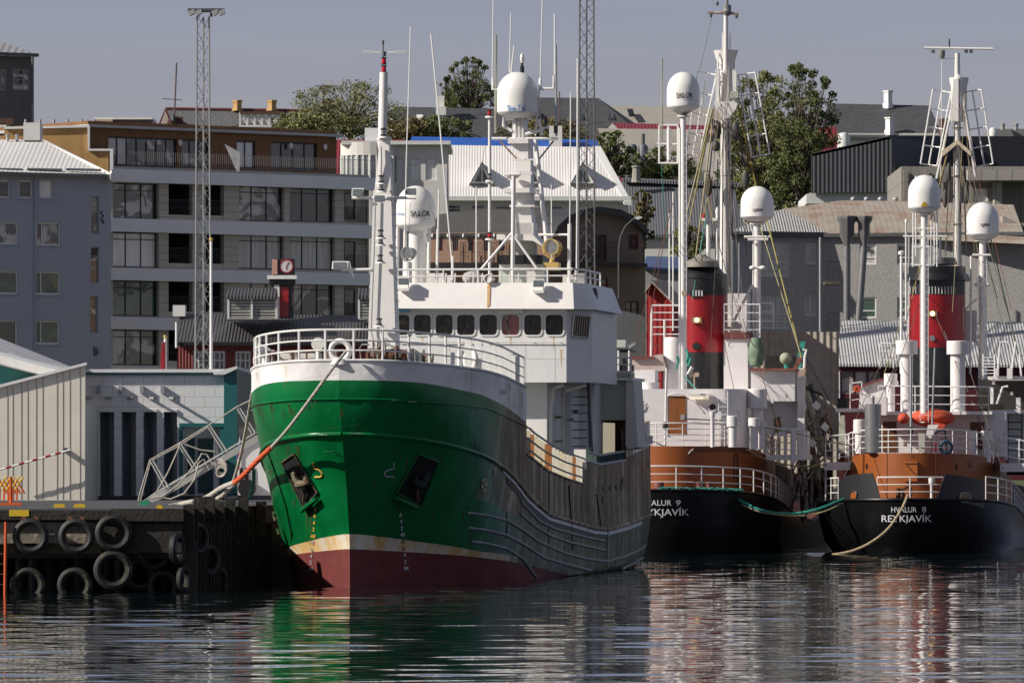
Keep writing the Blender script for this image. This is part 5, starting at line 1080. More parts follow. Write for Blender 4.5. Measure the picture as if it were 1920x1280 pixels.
# ---- forecastle rail: three bars on flat posts
def deck_edge(u0,u1,n,side,inset=.08): return [(side*max(lt(u)-inset,0.02),u,z8(u)) for u in [u0+(u1-u0)*(i/n) for i in range(n+1)]]
us=[-1.72+11.6*(i/44)**1.7 for i in range(45)]
full=[(-max(lt(u)-.08,0),u,z8(u)) for u in us][::-1]+[(max(lt(u)-.08,0),u,z8(u)) for u in us]
P=[Vector(p) for p in full]
m=MB(S)
for k,r_ in ((.3,.026),(.6,.026),(.92,.036)): m.tube([p+Vector((0,0,k)) for p in P],r_,7)
fr=m.build('forecastle_rail',RAIL,ship)
D=[0]
for a,b in zip(P,P[1:]): D.append(D[-1]+(b-a).length)
n=int(D[-1]/.86)
for i in range(n+1):
    d=D[-1]*i/n; j=0
    while j<len(D)-2 and D[j+1]<d: j+=1
    p=P[j].lerp(P[j+1],(d-D[j])/max(D[j+1]-D[j],1e-6)); q=MB(S); sd=1 if p.x>0 else -1
    if p.y>2: q.box(p.x-.2 if sd>0 else p.x-.02,p.x+.02 if sd>0 else p.x+.2,p.y-.01,p.y+.01,p.z-.04,p.z+.9)
    else: q.cyl(p,p+Vector((0,0,.92)),.04,n=6)
    q.build('stanchion',RAIL,fr)
MB(S).box(3.4,3.8,UB-.1,UB-.04,z8(UB),z8(UB)+.98).build('rail_end_plate',RAIL,ship)
# rings (fairleads)
def fair(px,py,side,rad=.30,ax=(0,1,0),rust=1):
    u=-1.65 if side==0 else 2.6
    x=0 if side==0 else side*(lt(u)-.28); z=z8(u)+.30
    m=MB(S); m.torus((x,u,z),rad,.085,ax,24,10); o=m.build('fairlead',WHITE,ship)
    MB(S).lathe(x,u,[(.3,z-.42),(.24,z-.25)],12).build('fairlead_base',WHITE,o)
fair(650,657,0,.29,(0.15,1,0)); fair(873,677,1,.28,(.85,.6,0)); fair(483,668,-1,.28,(-.9,.5,0))
# foredeck gear
def P3(px,py,u): return S.P(px,py,u)
m=MB(S); m.plathe(597,2,[(5,682),(5,660),(4,655)],12); o=m.build('mushroom_vent',WHITE,ship)
c=S.P(597,645,2); MB(S).cyl((c[0],c[1]-.12,c[2]),(c[0],c[1]+.14,c[2]),.2,n=22).build('drum_light',M('aged_white',(.7,.69,.64),.5,.1,5,streak=.4,scol=(.4,.35,.3)),ship)
GEAR=M('winch_grey',(.33,.34,.31),.7,.3,4,blotch=.9,blcol=(.16,.06,.03),blth=.5,blsc=3); 
def gear(name,fn,mat=None): m=MB(S); fn(m); return m.build(name,mat or GEAR,ship)
[gear('windlass_frame',lambda m:m.pbox(a,653,b,682,3.3,.5)) for a,b in ((690,706),(733,742),(763,772))]
gear('windlass_drum',lambda m:(m.cyl(S.P(703,665,3.4),S.P(765,667,3.4),.19,n=14),m.cyl(S.P(712,665,3.4),S.P(716,665,3.4),.3,n=14),m.cyl(S.P(742,666,3.4),S.P(746,666,3.4),.3,n=14)),RUST)
gear('windlass_brake',lambda m:(m.cyl(S.P(722,642,3.2),S.P(722,668,3.2),.03),m.torus(S.P(722,642,3.2),.12,.015,(0,1,0),12,5),m.cyl(S.P(700,640,3.1),S.P(700,668,3.1),.03)),GEAR)
gear('pipe_loop',lambda m:(m.ptube([(677,676,2.4),(675,652,2.4),(679,646,2.4),(692,646,2.4)],.025),m.ptube([(708,678,2.6),(708,640,2.6),(712,636,2.6),(726,645,2.6),(742,652,2.6),(742,676,2.6)],.028)),GEAR)
for px,u in ((622,1.6),(632,1.6),(757,3.0),(768,3.0),(547,3.2),(557,3.2),(505,4.5),(512,4.5)): gear('bollard',lambda m:m.plathe(px,u,[(4,682),(4,663),(5.5,662),(5.5,658)],12),RUST if px in(622,757) else GEAR)
gear('deck_locker',lambda m:m.pbox(606,657,622,682,4.2,.6)); gear('hatch',lambda m:m.pbox(500,662,590,684,6.2,1.2),WHITE2); gear('pipe_rail',lambda m:(m.ptube([(505,660,6),(590,656,6)],.03),m.ptube([(520,688,6),(520,659,6)],.03),m.ptube([(553,688,6),(553,657,6)],.03),m.ptube([(575,688,6),(575,657,6)],.03)),RUST)
gear('vent_pipe',lambda m:(m.plathe(893,5.6,[(6,700),(6,676),(9,674),(9,661),(6,660)],14)),WHITE2); gear('vent_pipe',lambda m:m.plathe(462+402,5.2,[(7,690),(7,662),(5,657)],14),WHITE)
gear('crate',lambda m:m.pbox(778,655,792,676,3.8,.5),WHITE2); gear('small_winch',lambda m:(m.cyl(S.P(795,671,3.8),S.P(812,672,3.8),.16,n=12),m.pbox(792,664,797,680,3.7,.3)),GEAR)
gear('tank',lambda m:m.pbox(803,660,845,684,8.5,.8),WHITE)
gear('rust_pillar',lambda m:m.pcyl((690,660,2.2),(690,676,2.2),.07),RUST)
# ---- foremast
um=6.5
MW=WHITE
m=MB(S)
def trunk(m,px0a,px1a,pya,px0b,px1b,pyb,u,d0,d1):
    a=S.P(px0a,pya,u);b=S.P(px1a,pya,u);c=S.P(px0b,pyb,u);e=S.P(px1b,pyb,u)
    v=[c,e,(e[0],e[1]+d1,e[2]),(c[0],c[1]+d1,c[2]),a,b,(b[0],b[1]+d0,b[2]),(a[0],a[1]+d0,a[2])]
    m.add(v,[(0,1,5,4),(1,2,6,5),(2,3,7,6),(3,0,4,7),(4,5,6,7),(0,3,2,1)])
trunk(m,712,729,262,702,733,357,um,.25,.5); trunk(m,700,733,357,688,743,690,um,.5,.85)
fm=m.build('foremast',MW,ship)
m=MB(S); m.pcyl((717,262,um+.12),(719.5,136,um+.12),.15,.13,12); m.pbox(712,256,729,262,um-.1,.5); m.ppoly([(705,259),(712,262),(716,275),(712,290)],um+.1,.08); m.build('topmast',MW,ship)
m=MB(S); m.ptube([(713,275,um-.12),(714,300,um-.12),(712,350,um-.05)],.05); m.build('cable_pipe',MW,ship)
m=MB(S); m.ptube([(704,372,um-.1),(702,460,um-.1),(698,560,um-.1),(696,620,um-.1),(703,650,um-.1)],.022); m.build('cable',STEEL,ship)
for a,b in ((109,121),(124,136)):
    o=MB(S).plathe(720,um+.12,[(4,b),(4,b-1),(4.2,b-1.5),(4.2,a+2),(4,a+1),(4,a)],12).build('red_lantern',REDL,ship); MB(S).plathe(720,um+.12,[(5.5,a+1),(5.5,a-1)],12).plathe(720,um+.12,[(5.5,b+.5),(5.5,b-1)],12).build('lantern_cap',BLACK,o)
m=MB(S); m.pcyl((719,108,um),(718,75,um),.02); m.plathe(718,um,[(2.5,83),(2.5,77)],8); m.plathe(720,um,[(4,106),(4,97)],8); m.build('wind_sensor',DSTEEL,ship)
m=MB(S); m.pcyl((679,95,um),(712,98,um),.012,n=5); m.pcyl((727,98,um),(762,95,um),.012,n=5); m.pcyl((679,99,um),(762,99,um),.012,n=5); m.build('cross_aerial',LT,ship)
LAMPB=M('lamp_black',(.02,.02,.02),.35)
def lantern(root,F,px,py0,py1,u,w_=5.5,col=None,shelf=True):
    h=py1-py0; o=MB(F).plathe(px,u,[(w_,py1),(w_,py1-h*.2),(w_*.7,py1-h*.25)],12).plathe(px,u,[(w_*.7,py0+h*.25),(w_,py0+h*.2),(w_,py0+h*.08),(w_*.4,py0)],12).build('lantern',LAMPB,root)
    MB(F).plathe(px,u,[(w_*.72,py1-h*.2),(w_*.72,py0+h*.2)],12).build('lens',col or LENS,o)
    if shelf: MB(F).plathe(px,u,[(w_*1.8,py1+3),(w_*1.5,py1)],12).build('shelf',MW,o)
for px,a,b,uu in ((719,240,256,um-.15),(715,328,343,um-.3),(715,343,358,um-.3),(714,430,445,um-.3),(714,445,458,um-.3),(713,477,491,um-.3),(711,596,610,um-.3)): lantern(ship,S,px,a,b,uu,6)
def flood(root,F,px,py,u,w_=12,h_=10,ang=0,mat=None,face=1):
    m=MB(F); c=F.P(px,py,u); k=F(c[0],c[1],0)[1]/FX; a,b=w_*k,h_*k
    m.add([(c[0]-a,u-.12,c[2]-b*.9),(c[0]+a,u-.12,c[2]-b*.9),(c[0]+a,u-.02,c[2]+b*.9),(c[0]-a,u-.02,c[2]+b*.9),(c[0]-a*.6,u+.2,c[2]-b*.4),(c[0]+a*.6,u+.2,c[2]-b*.4),(c[0]+a*.6,u+.2,c[2]+b*.9),(c[0]-a*.6,u+.2,c[2]+b*.9)],[(0,1,2,3),(4,7,6,5),(0,4,5,1),(3,2,6,7),(0,3,7,4),(1,5,6,2)])
    o=m.build('floodlight',mat or M('lamp_white',(.7,.7,.68),.45),root)
    g=MB(F); g.add([(c[0]-a*.85,u-.135,c[2]-b*.72),(c[0]+a*.85,u-.135,c[2]-b*.72),(c[0]+a*.85,u-.045,c[2]+b*.7),(c[0]-a*.85,u-.045,c[2]+b*.7)],[(0,1,2,3)]); g.build('lens',LENS,o)
m=MB(S); m.pcyl((660,371,um),(780,371,um),.05); m.pcyl((640,506,um),(697,505,um),.045); m.build('light_arm',RAIL,ship)
flood(ship,S,671,360,um-.1,11,8); flood(ship,S,712,372,um-.45,11,8); flood(ship,S,771,359,um+.1,11,8); flood(ship,S,638,497,um-.1,15,8)
MB(S).ppoly([(650,490),(655,490),(662,520),(654,508)],um,.1).build('bracket',RAIL,ship)
for i in range(24):
    py=200+i*20 if i<3 else 200+i*20; px=727 if py<260 else 728+(py-262)/340*13
    if 250<py<270: continue
    MB(S).pcyl((px,py,um+.1),(px+9,py+5,um+.1),.018,n=5).build('climbing_rung',RAIL,fm)
# ---- whip aerials on the bridge roof
uw=24.5
def whip(pts,r,u=26.5,mat=None): return MB(S).ptube([(*p,u) for p in pts],r,6).build('whip_aerial',mat or RAIL,ship)
whip([(770,50),(762,300),(758,500)],.022,uw+1); whip([(808,64),(826,250),(848,500)],.028,uw+1); whip([(849,480),(848,525)],.05,uw+1)
whip([(823,355),(820,500)],.03,uw+1); whip([(821,430),(819,525)],.05,uw+1); whip([(893,350),(893,525)],.025,uw+1); whip([(1034,345),(1034,505)],.022,uw+1.5)
whip([(1070,172),(1069,360),(1067,530)],.022,uw+1); whip([(1083,110),(1082,400),(1081,525)],.03,uw+.8); whip([(1068,420),(1067,530)],.07,uw+1)
# second mast with red lamps
m=MB(S); m.pcyl((918,205,uw+1),(918,540,uw+1),.05,.05); m.build('signal_mast',RAIL,ship)
for a,b,c in ((205,218,REDL),(325,338,LENS),(435,447,REDL)): lantern(ship,S,918,a,b,uw+.9,5,c)
# ---- wheelhouse
wh=MB(S)
xL=S.X(700,uw); xR=S.X(1062,uw); zT=S.Z(577,0,uw); zB=S.Z(716,0,uw); zW0=S.Z(628,0,uw); zW1=S.Z(589,0,uw)
WHM=M('bridge_white',(.76,.75,.74),.4,.05,1.2,bump=.02,bsc=1.2,streak=.4,scol=(.5,.42,.33),sth=.58,ssc=(2,2,.3))
wpx=[(744,768),(776,808),(817,849),(857,890),(899,932),(941,974),(983,1015),(1023,1056)]
facade(ship,S,(700,577,1062,717),uw,.01,[(a,590,b,628) for a,b in wpx],WHM,rec=.08,name='bridge_front',body=False)
xP=S.X(1062,uw)+.72; yP=uw+1.2
m=MB(S); z0,z1=zB,zT
m.add([(xR,uw,z0),(xP,yP,z0-.02),(xP,yP,z1),(xR,uw,z1)],[(0,1,2,3)]); m.add([(xP,yP,z0),(xP,yP+6,z0),(xP,yP+6,z1),(xP,yP,z1)],[(0,1,2,3)])
m.add([(xL,uw,z0),(xL,yP+6,z0),(xL,yP+6,z1),(xL,uw,z1)],[(0,3,2,1)]); m.add([(xL,uw,z0),(xR,uw,z0),(xP,yP,z0),(xP,yP+6,z0),(xL,yP+6,z0)],[(0,4,3,2,1)]); m.add([(xL,yP+6,z0),(xP,yP+6,z0),(xP,yP+6,z1),(xL,yP+6,z1)],[(0,1,2,3)])
m.build('bridge_side',WHM,ship)
for i,(a,b) in enumerate(wpx):
    o=MB(S).pbox(a,590,b,628,uw+.07,.02).build('bridge_window',GW if i!=5 else GL('red_curtain_glass',(.2,.01,.01),(.12,.1,.07),(4,4,1),th=.55,w_=.1),ship,flat=True)
    # frame with rounded corners proud of the wall
    x0,zz0,x1,zz1=cv(S,uw,(a-1,589,b+1,629)); f=MB(S); r_=.13
    def rr(x0,z0,x1,z1,r):
        P=[]
        for cx,cz,a0 in ((x1-r,z1-r,0),(x0+r,z1-r,90),(x0+r,z0+r,180),(x1-r,z0+r,270)):
            for k in range(5): a_=R(a0+k*22.5); P.append((cx+r*math.cos(a_),cz+r*math.sin(a_)))
        return P
    A=rr(x0-.03,zz0-.03,x1+.03,zz1+.03,.16); B=rr(x0+.02,zz0+.02,x1-.02,zz1-.02,.13); n=len(A)
    f.add([(p[0],uw-.03,p[1]) for p in A]+[(p[0],uw-.03,p[1]) for p in B]+[(p[0],uw,p[1]) for p in A]+[(p[0],uw+.06,p[1]) for p in B],[(j,(j+1)%n,n+(j+1)%n,n+j) for j in range(n)]+[(j,2*n+j,2*n+(j+1)%n,(j+1)%n) for j in range(n)]+[(n+j,n+(j+1)%n,3*n+(j+1)%n,3*n+j) for j in range(n)])
    # corner fillets
    f.build('window_frame',WHM,o)
m=MB(S)
def sidept(px,py):
    f=(px-1062)/(1104-1062); x=xR+(xP-xR)*f; y_=uw+(yP-uw)*f; return (x-.0+.02,y_-.02,S.Z(py,x,y_))
m.add([sidept(1073,590),sidept(1099,593),sidept(1096,634),sidept(1069,630)],[(0,1,2,3)]); o=m.build('side_window',GD,ship)
for i in range(7): f=MB(S); a=sidept(1074+i*3.6,591); b=sidept(1071+i*3.6,632); f.cyl((a[0]+.03,a[1]-.03,a[2]),(b[0]+.03,b[1]-.03,b[2]),.018,n=5); f.build('grille_bar',M('grille_brown',(.06,.03,.03),.7),o)
MB(S).tube([tuple(Vector(sidept(*q))+Vector((.03,-.03,0))) for q in ((1073,590),(1099,593),(1096,634),(1069,630),(1073,590))],.03,5).build('window_surround',WHITE2,o)
# visor / roof bulwark
m=MB(S); yv=uw-.55
A=[S.P(700,530,yv+.35),S.P(1074,530,yv+.35)]; B=[S.P(695,578,yv),S.P(1076,579,yv)]
xe=S.X(1098,yv+1.3); 
a0,a1=A; c0,c1=B; a2=(xe+.05,yv+1.5,a1[2]-.35*0); c2=(xe+.42,yv+1.3,c1[2]+.0)
a3=(a2[0],a2[1]+6,a2[2]); c3=(c2[0],c2[1]+6,c2[2]); a4=(a0[0],a3[1],a0[2]); c4=(c0[0],c3[1],c0[2])
v=[a0,a1,a2,a3,a4,c0,c1,c2,c3,c4]; m.add(v,[(0,5,6,1),(1,6,7,2),(2,7,8,3),(3,8,9,4),(4,9,5,0)])
ins=lambda p,d:(p[0]+(d if p[0]<0 else -d),p[1]+(d if p[1]<uw+3 else -d),p[2])
m.add([c0,c1,c2,c3,c4],[(0,4,3,2,1)]); m.add([a0,a1,a2,a3,a4]+[ins(p,.12) for p in (a0,a1,a2,a3,a4)],[(0,1,6,5),(1,2,7,6),(2,3,8,7),(3,4,9,8),(4,0,5,9)])
fl=a0[2]-.55; m.add([ins(p,.12) for p in (a0,a1,a2,a3,a4)]+[(*ins(p,.12)[:2],fl) for p in (a0,a1,a2,a3,a4)],[(0,1,6,5),(1,2,7,6),(2,3,8,7),(3,4,9,8),(4,0,5,9),(5,6,7,8,9)])
vis=m.build('roof_bulwark',WHITE,ship,flat=True)
MB(S).ppoly([(917,528),(920,528),(919,575),(915,577),(914,560)],yv-.13 if 0 else yv-.02,.02).build('rust_run',M('rust_run_stain',(.5,.22,.06),.7,.15,6),ship) if 0 else None
m=MB(S); q0=S.P(914,532,yv+.32);q1=S.P(920,532,yv+.32);q2=S.P(918,572,yv+.03);q3=S.P(913,577,yv-.0); m.add([(p[0],p[1]-.012,p[2]) for p in (q0,q3,q2,q1)],[(0,1,2,3)]); m.build('rust_run',M('rust_run_stain',(.52,.3,.12),.7,.2,8,streak=.6,scol=(.7,.62,.52),ssc=(20,20,1)),ship)
for px,py in ((757,527),(1010,531)):
    flood(ship,S,px,py,yv-.05,11,8); MB(S).pbox(px-11,py+13,px+10,py+18,yv-.15,.35).pcyl((px-9,py+7,yv+.1),(px-9,py+14,yv+.1),.015).pcyl((px+9,py+7,yv+.1),(px+9,py+14,yv+.1),.015).build('lamp_bracket',WHITE,ship)
MB(S).pbox(935,580,981,588,uw-.12,.11).build('blind_box',WHITE,ship)
MB(S).ppoly([(738,576),(768,576),(768,585),(740,586)],uw-.3,.05).build('blue_visor',M('light_blue_paint',(.15,.35,.55),.5),ship)
# fittings on the bridge: handrail, wipers, weld lines, rust drips
m=MB(S); m.ptube([(745,640,uw-.08),(1058,641,uw-.08)],.018,5); m.build('hand_rail',WHM,ship)
for px in (800,868,930,1000,1050): MB(S).pcyl((px,640,uw-.08),(px,641.5,uw),.012,n=5).build('rail_bracket',WHM,ship)
for a,b in wpx[1:7]: MB(S).pcyl(((a+b)/2,589,uw-.05),((a+b)/2-7,606,uw-.04),.01,n=4).pcyl(((a+b)/2-9,600,uw-.04),((a+b)/2-4,614,uw-.04),.012,n=4).build('wiper',BLACK,ship)
for x_ in (842,915,985,1040): MB(S).pbox(x_,645,x_+.7,716,uw-.006,.004).build('weld_line',M('weld_shade',(.6,.59,.58),.5),ship)
MB(S).pbox(745,672,1062,672.8,uw-.006,.004).build('weld_line',M('weld_shade',(0,0,0)),ship)
DRIP=M('rust_drip',(.55,.36,.18),.7,.25,8,streak=.8,scol=(.74,.68,.58),ssc=(25,25,1.2),sth=.45)
for px,py,w_,h_ in ((792,630,1.6,15),(873,630,1.2,22),(957,631,2,16),(1038,630,1.4,26),(1052,655,2,34),(845,676,1.5,22)): MB(S).ppoly([(px-w_,py),(px+w_,py),(px+w_*.4,py+h_),(px-w_*.3,py+h_*.8)],uw-.005,.003).build('rust_drip',DRIP,ship)
def dripmat(name,col,a=.75):
    m=M(name,col,.7,.25,8); nt=m.node_tree; N=nt.nodes.new; l=nt.links.new; bs=nt.nodes['Principled BSDF']
    tc=N('ShaderNodeTexCoord'); mp=N('ShaderNodeMapping'); mp.inputs['Scale'].default_value=(9,9,.9); l(tc.outputs['Object'],mp.inputs[0]); z=N('ShaderNodeTexNoise'); z.inputs['Scale'].default_value=1.5; z.inputs['Detail'].default_value=6; l(mp.outputs[0],z.inputs['Vector'])
    q=N('ShaderNodeMapRange'); q.inputs[1].default_value=.38; q.inputs[2].default_value=.68; q.inputs[4].default_value=a; l(z.outputs[0],q.inputs[0]); l(q.outputs[0],bs.inputs['Alpha']); return m
def hull_drip(px,py,w_,h_,sd,mt):
    rr=random.Random(int(px*7+py)); m=MB()
    for k in range(max(3,int(w_*1.3))):
        x=px+rr.uniform(-w_,w_); hh=h_*rr.uniform(.35,1.1); ww=rr.uniform(.35,.9); n=5; v=[]
        for i in range(n+1): f=i/n; v+=[surfw(x-ww*(1-.6*f),py+hh*f,.016+.001*k,sd),surfw(x+ww*(1-.6*f),py+hh*f,.016+.001*k,sd)]
        m.add(v,[(2*i,2*i+1,2*i+3,2*i+2) for i in range(n)],True)
    m.build('rust_drip',mt,ship)
DRIP=dripmat('rust_drip_soft',(.42,.2,.06))
DG1=dripmat('rust_on_green',(.13,.045,.015),.85)
random.seed(31)
for i in range(16): px_=random.uniform(485,640); hull_drip(px_,random.choice((755,765,835,900,960)),random.uniform(1,4),random.uniform(12,60),-1,DG1)
for i in range(14): px_=random.uniform(680,900); hull_drip(px_,random.choice((752,830,860,960,1000)),random.uniform(1,3),random.uniform(12,40),1,DG1)
for a in ((512,757,6,26,-1),(538,757,8,34,-1),(588,750,5,16,-1),(486,765,2.5,22,-1),(580,960,5,60,-1),(560,812,5,10,-1),(548,912,3,10,-1),(552,936,4,16,-1),(507,880,4,30,-1),(505,925,3,14,-1),(745,935,3,26,1),(830,752,6,8,1),(812,826,7,5,1),(700,900,2,30,1),(926,880,3,40,1)): hull_drip(*a,DG1)
for a in ((877,697,5,40,1),(884,697,2.5,52,1),(870,697,4,24,1),(952,718,4,70,1),(484,697,3,22,-1),(978,735,2,40,1)): hull_drip(*a,DRIP)
SCF=M('white_scuff',(.35,.45,.38),.6,.3,9,streak=.9,scol=(.005,.1,.035),ssc=(9,9,9),sth=.45)
for px,py,w_,sd in ((630,743,10,-1),(640,747,5,-1),(735,749,6,1),(770,752,9,1),(665,811,9,1),(610,813,9,-1),(655,905,1.5,-1)):
    m=MB(); m.add([surfw(px-w_,py,.05,sd),surfw(px+w_,py+.5,.05,sd),surfw(px+w_*.8,py+2.5,.05,sd),surfw(px-w_*.6,py+2,.05,sd)],[(0,1,2,3)],True); m.build('scuff',SCF,ship)
for i in range(24):
    px_=random.uniform(688,800); hh_=random.uniform(5,20); uu_=random.uniform(2.4,4.4)
    MB(S).pbox(px_,680-hh_,px_+random.uniform(2,7),682,uu_,.2).build('deck_fitting',random.choice((RUST,GEAR,RUST,BLACK,WHITE2)),ship)
for i in range(10):
    px_=random.uniform(486,560); MB(S).pcyl((px_,684,4.6),(px_+random.uniform(-3,3),684-random.uniform(8,24),4.6),.035,n=6).build('deck_fitting',random.choice((RUST,GEAR,WHITE2)),ship)
# roof rail
z_r=a0[2]; base=[(S.X(700,uw-.3),uw-.1,z_r-.02),(S.X(1074,uw),uw-.1,z_r-.02),(xe-.1,uw+1.1,z_r-.02),(xe-.1,uw+5,z_r-.02)]
railing(ship,S,base,.46,2,1.25,.03,RAIL,'roof_rail')
m=MB(S); m.plathe(780,uw+2.5,[(14,532),(14,432),(18,430)],14); m.build('dome_pedestal',WHITE,ship); 
for px in (746,760,805): MB(S).pcyl((px,425,uw+2.4),(px-2,532,uw+2.4),.06).build('dome_leg',WHITE,ship)
rd=radome(ship,S,779,uw+2.5,348,430,36.5); fn=dome_fn(S,779,uw+2.5,36.5)
lettering(rd,'SAILOR',770,807,395,406,fn,BLACK,.012,'dome_lettering'); lettering(rd,'A COBHAM',789,806,409,411,fn,M('blue_letter',(.05,.2,.5),.5),0,'dome_lettering'); lettering(rd,'ndun',743,758,398,404,fn,M('blue_letter',(0,0,0)),0,'dome_lettering')
# searchlights
def searchlight(root,F,px,py,r_px,u,body,ped,pb):
    c=F.P(px,py,u); k=F(c[0],c[1],0)[1]/FX; r=r_px*k
    o=MB(F).cyl((c[0]+.02,u-.22,c[2]),(c[0]+.12,u+.28,c[2]),r,r*.85,20).build('searchlight',body,root)
    MB(F).cyl((c[0]+.018,u-.235,c[2]),(c[0]+.02,u-.222,c[2]),r*.82,r*.82,20).build('reflector',LENS,o); MB(F).torus((c[0]+.01,u-.23,c[2]),r*.92,r*.1,(0,1,0),20,6).build('lamp_rim',body,o)
    MB(F).ptube([(px-r_px*1.1,py,u),(px-r_px*.9,py+r_px*.9,u),(px,py+r_px*1.5,u),(px+r_px*1.0,py+r_px*.9,u),(px+r_px*1.2,py,u)],.03).build('yoke',body,o)
    MB(F).plathe(px+1,u,[(ped,pb),(ped,py+r_px*1.6),(ped*.6,py+r_px*1.5)],12).build('pedestal',WHITE if body is not YC else YC,o)
YC=M('cream_yellow',(.55,.38,.13),.5,.12,4)
searchlight(ship,S,764,474,11,uw+.6,STEEL,8,532); searchlight(ship,S,1034,463,15,uw+1,YC,5,492)
MB(S).pbox(1018,492,1047,506,uw+.8,.6).build('light_box',YC,ship)
# radar mast
ur=uw+2.2
m=MB(S); m.pbox(960,418,1000,440,ur,.9); trunk(m,966,994,385,964,1000,442,ur,.8,.9); trunk(m,968,994,268,965,996,388,ur,.7,.8); m.build('radar_mast',WHITE,ship)
m=MB(S); m.ppoly([(931,439),(998,439),(1020,463),(998,451),(931,449)],ur-.7,1.6); m.build('mast_platform',WHITE,ship)
m=MB(S); m.ppoly([(944,353),(996,352),(1010,362),(996,361),(944,361)],ur-.5,1.4); m.build('mast_platform',WHITE,ship); m=MB(S); m.pbox(955,384,1002,388,ur-.2,1.1); m.build('mast_platform',WHITE,ship)
m=MB(S); m.pbox(952,260,990,269,ur-.3,1.2); m.ppoly([(955,269),(990,269),(990,300),(975,290)],ur-.1,.9); m.build('mast_head',WHITE,ship); m=MB(S); m.ppoly([(962,220),(983,220),(986,260),(960,260)],ur,.6); m.build('dome_column',WHITE,ship)
for px in (966,973,980): MB(S).ppoly([(px-1,222),(px+1,222),(px+1.3,259),(px-1.3,259)],ur-.06,.06).build('column_rib',WHITE,ship)
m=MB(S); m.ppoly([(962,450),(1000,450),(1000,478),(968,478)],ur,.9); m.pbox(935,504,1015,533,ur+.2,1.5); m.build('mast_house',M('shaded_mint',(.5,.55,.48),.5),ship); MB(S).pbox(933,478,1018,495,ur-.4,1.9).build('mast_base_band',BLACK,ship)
MB(S).pbox(936,495,1016,505,ur,.9).build('mast_house',WHITE,ship)
m=MB(S); m.pcyl((922,260,ur),(1046,260,ur),.05); m.pcyl((1004,262,ur),(1026,460,ur-.4),.07,.09,8); m.build('cross_yard',RAIL,ship)
m=MB(S); m.pcyl((937,264,ur),(968,297,ur),.03,n=6); m.build('yard_brace',GOLD if 0 else M('brown_brace',(.3,.2,.12),.6),ship); MB(S).pcyl((1038,264,ur),(1008,302,ur),.03,n=6).build('yard_brace',BLACK,ship)
m=MB(S); m.pbox(945,322,997,328,ur-.45,.14); o=m.build('radar_scanner',WHITE,ship); MB(S).plathe(961,ur-.4,[(4,354),(4,336),(10,334),(14,330),(16,328)],14).build('radar_turntable',WHITE,o); MB(S).pbox(962,298,1000,301,ur-.4,.12).build('radar_arm',WHITE,ship)
rd=radome(ship,S,970,ur,135,219,38.5); fn=dome_fn(S,970,ur,38.5)
lettering(rd,'Sea Tel',951,985,197,208,fn,M('sky_blue_letter',(.03,.2,.45),.5),.006,'dome_lettering'); lettering(rd,'A COBHAM',965,985,208,210,fn,M('sky_blue_letter',(0,0,0)),0,'dome_lettering')
m=MB(S); m.pcyl((979,138,ur),(979,112,ur),.04); m.plathe(979,ur,[(4,136),(4,125),(2,123)],10); o=m.build('gps_stand',LAMPB,ship); MB(S).plathe(979,ur,[(3,118),(3,115),(4,113),(3.5,104),(1,100)],10).build('gps_cap',WHITE,o)
MB(S).ptube([(946,218,ur),(944,236,ur),(960,246,ur)],.06).pbox(985,220,994,223,ur,.3).pbox(985,241,994,244,ur,.3).ptube([(985,252,ur),(1010,245,ur),(1028,238,ur)],.06).ppoly([(1008,225),(1012,222),(1019,252),(1014,256)],ur,.1).build('mast_bracket',RAIL,ship)
for pts,r_,mt in (([(925,0),(923,145)],.02,None),([(930,66),(929,250)],.045,M('grey_green_pole',(.3,.31,.26),.5)),([(958,25),(955,136)],.02,None),([(964,86),(958,138)],.025,None),([(1017,0),(1013,146)],.02,None),([(1040,26),(1040,140)],.028,None),([(1042,84),(1043,255)],.045,STEEL),([(1013,146),(1004,255)],.03,None)):
    MB(S).ptube([(*p,ur) for p in pts],r_).build('whip_aerial',mt or RAIL,ship)
m=MB(S); m.ptube([(924,146,ur),(924,168,ur),(935,168,ur)],.05); m.ptube([(1010,167,ur),(1038,166,ur),(1039,142,ur)],.05); m.plathe(1013,ur,[(3,168),(3,150),(1.5,147)],8); m.build('aerial_bracket',RAIL,ship)
m=MB(S); m.plathe(1023,ur,[(3,245),(3,218)],8); m.plathe(1042,ur,[(4,250),(4,236)],8); m.build('aerial_base',LAMPB,ship)
# tripod in front
m=MB(S); m.pcyl((963,330,uw+.6),(961,530,uw+.6),.07); m.build('tripod_pole',RAIL,ship)
for a in ((902,505),(1008,505),): MB(S).pcyl((960,437,uw+.6),(*a,uw+.5),.045).build('tripod_leg',RAIL,ship)
MB(S).pcyl((1010,440,uw+1.5),(1068,440,uw+1.2),.04).build('stay_bar',RAIL,ship)
m=MB(S); c=S.P(916,523,uw-.2); m.cyl((c[0],uw-.35,c[2]),(c[0]+.1,uw+.3,c[2]),.14,.05,16); m.torus((c[0],uw-.35,c[2]),.13,.03,(0,1,0),16,6); m.build('horn',WHITE2,ship)
MB(S).ball(S.P(886,521,uw+.8),.36,.3,.24).build('canvas_cover',M('canvas_grey',(.42,.4,.38),.9,.2,4,bump=.04,bsc=8),ship)
for a,b,c,d in ((800,512,830,530),(838,516,846,530),(985,508,1016,530),(1055,515,1075,530)): MB(S).pbox(a,b,c,d,uw+1.8,.5).build('roof_locker',M('aged_white',(0,0,0)),ship)
MB(S).pbox(1075,512,1096,536,uw+1.2,.5).build('antenna_box',WHITE,ship)
for px in range(820,980,17): MB(S).pcyl((px,512,uw+.4),(px+random.uniform(-4,4),531,uw+.4),.025).build('roof_fitting',RAIL,ship)
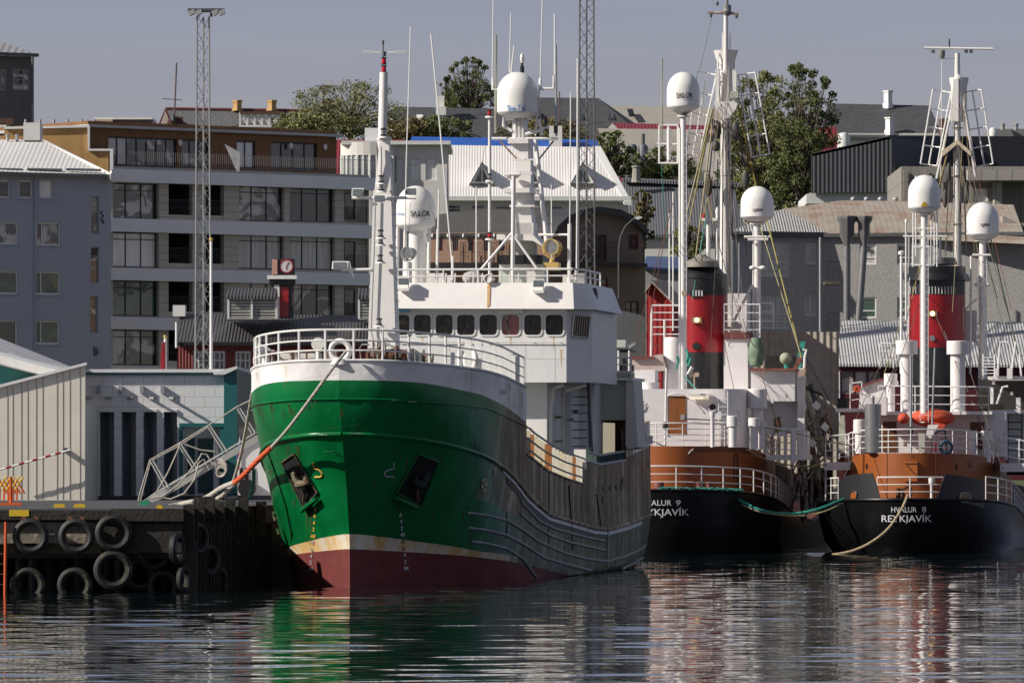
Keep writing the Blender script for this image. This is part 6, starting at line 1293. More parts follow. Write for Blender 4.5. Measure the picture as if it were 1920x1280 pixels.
for a,b in (((805,385),(855,500)),((918,240),(860,500)),((1000,320),(1060,500)),((900,400),(960,505)),((770,380),(765,455)),((700,110),(690,400))): MB(S).pcyl((*a,uw+1.2),(*b,uw+1),.008,n=4).build('stay_wire',WIRE,ship) if a[0]!=700 else None
MB(S).plathe(1118-8,uw+1.8,[(9,568),(11,560),(11,548),(8,540)],14).build('side_lamp',LAMPB,ship)
# ---- superstructure below the bridge
xs0,xs1=S.X(700,uw+1),S.X(1026,uw+1); zd=S.Z(905,3.8,22)
m=MB(S); m.box(xs0,xs1,uw+.9,uw+9,zd,zB+.01); m.build('deckhouse',WHITE,ship)
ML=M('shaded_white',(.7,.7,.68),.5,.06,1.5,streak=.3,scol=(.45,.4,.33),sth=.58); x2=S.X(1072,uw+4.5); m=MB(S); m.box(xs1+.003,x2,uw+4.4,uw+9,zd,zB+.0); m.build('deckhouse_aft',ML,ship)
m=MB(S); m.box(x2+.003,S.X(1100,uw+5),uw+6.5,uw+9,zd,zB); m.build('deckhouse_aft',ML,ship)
for pts in ([(1038,735,uw+1.2),(1033,760,uw+1.2),(1031,830,uw+1.2)],[(1057,722,uw+1.2),(1040,726,uw+1.2),(1033,740,uw+1.2)],[(1055,745,uw+3),(1055,840,uw+3)],[(1062,722,uw+3),(1056,740,uw+3)],[(1100,722,uw+2),(1062,732,uw+2)]): MB(S).ptube(pts,.06).build('vent_pipe',WHITE2,ship)
for px,py in ((1035,782),(1046,781),(1068,786),(1078,770),(1048,826)): MB(S).pbox(px-4,py-2,px+4,py+3,uw+2.8,.2).pcyl((px-8,py,uw+2.7),(px+8,py,uw+2.7),.025).build('valve_cluster',GEAR,ship)
# stair
m=MB(S); m.pcyl((1103,705,uw+2),(1107,852,uw+1.6),.06,n=6); m.pcyl((1101,700,uw+2.4),(1110,852,uw+2),.05,n=6); st=m.build('companion_ladder',BLACK,ship)
for i in range(10): MB(S).pbox(1073,727+i*15.5,1099,729+i*15.5,uw+2.4,.3).build('ladder_tread',BLACK,st)
MB(S).ptube([(1098,655,yP+.3),(1097,680,yP+.3),(1100,705,yP+.3)],.05).build('handrail',BLACK,ship); MB(S).torus(S.P(1099,668,yP+.2),.28,.06,(1,.25,0),18,8).build('life_ring',M('life_ring_red',(.45,.03,.02),.6),ship)
# port side bulwark rail with rusty plates
RP=M('rust_streaked_white',(.66,.58,.42),.65,.12,3,streak=1,scol=(.42,.15,.03),ssc=(3.5,3.5,.5),sth=.52,blotch=.6,blcol=(.03,.16,.06),blth=.6,blsc=1.6)
RP2=M('rust_plate',(.34,.13,.035),.75,.3,3,streak=.8,scol=(.62,.5,.3),ssc=(3,3,.6),sth=.55); RP3=M('white_plate_stay',(.66,.62,.54),.6,.1,3,streak=.6,scol=(.4,.2,.06),ssc=(4,4,.5),sth=.56)
P_=[(3.78,u,0) for u in [UB+.1+(UP1-.15-UB)*i/16 for i in range(17)]]
tops=[(988,800),(1000,812),(1030,832),(1060,848),(1095,860)]
zr=lambda u:S.Z(float(np.interp(S.proj(3.78,u,4)[0],[p for p,_ in tops],[q for _,q in tops])),3.78,u)
m=MB(S)
for f in (1,.62,.25): m.tube([(3.82,p[1],ztop(p[1])+(zr(p[1])-ztop(p[1]))*f) for p in P_],.035,6)
rl=m.build('side_rail',M('rail_grimy',(.3,.31,.3),.5,.2,5),ship)
n=17
for i in range(n):
    u=UB+.4+(UP1-.6-UB)*i/(n-1); MB(S).box(3.78-.52,3.8,u-.012,u+.012,ztop(u)-.02,zr(u)-.03).build('bulwark_stay',random.choice([RP,RP,RP2,RP3,RP3]),rl)
# grey baluster rail
P_=[(3.8,u,ztop(u)) for u in [UP1+.1+(UP2-.2-UP1)*i/8 for i in range(9)]]
m=MB(S); m.tube([(p[0],p[1],p[2]+.30) for p in P_],.045,7); m.tube([(p[0]+.02,p[1],p[2]-.02) for p in P_],.06,7); rb=m.build('baluster_rail',M('rail_grimy',(0,0,0)),ship)
for i in range(14): u=UP1+.2+(UP2-.3-UP1)*i/13; MB(S).box(3.6,3.79,u-.02,u+.02,ztop(u),ztop(u)+.28).build('baluster',M('dark_green_grey',(.05,.09,.08),.6),rb)
MB(S).box(3.5,3.9,UP1-.12,UP1+.1,ztop(UP1+.1)-.3,ztop(UP1+.1)+.36).build('rail_post',WHITE2,ship)
# aft gallows: cream bridge panel, pillars
ug=33
CRM=M('cream_panel',(.42,.43,.36),.6,.12,1,streak=.7,scol=(.34,.2,.08),sth=.55,ssc=(2,2,.4))
m=MB(S); m.pbox(1060,714,1174,787,ug,2.5); m.build('gallows_beam',CRM,ship)
m=MB(S); m.pbox(1060,708,1186,713,ug-.3,3.2); m.build('gallows_deck',WHITE2,ship)
MB(S).pcyl((1104,702,ug-.1),(1187,703,ug-.1),.12,n=10).build('gallows_roller',CRM,ship)
m=MB(S); m.ppoly([(1174,712),(1188,713),(1196,838),(1177,842),(1173,835)],ug-.2,2.2); m.build('gallows_leg',M('leg_white',(.6,.57,.52),.6,.08,2,streak=.6,scol=(.33,.22,.14),sth=.55),ship)
m=MB(S); m.pbox(1168,714,1174,860,ug+.1,.3); m.build('rusty_post',RUST,ship)
m=MB(S); m.ppoly([(1117,794),(1125,790),(1150,790),(1160,800),(1160,850),(1115,850)],ug+3.5,2); m.build('aft_deckhouse',M('cream_house',(.5,.47,.38),.6,.1,1,streak=.4,scol=(.3,.2,.1)),ship)
MB(S).ppoly([(1110,787),(1170,787),(1170,806),(1163,806),(1155,793),(1112,791)],ug+1,.3).build('arch_plate',RUST,ship); MB(S).pbox(1153,793,1165,850,ug+2,.6).build('arch_post',M('rusty_dark',(.04,.025,.02),.9),ship)
MB(S).pbox(1110,808,1116,850,ug+1,.3).build('red_locker',RED,ship)
railing(ship,S,[S.P(1104,708,ug-.3),S.P(1184,709,ug-.3)],.72,3,.7,.025,WHITE2,'gallows_rail')
MB(S).pbox(1100,655,1184,660,ug+1,1.2).build('gallows_top',BLACK,ship)
for px in (1102,1128,1143,1160,1180): MB(S).pcyl((px,709,ug+.6),(px,657,ug+.6),.04).build('gallows_stanchion',RAIL,ship)
MB(S).pbox(1149,637,1173,651,ug+.8,.5).build('grey_box',M('pale_grey_box',(.55,.55,.53),.5),ship); MB(S).ppoly([(1176,648),(1189,641),(1193,645),(1180,654)],ug+.8,.3).build('tilted_lamp',STEEL,ship)
MB(S).plathe(1122,ug+1,[(3,656),(3,648),(1.5,645)],10).build('vent_knob',STEEL,ship)
for i in range(12): px=1104+i*7; MB(S).pbox(px,672+(i%3)*6,px+6,696,ug+1.5,.3).build('stacked_gear',[DSTEEL,GEAR,BLACK][i%3],ship)
MB(S).ppoly([(1196,838),(1222,826),(1222,818),(1214,816),(1214,829)],37.5,.2).build('stern_coaming',WHITE2,ship); MB(S).pbox(1218,816,1222,832,38.5,.3).build('stern_post',WHITE2,ship)
# lower draught chain and hoses over the bow
MB().tube([surfw(*p,.03,-1) for p in ((502,843),(512,870),(524,905),(538,950),(548,1000),(550,1040),(549,1065))],.022,6,True).build('hanging_hose',BLACK,ship)
# ================================================================ mooring lines
def rope(name,label,pts,r,mat,cat='rope',group='mooring ropes'):
    P=[Vector(p) for p in pts]; Q=[]
    for i in range(len(P)-1):
        p0=P[max(i-1,0)];p1=P[i];p2=P[i+1];p3=P[min(i+2,len(P)-1)]
        for k in range(6):
            t=k/6; Q.append(.5*((2*p1)+(-p0+p2)*t+(2*p0-5*p1+4*p2-p3)*t*t+(-p0+3*p1-3*p2+p3)*t**3))
    Q.append(P[-1]); m=MB(); m.tube(Q,r,8,True)
    # visible lay of the rope
    L_=0; h=[]; 
    for ph in (0,math.pi):
        pts2=[]; acc=0
        for i,q in enumerate(Q):
            d=(Q[min(i+1,len(Q)-1)]-Q[max(i-1,0)]).normalized(); u=d.cross(Vector((0,1,.01))).normalized(); w_=d.cross(u)
            if i: 
                n=max(1,int((q-Q[i-1]).length/.07))
                for j in range(n):
                    acc+=(q-Q[i-1]).length/n; c=Q[i-1].lerp(q,(j+1)/n); pts2.append(c+(u*math.cos(acc*16+ph)+w_*math.sin(acc*16+ph))*r*.55)
        if len(pts2)>2: m.tube(pts2,r*.62,5,True)
    return tag(m.build(name,mat),label,cat,group)
Pw=lambda px,py,y:W.P(px,py,y)
A=S(0,-1.7,0); rope('mooring_rope','thick pale rope running down left from the ring at the top of the green bow',[Pw(648,660,191.5),Pw(620,695,190.9),Pw(575,757,191.0),Pw(541,802,192.0),Pw(509,838,193.2)],.048,ROPEW)
rope('mooring_rope','orange red sleeved rope continuing from the bow rope down to the quay',[Pw(509,838,193.2),Pw(480,866,195.3),Pw(457,890,198.5),Pw(440,904,201)],.078,ROPEO)
rope('mooring_rope','pale rope from the end of the orange sleeve lying along the quay',[Pw(440,904,201),Pw(415,914,204),Pw(385,933,207),Pw(345,943,209),Pw(318,949,209)],.075,ROPEW)
rope('mooring_rope','pale rope hanging from the ring at the left edge of the green bow',[Pw(483,688,196.2),Pw(473,735,197),Pw(462,800,199),Pw(452,850,201),Pw(444,880,203),Pw(437,903,204)],.048,ROPEW)
rope('mooring_rope','pale rope end bunched on the quay beside the teal line',[Pw(445,903,203),Pw(430,916,204),Pw(415,930,204),Pw(400,938,204),Pw(372,947,203)],.07,ROPEW)
rope('mooring_rope','short teal line from the green hull down to the quay post',[Pw(477,882,197),Pw(474,905,199),Pw(468,930,203),Pw(464,938,204)],.04,ROPEG)
# ================================================================ whale catchers
ORG=M('ship_orange',(.26,.068,.009),.5,.1,1.5,bump=.012,bsc=1.2,streak=.35,scol=(.17,.06,.02),sth=.56)
ORS=M('ship_brown_side',(.16,.07,.03),.5,.2,1.2,streak=.9,scol=(.3,.24,.17),sth=.5,ssc=(2,1.2,.25))
HB=M('hull_black',(.006,.006,.007),.35,.3,1,spec=.25,bump=.03,bsc=1,streak=.5,scol=(.022,.022,.024),sth=.58)
WRD=M('bulwark_black',(.014,.015,.018),.45,.2,2)
WOODD=M('varnished_door',(.25,.085,.02),.5,.2,3,streak=.5,scol=(.13,.04,.01),ssc=(9,9,.5))
DBR=M('brown_door',(.13,.05,.02),.5,.2,3)
RDK=M('red_oxide_deck',(.16,.045,.04),.7,.2,2)
FBLK=M('funnel_black',(.014,.015,.017),.35,.15,1.5,streak=.3,scol=(.05,.05,.05),sth=.6)
FRED=M('funnel_red',(.27,.007,.012),.3,.1,1.2,bump=.01,bsc=1.5,streak=.2,scol=(.22,.01,.015),sth=.6)
SHW=M('whaler_white',(.75,.72,.71),.5,.06,1.5,bump=.02,bsc=1.5,streak=.5,scol=(.5,.36,.26),sth=.6)
WARM=dict(emit=(1,.75,.25,6))
def stern_plan(B,L0,n=3): return lambda u,B=B,L=L0:B*(1-(1-min(u/L,1))**2.3)**.5
def whaler_hull(root,F,levels,L=46,mat=HB,n=44):
    """levels: (u0,B,round length,z fn)"""
    hb=MB(F); m_=len(levels)
    for s_ in (1,-1):
        v=[]
        for i in range(n+1):
            t=(i/n)**2.2
            for u0,B,Lr,zf in levels:
                u=u0+(L-u0)*t; b=B*(1-(1-min((u-u0)/Lr,1))**2.2)**.5 
                if u>40: b*=max(0,1-((u-40)/(L-40))**2.2)
                v.append((s_*b,u,zf(u)))
        f=[]
        for i in range(n):
            for k in range(m_-1):
                q=(i*m_+k,(i+1)*m_+k,(i+1)*m_+k+1,i*m_+k+1); f.append(q if s_>0 else q[::-1])
        hb.add(v,f)
    return hb.build('hull',mat,root)
def bulk(root,F,u0,u1,B,Lr,z0,z1,mat,name,taper=None,n=30,edge=True,top=None):
    """rounded-stern superstructure tier"""
    m=MB(F); P=[]
    for s_ in (-1,1):
        Q=[]
        for i in range(n+1):
            u=u0+(u1-u0)*(i/n)**2; b=B*(1-(1-min((u-u0)/Lr,1))**2.2)**.5; Q.append((s_*b,u))
        P.append(Q)
    pts=P[0][::-1]+P[1][1:]; k=len(pts); zf0=z0 if callable(z0) else (lambda u:z0); zf1=z1 if callable(z1) else (lambda u:z1)
    m.add([(x,u,zf0(u)) for x,u in pts]+[(x,u,zf1(u)) for x,u in pts],[(i,i+1,k+i+1,k+i) for i in range(k-1)]+[(k-1,0,k,2*k-1)])
    o=m.build(name,mat,root)
    if top:
        m=MB(F); m.add([(x,u,zf1(u)-.02) for x,u in pts]+[(0,(u0+u1)/2,zf1((u0+u1)/2)-.02)],[(i,i+1,k) for i in range(k-1)]+[(k-1,0,k)]); m.build('deck',top,root)
    return o,pts,zf1
def edge_pts(u0,u1,B,Lr,zf,inset=.06,n=26,s0=-1,both=True):
    out=[]
    for s_ in (-1,1):
        Q=[(s_*max(B*(1-(1-min((u-u0)/Lr,1))**2.2)**.5-inset,0),u,zf(u)) for u in [u0+.02+(u1-u0)*(i/n)**2 for i in range(n+1)]]; out.append(Q)
    return out[0][::-1]+out[1][1:]
def vent(root,F,px,u,cap,stem,name='ventilator',mat=None,cw=None,sw=None):
    """cap=(hw,top,bot), stem=(hw,bot)"""
    o=MB(F).plathe(px,u,[(stem[0],stem[1]),(stem[0],cap[2]-1)],20).build(name,mat or SHW,root)
    MB(F).plathe(px,u,[(cap[0],cap[2]),(cap[0],cap[1]+1),(cap[0]-1,cap[1])],24).build('cap',mat or SHW,o); return o
def funnel(root,F,px,u,hw,ys,slits,letter=None):
    """ys: bottom, black/red, red/black, top"""
    x=F.X(px,u); k=F(x,u,0)[1]/FX; r=hw*k; z=[F.Z(y,x,u) for y in ys]
    def oval(m,r0,r1,za,zb,sy=1.35,n=36,dy0=0,dy1=0):
        v=[(x+r_*math.cos(2*math.pi*i/n),u+r*1.35+dy+r_*sy*math.sin(2*math.pi*i/n),zz) for r_,zz,dy in ((r0,za,dy0),(r1,zb,dy1)) for i in range(n)]
        m.add(v,[(i,(i+1)%n,n+(i+1)%n,n+i) for i in range(n)]+[tuple(range(n,2*n)),tuple(range(n-1,-1,-1))])
    m=MB(F); oval(m,r,r,z[0],z[1]); o=m.build('funnel_base',FBLK,root)
    m=MB(F); oval(m,r,r,z[1]+.002,z[2]); m.build('funnel_band',FRED,root)
    m=MB(F); oval(m,r,r,z[2]+.002,z[3]); top=m.build('funnel_top',FBLK,root)
    for px_ in slits:
        d=(px_-px)/hw; yy=u+r*1.35-r*1.35*math.sqrt(max(0,1-d*d))-.015; c=F.P(px_,ys[2]-6,yy)
        m=MB(F); m.box(c[0]-.022,c[0]+.022,yy-.02,yy+.05,F.Z(ys[2]-1,c[0],yy),F.Z(ys[2]-15,c[0],yy)); m.build('vent_slit',M('slit_grey',(.5,.5,.5),.5),top)
    return x,r,z,oval
def cage(root,F,c4,u,nr,nc=2):
    """slanted ladder basket: corners tl,tr,br,bl in px"""
    P=lambda a,b:( (c4[0][0]*(1-a)+c4[1][0]*a)*(1-b)+(c4[3][0]*(1-a)+c4[2][0]*a)*b,(c4[0][1]*(1-a)+c4[1][1]*a)*(1-b)+(c4[3][1]*(1-a)+c4[2][1]*a)*b)
    m=MB(F)
    for i in range(nc+1): m.pcyl((*P(i/nc,0),u+(.35 if i==1 else 0)),(*P(i/nc,1),u+(.35 if i==1 else 0)),.04,n=6)
    o=m.build('gantry_frame',RAIL,root)
    for j in range(nr+1): MB(F).ptube([(*P(0,j/nr),u),(*P(.5,j/nr),u+.35),(*P(1,j/nr),u)],.035,5).build('rung',RAIL,o)
    return o
# ---------------------------------------------------------------- right hand catcher
A8=math.asin(.125); C8=Fr(16.7,271,A8)
w8=thing('whale_catcher','black and orange whale catcher lettered HVALUR 8 lying stern on at the right','ship',(16.7,271,0),'whale catchers moored stern on')
F=C8
zd=lambda u: float(np.interp(u,[0,3,8,16,26,36,46],[2.32,2.25,1.95,1.45,1.15,1.5,3.2]))
LV8=[(1.6,3.6,9,lambda u:-1.),(1.2,3.8,8.6,lambda u:0.),(.75,4.1,8.4,lambda u:.45),(.15,4.25,8.1,lambda u:1.35*min(1,zd(u)/2.2)),(0,4.3,8.0,zd)]
whaler_hull(w8,F,LV8)
def stern_fn(F,LV,off=.03):
    def fn(px,py):
        u=.0
        for _ in range(12):
            x=F.X(px,u); z=F.Z(py,x,u); zs=[l[3](2) for l in LV]; 
            f=float(np.interp(z,zs,range(len(zs)))); i=min(int(f),len(LV)-2); t=f-i
            def ub(l): 
                q=min(abs(x)/l[1],.999); return l[0]+l[2]*(1-(1-q*q)**(1/2.2))
            un=ub(LV[i])*(1-t)+ub(LV[i+1])*t; u=u*.3+un*.7
        x=F.X(px,u-off); return F(x,u-off,F.Z(py,x,u-off))
    return fn
fn8=stern_fn(F,LV8,.06)
LETW=M('letter_white',(.62,.62,.64),.5,.08,8)
lettering(w8,'HVALUR',1671,1719,950,960,fn8,LETW,.006,'name_lettering'); lettering(w8,'8',1729,1736.5,949.5,960,fn8,LETW,.0,'name_lettering'); lettering(w8,'REYKJAVÍK',1653,1747,962,982,fn8,LETW,.008,'port_lettering')
MOS=M('yellow_green_growth',(.19,.17,.04),.9,.4,5,bump=.02,bsc=9,blotch=.5,blcol=(.05,.05,.02),blth=.5,blsc=5)
m=MB(F); n=40; l=LV8[1]
pts=[(s_*(l[1]*(1-(1-min((u-l[0])/l[2],1))**2.2)**.5+.03),u) for s_,us in ((-1,[l[0]+12*(i/20)**2 for i in range(21)][::-1]),(1,[l[0]+26*(i/26)**2 for i in range(27)])) for u in us]
m.add([(x,u,z_) for x,u in pts for z_ in (.03,.16)],[(2*i,2*i+2,2*i+3,2*i+1) for i in range(len(pts)-1)]); m.build('waterline_growth',MOS,w8)
m=MB(F); pts=[(x,u) for x,u,_ in edge_pts(0,44,4.3,8.0,zd,-.02)]; m.tube([(x,u,zd(u)-.02) for x,u in pts],.07,8); m.build('rubbing_edge',HB,w8)
m=MB(F); e=edge_pts(0,40,4.25,8.0,zd,.1); k=len(e); m.add(e+[(0,20,1.5)],[(i,i+1,k) for i in range(k-1)]); m.build('main_deck',RDK,w8)
# orange after house
z4=F.Z(849,0,3.2); zb_=lambda u: float(np.interp(u,[2.8,5,9,16,26],[z4+.0,z4-.05,z4-.35,z4-.7,z4-.75]))
o,pts,_=bulk(w8,F,2.9,24,3.3,7.0,lambda u:zd(u)-.05,zb_,ORG,'after_house',top=RDK)
for px in (1618,1663,1754,1800): 
    x=F.X(px,3.5); m=MB(F); uu=2.9+7.0*(1-(1-min(abs(x)/3.3,.99)**2)**(1/2.2)); x=F.X(px,uu-.02); m.box(x-.012,x+.012,uu-.03,uu+.05,zd(uu),zb_(uu)); m.build('plate_seam',M('seam_brown',(.15,.04,.01),.6),w8)
def on_house(px,py,F=F,u0=2.9,B=3.3,Lr=7.0,off=.03):
    uu=u0
    for _ in range(8): x=F.X(px,uu); uu=u0+Lr*(1-(1-min(abs(x)/B,.995)**2)**(1/2.2))
    x=F.X(px,uu-off); return (x,uu-off,F.Z(py,x,uu-off))
for px,py in ((1626,874),(1793,875)): c=on_house(px,py); MB(F).add([(c[0]+.07*math.cos(a),c[1]-.01,c[2]+.13*math.sin(a)) for a in [i*math.pi/7 for i in range(14)]],[tuple(range(14))]).build('porthole',BLACK,w8); 
a=on_house(1696,902);b=on_house(1720,865); MB(F).box(a[0],b[0],min(a[1],b[1])-.06,a[1]+.1,a[2],b[2]).build('hatch',M('hatch_orange',(.4,.12,.02),.5,.1,2),w8)
MB(F).tube([on_house(1697,868,off=.12),on_house(1719,868,off=.12)],.015,5).tube([on_house(1698,870,off=.12),on_house(1719,893,off=.12)],.015,5).build('hatch_bar',M('hatch_brown',(.15,.05,.02),.6),w8)
lettering(w8,'8',1706,1711,850,856,lambda x,y:F(*on_house(x,y,off=.03)),M('hatch_brown',(0,0,0)),0,'small_number')
MB(F).tube([on_house(1815,866,off=.1),on_house(1862,886,off=.1)],.02,5).tube([on_house(1817,870,off=.1),on_house(1862,892,off=.1)],.02,5).tube([on_house(1819,874,off=.1),on_house(1866,897,off=.1)],.02,5).build('pipe_rack',BLACK,w8)
railing(w8,F,edge_pts(2.9,14,3.3,7.0,zb_,.05,n=22),1.02,4,1.05,.022,RAIL,'boat_deck_rail')
# aft rail and the black bulwark wings
zz=lambda u:zd(u)
def arc(px0,px1,n=10,inset=.1,F=F,B=4.3,Lr=8.0,u0=0,zf=zd):
    out=[]
    for i in range(n+1):
        px=px0+(px1-px0)*i/n; uu=u0
        for _ in range(10): x=F.X(px,uu+inset); uu=u0+Lr*(1-(1-min(abs(x)/B,.995)**2)**(1/2.2))
        out.append((F.X(px,uu+inset),uu+inset,zf(uu)))
    return out
railing(w8,F,arc(1645,1768),.93,3,1.4,.025,RAIL,'stern_rail')
def wing(pts,hole,nm):
    m=MB(F); n=len(pts)
    P=[]
    for px,py in pts:
        q=arc(px,px+.1,1,.02)[0]; P.append((q[0],q[1],F.Z(py,q[0],q[1])))
    m.add(P+[(p[0]*.985,p[1]+.08,p[2]) for p in P],[tuple(range(n)),tuple(range(2*n-1,n-1,-1))]+[(i,n+i,n+(i+1)%n,(i+1)%n) for i in range(n)]); o=m.build(nm,WRD,w8,flat=True)
    q=MB(F); H_=[]
    for px,py in hole: t=arc(px,px+.1,1,-.02)[0]; H_.append((t[0],t[1]-.02,F.Z(py,t[0],t[1])))
    q.add(H_,[tuple(range(len(H_)))]); q.build('fairlead_opening',ORG if hole[0][0]<1700 else M('tan_gap',(.25,.16,.1),.7),o,flat=True)
    MB(F).tube(H_+[H_[0]],.03,6).build('opening_rim',STEEL if hole[0][0]>1700 else WRD,o)
for a,b in ((1573,1590),(1590,1605),(1605,1620),(1620,1637)): pass
def wingstrip(pxs,tops,bots):
    m=MB(F); v=[]
    for px,t,b in zip(pxs,tops,bots):
        q=arc(px,px+.1,1,.02)[0]
        v+=[(q[0],q[1],F.Z(b,q[0],q[1])),(q[0],q[1],F.Z(t,q[0],q[1])),(q[0]*.98,q[1]+.08,F.Z(t,q[0],q[1])),(q[0]*.98,q[1]+.08,F.Z(b,q[0],q[1]))]
    n=len(pxs); f=[]
    for i in range(n-1): a=4*i; f+=[(a,a+4,a+5,a+1),(a+1,a+5,a+6,a+2),(a+3,a+2,a+6,a+7)]
    f+=[(0,1,2,3),(4*n-4,4*n-1,4*n-2,4*n-3)]; m.add(v,f); return m.build('bulwark_wing',WRD,w8)
wl=wingstrip([1572,1580,1588,1600,1612,1624,1635,1642,1650],[902,896,891,889,888,887,886,907,934],[948,944,941,938,936,935,935,935,937])
wr=wingstrip([1757,1765,1773,1790,1805,1820,1832,1840,1845],[934,911,888,890,892,895,897,899,908],[936,937,938,940,942,945,948,950,953])
def opening(x0,y0,x1,y1,root,mt,rim):
    pts=[(x0+2,y1),(x0,y1-3),(x0,y0+3),(x0+3,y0),(x1-3,y0),(x1,y0+3),(x1,y1-3),(x1-3,y1)]; H_=[]
    for px,py in pts: t=arc(px,px+.1,1,-.03)[0]; H_.append((t[0],t[1],F.Z(py,t[0],t[1])))
    MB(F).add(H_,[tuple(range(8))]).build('fairlead_opening',mt,root); MB(F).tube(H_+[H_[0]],.03,6).build('opening_rim',rim,root)
opening(1594,921,1606,936,wl,ORG,WRD); opening(1800,924,1820,940,wr,M('tan_gap',(.25,.16,.1),.7),STEEL)
railing(w8,F,arc(1548,1572,5),.95,3,.8,.025,RAIL,'side_rail')
railing(w8,F,[(4.3*(1-(1-min(u/8.,1))**2.2)**.5-.1,u,zd(u)) for u in [2.7+i*.6 for i in range(8)]+[8+i*1.5 for i in range(14)]],1.0,3,1.3,.025,RAIL,'side_rail')
m=MB(F); c=F.P(1702,924,.25); m.torus((c[0],c[1],c[2]+.05),.19,.035,(0,1,0),20,8); m.build('stern_fairlead',BLACK,w8)
for px in (1684,1692): MB(F).plathe(px,1.5,[(4,935),(4,917),(5,915)],10).build('bollard',RUST,w8)
MB(F).plathe(1747,1.0,[(3.2,935),(3.2,910),(5,907),(6,903),(6,896),(4,894)],12).build('stern_light',RAIL,w8)
# boat deck: house
zh0=z4-.1
m=MB(F); u=8; m.pbox(1645,772,1886,856,u,9); m.build('deck_house',SHW,w8)
m=MB(F); m.pbox(1622,771,1860,777,u-1.5,11); m.build('upper_deck',SHW,w8)
for a,b,c_,d in ((1655,790,1681,846),(1819,791,1846,846)): MB(F).pbox(a,b,c_,d,u-.04,.05).build('door',DBR,w8)
railing(w8,F,[F.P(1647,773,u-1.3),F.P(1854,775,u-1.3)],1.15,3,1.45,.022,RAIL,'upper_rail')
railing(w8,F,[F.P(1854,775,u-1.3),F.P(1862,775,u+5)],1.15,3,1.45,.022,RAIL,'upper_rail')
vent(w8,F,1700,u-.6,(20.5,638,664),(11.5,775)); vent(w8,F,1796,u-.6,(21,639,664),(14,776))
vent(w8,F,1670,u-.4,(12.5,700,722),(8,775)); vent(w8,F,1612,u-3,(12,786,812),(9,850)); 
vent(w8,F,1822,u-1.2,(11.5,807,823),(8,862)); vent(w8,F,1850,u-.9,(11.5,807,826),(8,866))
o=MB(F).plathe(1637,u-4.2,[(15.5,848),(15.5,758),(14.5,757)],26).build('steel_tank',M('bare_steel',(.3,.3,.3),.35,.15,3,metal=.6,streak=.4,scol=(.45,.45,.45),sth=.5),w8); MB(F).plathe(1636,u-4.2,[(4,757),(4,748),(4.5,746),(3,742)],12).build('valve',STEEL,o)
for a,b,c_,d in ((1625,745,1643,760),(1643,744,1662,778),(1700,771,1723,797),(1722,782,1747,798)): MB(F).pbox(a,b,c_,d,u-2.2,1).build('locker',SHW,w8)
MB(F).ppoly([(1740,796),(1760,796),(1745,822),(1735,822)],u-3.4,.3).build('davit_plate',SHW,w8)
OC=M('orange_canvas',(.55,.075,.03),.7,.15,3,bump=.06,bsc=3)
def boat(pts,u,d,name):
    m=MB(F); m.ppoly(pts,u,d); return m.build(name,OC,w8)
m=MB(F); c=F.P(1748,783,u-2); m.ball((c[0],c[1],c[2]),.98,.8,.40,22,12); m.build('liferaft_cover',OC,w8); 
m=MB(F); c=F.P(1694,784,u-2.6); m.ball(c,.26,.5,.24,14,8); m.build('liferaft_cover',OC,w8)
MB(F).ppoly([(1750,790),(1775,796),(1766,804),(1752,806)],u-2.9,.6).build('raft_skirt',OC,w8)
MB(F).torus(F.P(1774,838,u-4.4),.24,.075,(0,1,0),24,8).build('life_ring',M('navy_ring',(.02,.06,.12),.5),w8); MB(F).pbox(1748,829,1756,847,u-4.6,.25).build('red_box',RED,w8); MB(F).pbox(1722,812,1734,848,u-4.4,.4).build('cream_drum',CRM,w8)
MB(F).ptube([(1752,812,u-4),(1762,806,u-4),(1772,808,u-4),(1775,848,u-4)],.05).build('davit_arm',BLACK,w8)
m=MB(F); m.pcyl((1708,667,u-4.8),(1708,848,u-4.8),.05); m.build('flag_staff',STEEL,w8); MB(F).plathe(1708,u-4.9,[(5,812),(5,802),(3,800)],10).build('lantern',LAMPB,w8)
MB(F).pcyl((1753,652,u-3.2),(1746,848,u-3.2),.045).build('flag_staff',STEEL,w8)
# left side deck with rail and life ring
m=MB(F); m.pbox(1566,765,1623,772,u+3,4); m.pbox(1566,870,1594,878,u-1,4);m.build('side_deck',SHW,w8)
railing(w8,F,[F.P(1548,872,u-2),F.P(1592,868,u-2)],1.25,4,.8,.025,RAIL,'platform_rail'); MB(F).pbox(1545,866,1594,881,u-2,3).build('platform',SHW,w8)
railing(w8,F,[F.P(1594,766,u+1),F.P(1616,763,u+1)],1.1,3,.5,.022,RAIL,'side_deck_rail'); MB(F).torus(F.P(1607,729,u+.9),.1,.07,(0,1,0),14,6,2).build('life_buoy',OC,w8)
MB(F).ppoly([(1613,722),(1660,708),(1660,766),(1610,766)],u+1.5,1).build('bridge_wing',SHW,w8); MB(F).ppoly([(1610,722),(1662,706),(1662,710),(1612,726)],u+1.3,1.4).build('wing_top',RDK,w8)
MB(F).pbox(1570,746,1588,766,u+3,.8).build('black_crate',BLACK,w8)
MB(F).pbox(1546,881,1550,950,u+1,.3).pbox(1588,881,1594,935,u+1,.3).build('deck_pillar',SHW,w8)
MB(F).ppoly([(1573,790),(1577,778),(1583,778),(1586,850),(1572,850)],u+1,.5).build('fender_roll',CRM,w8)
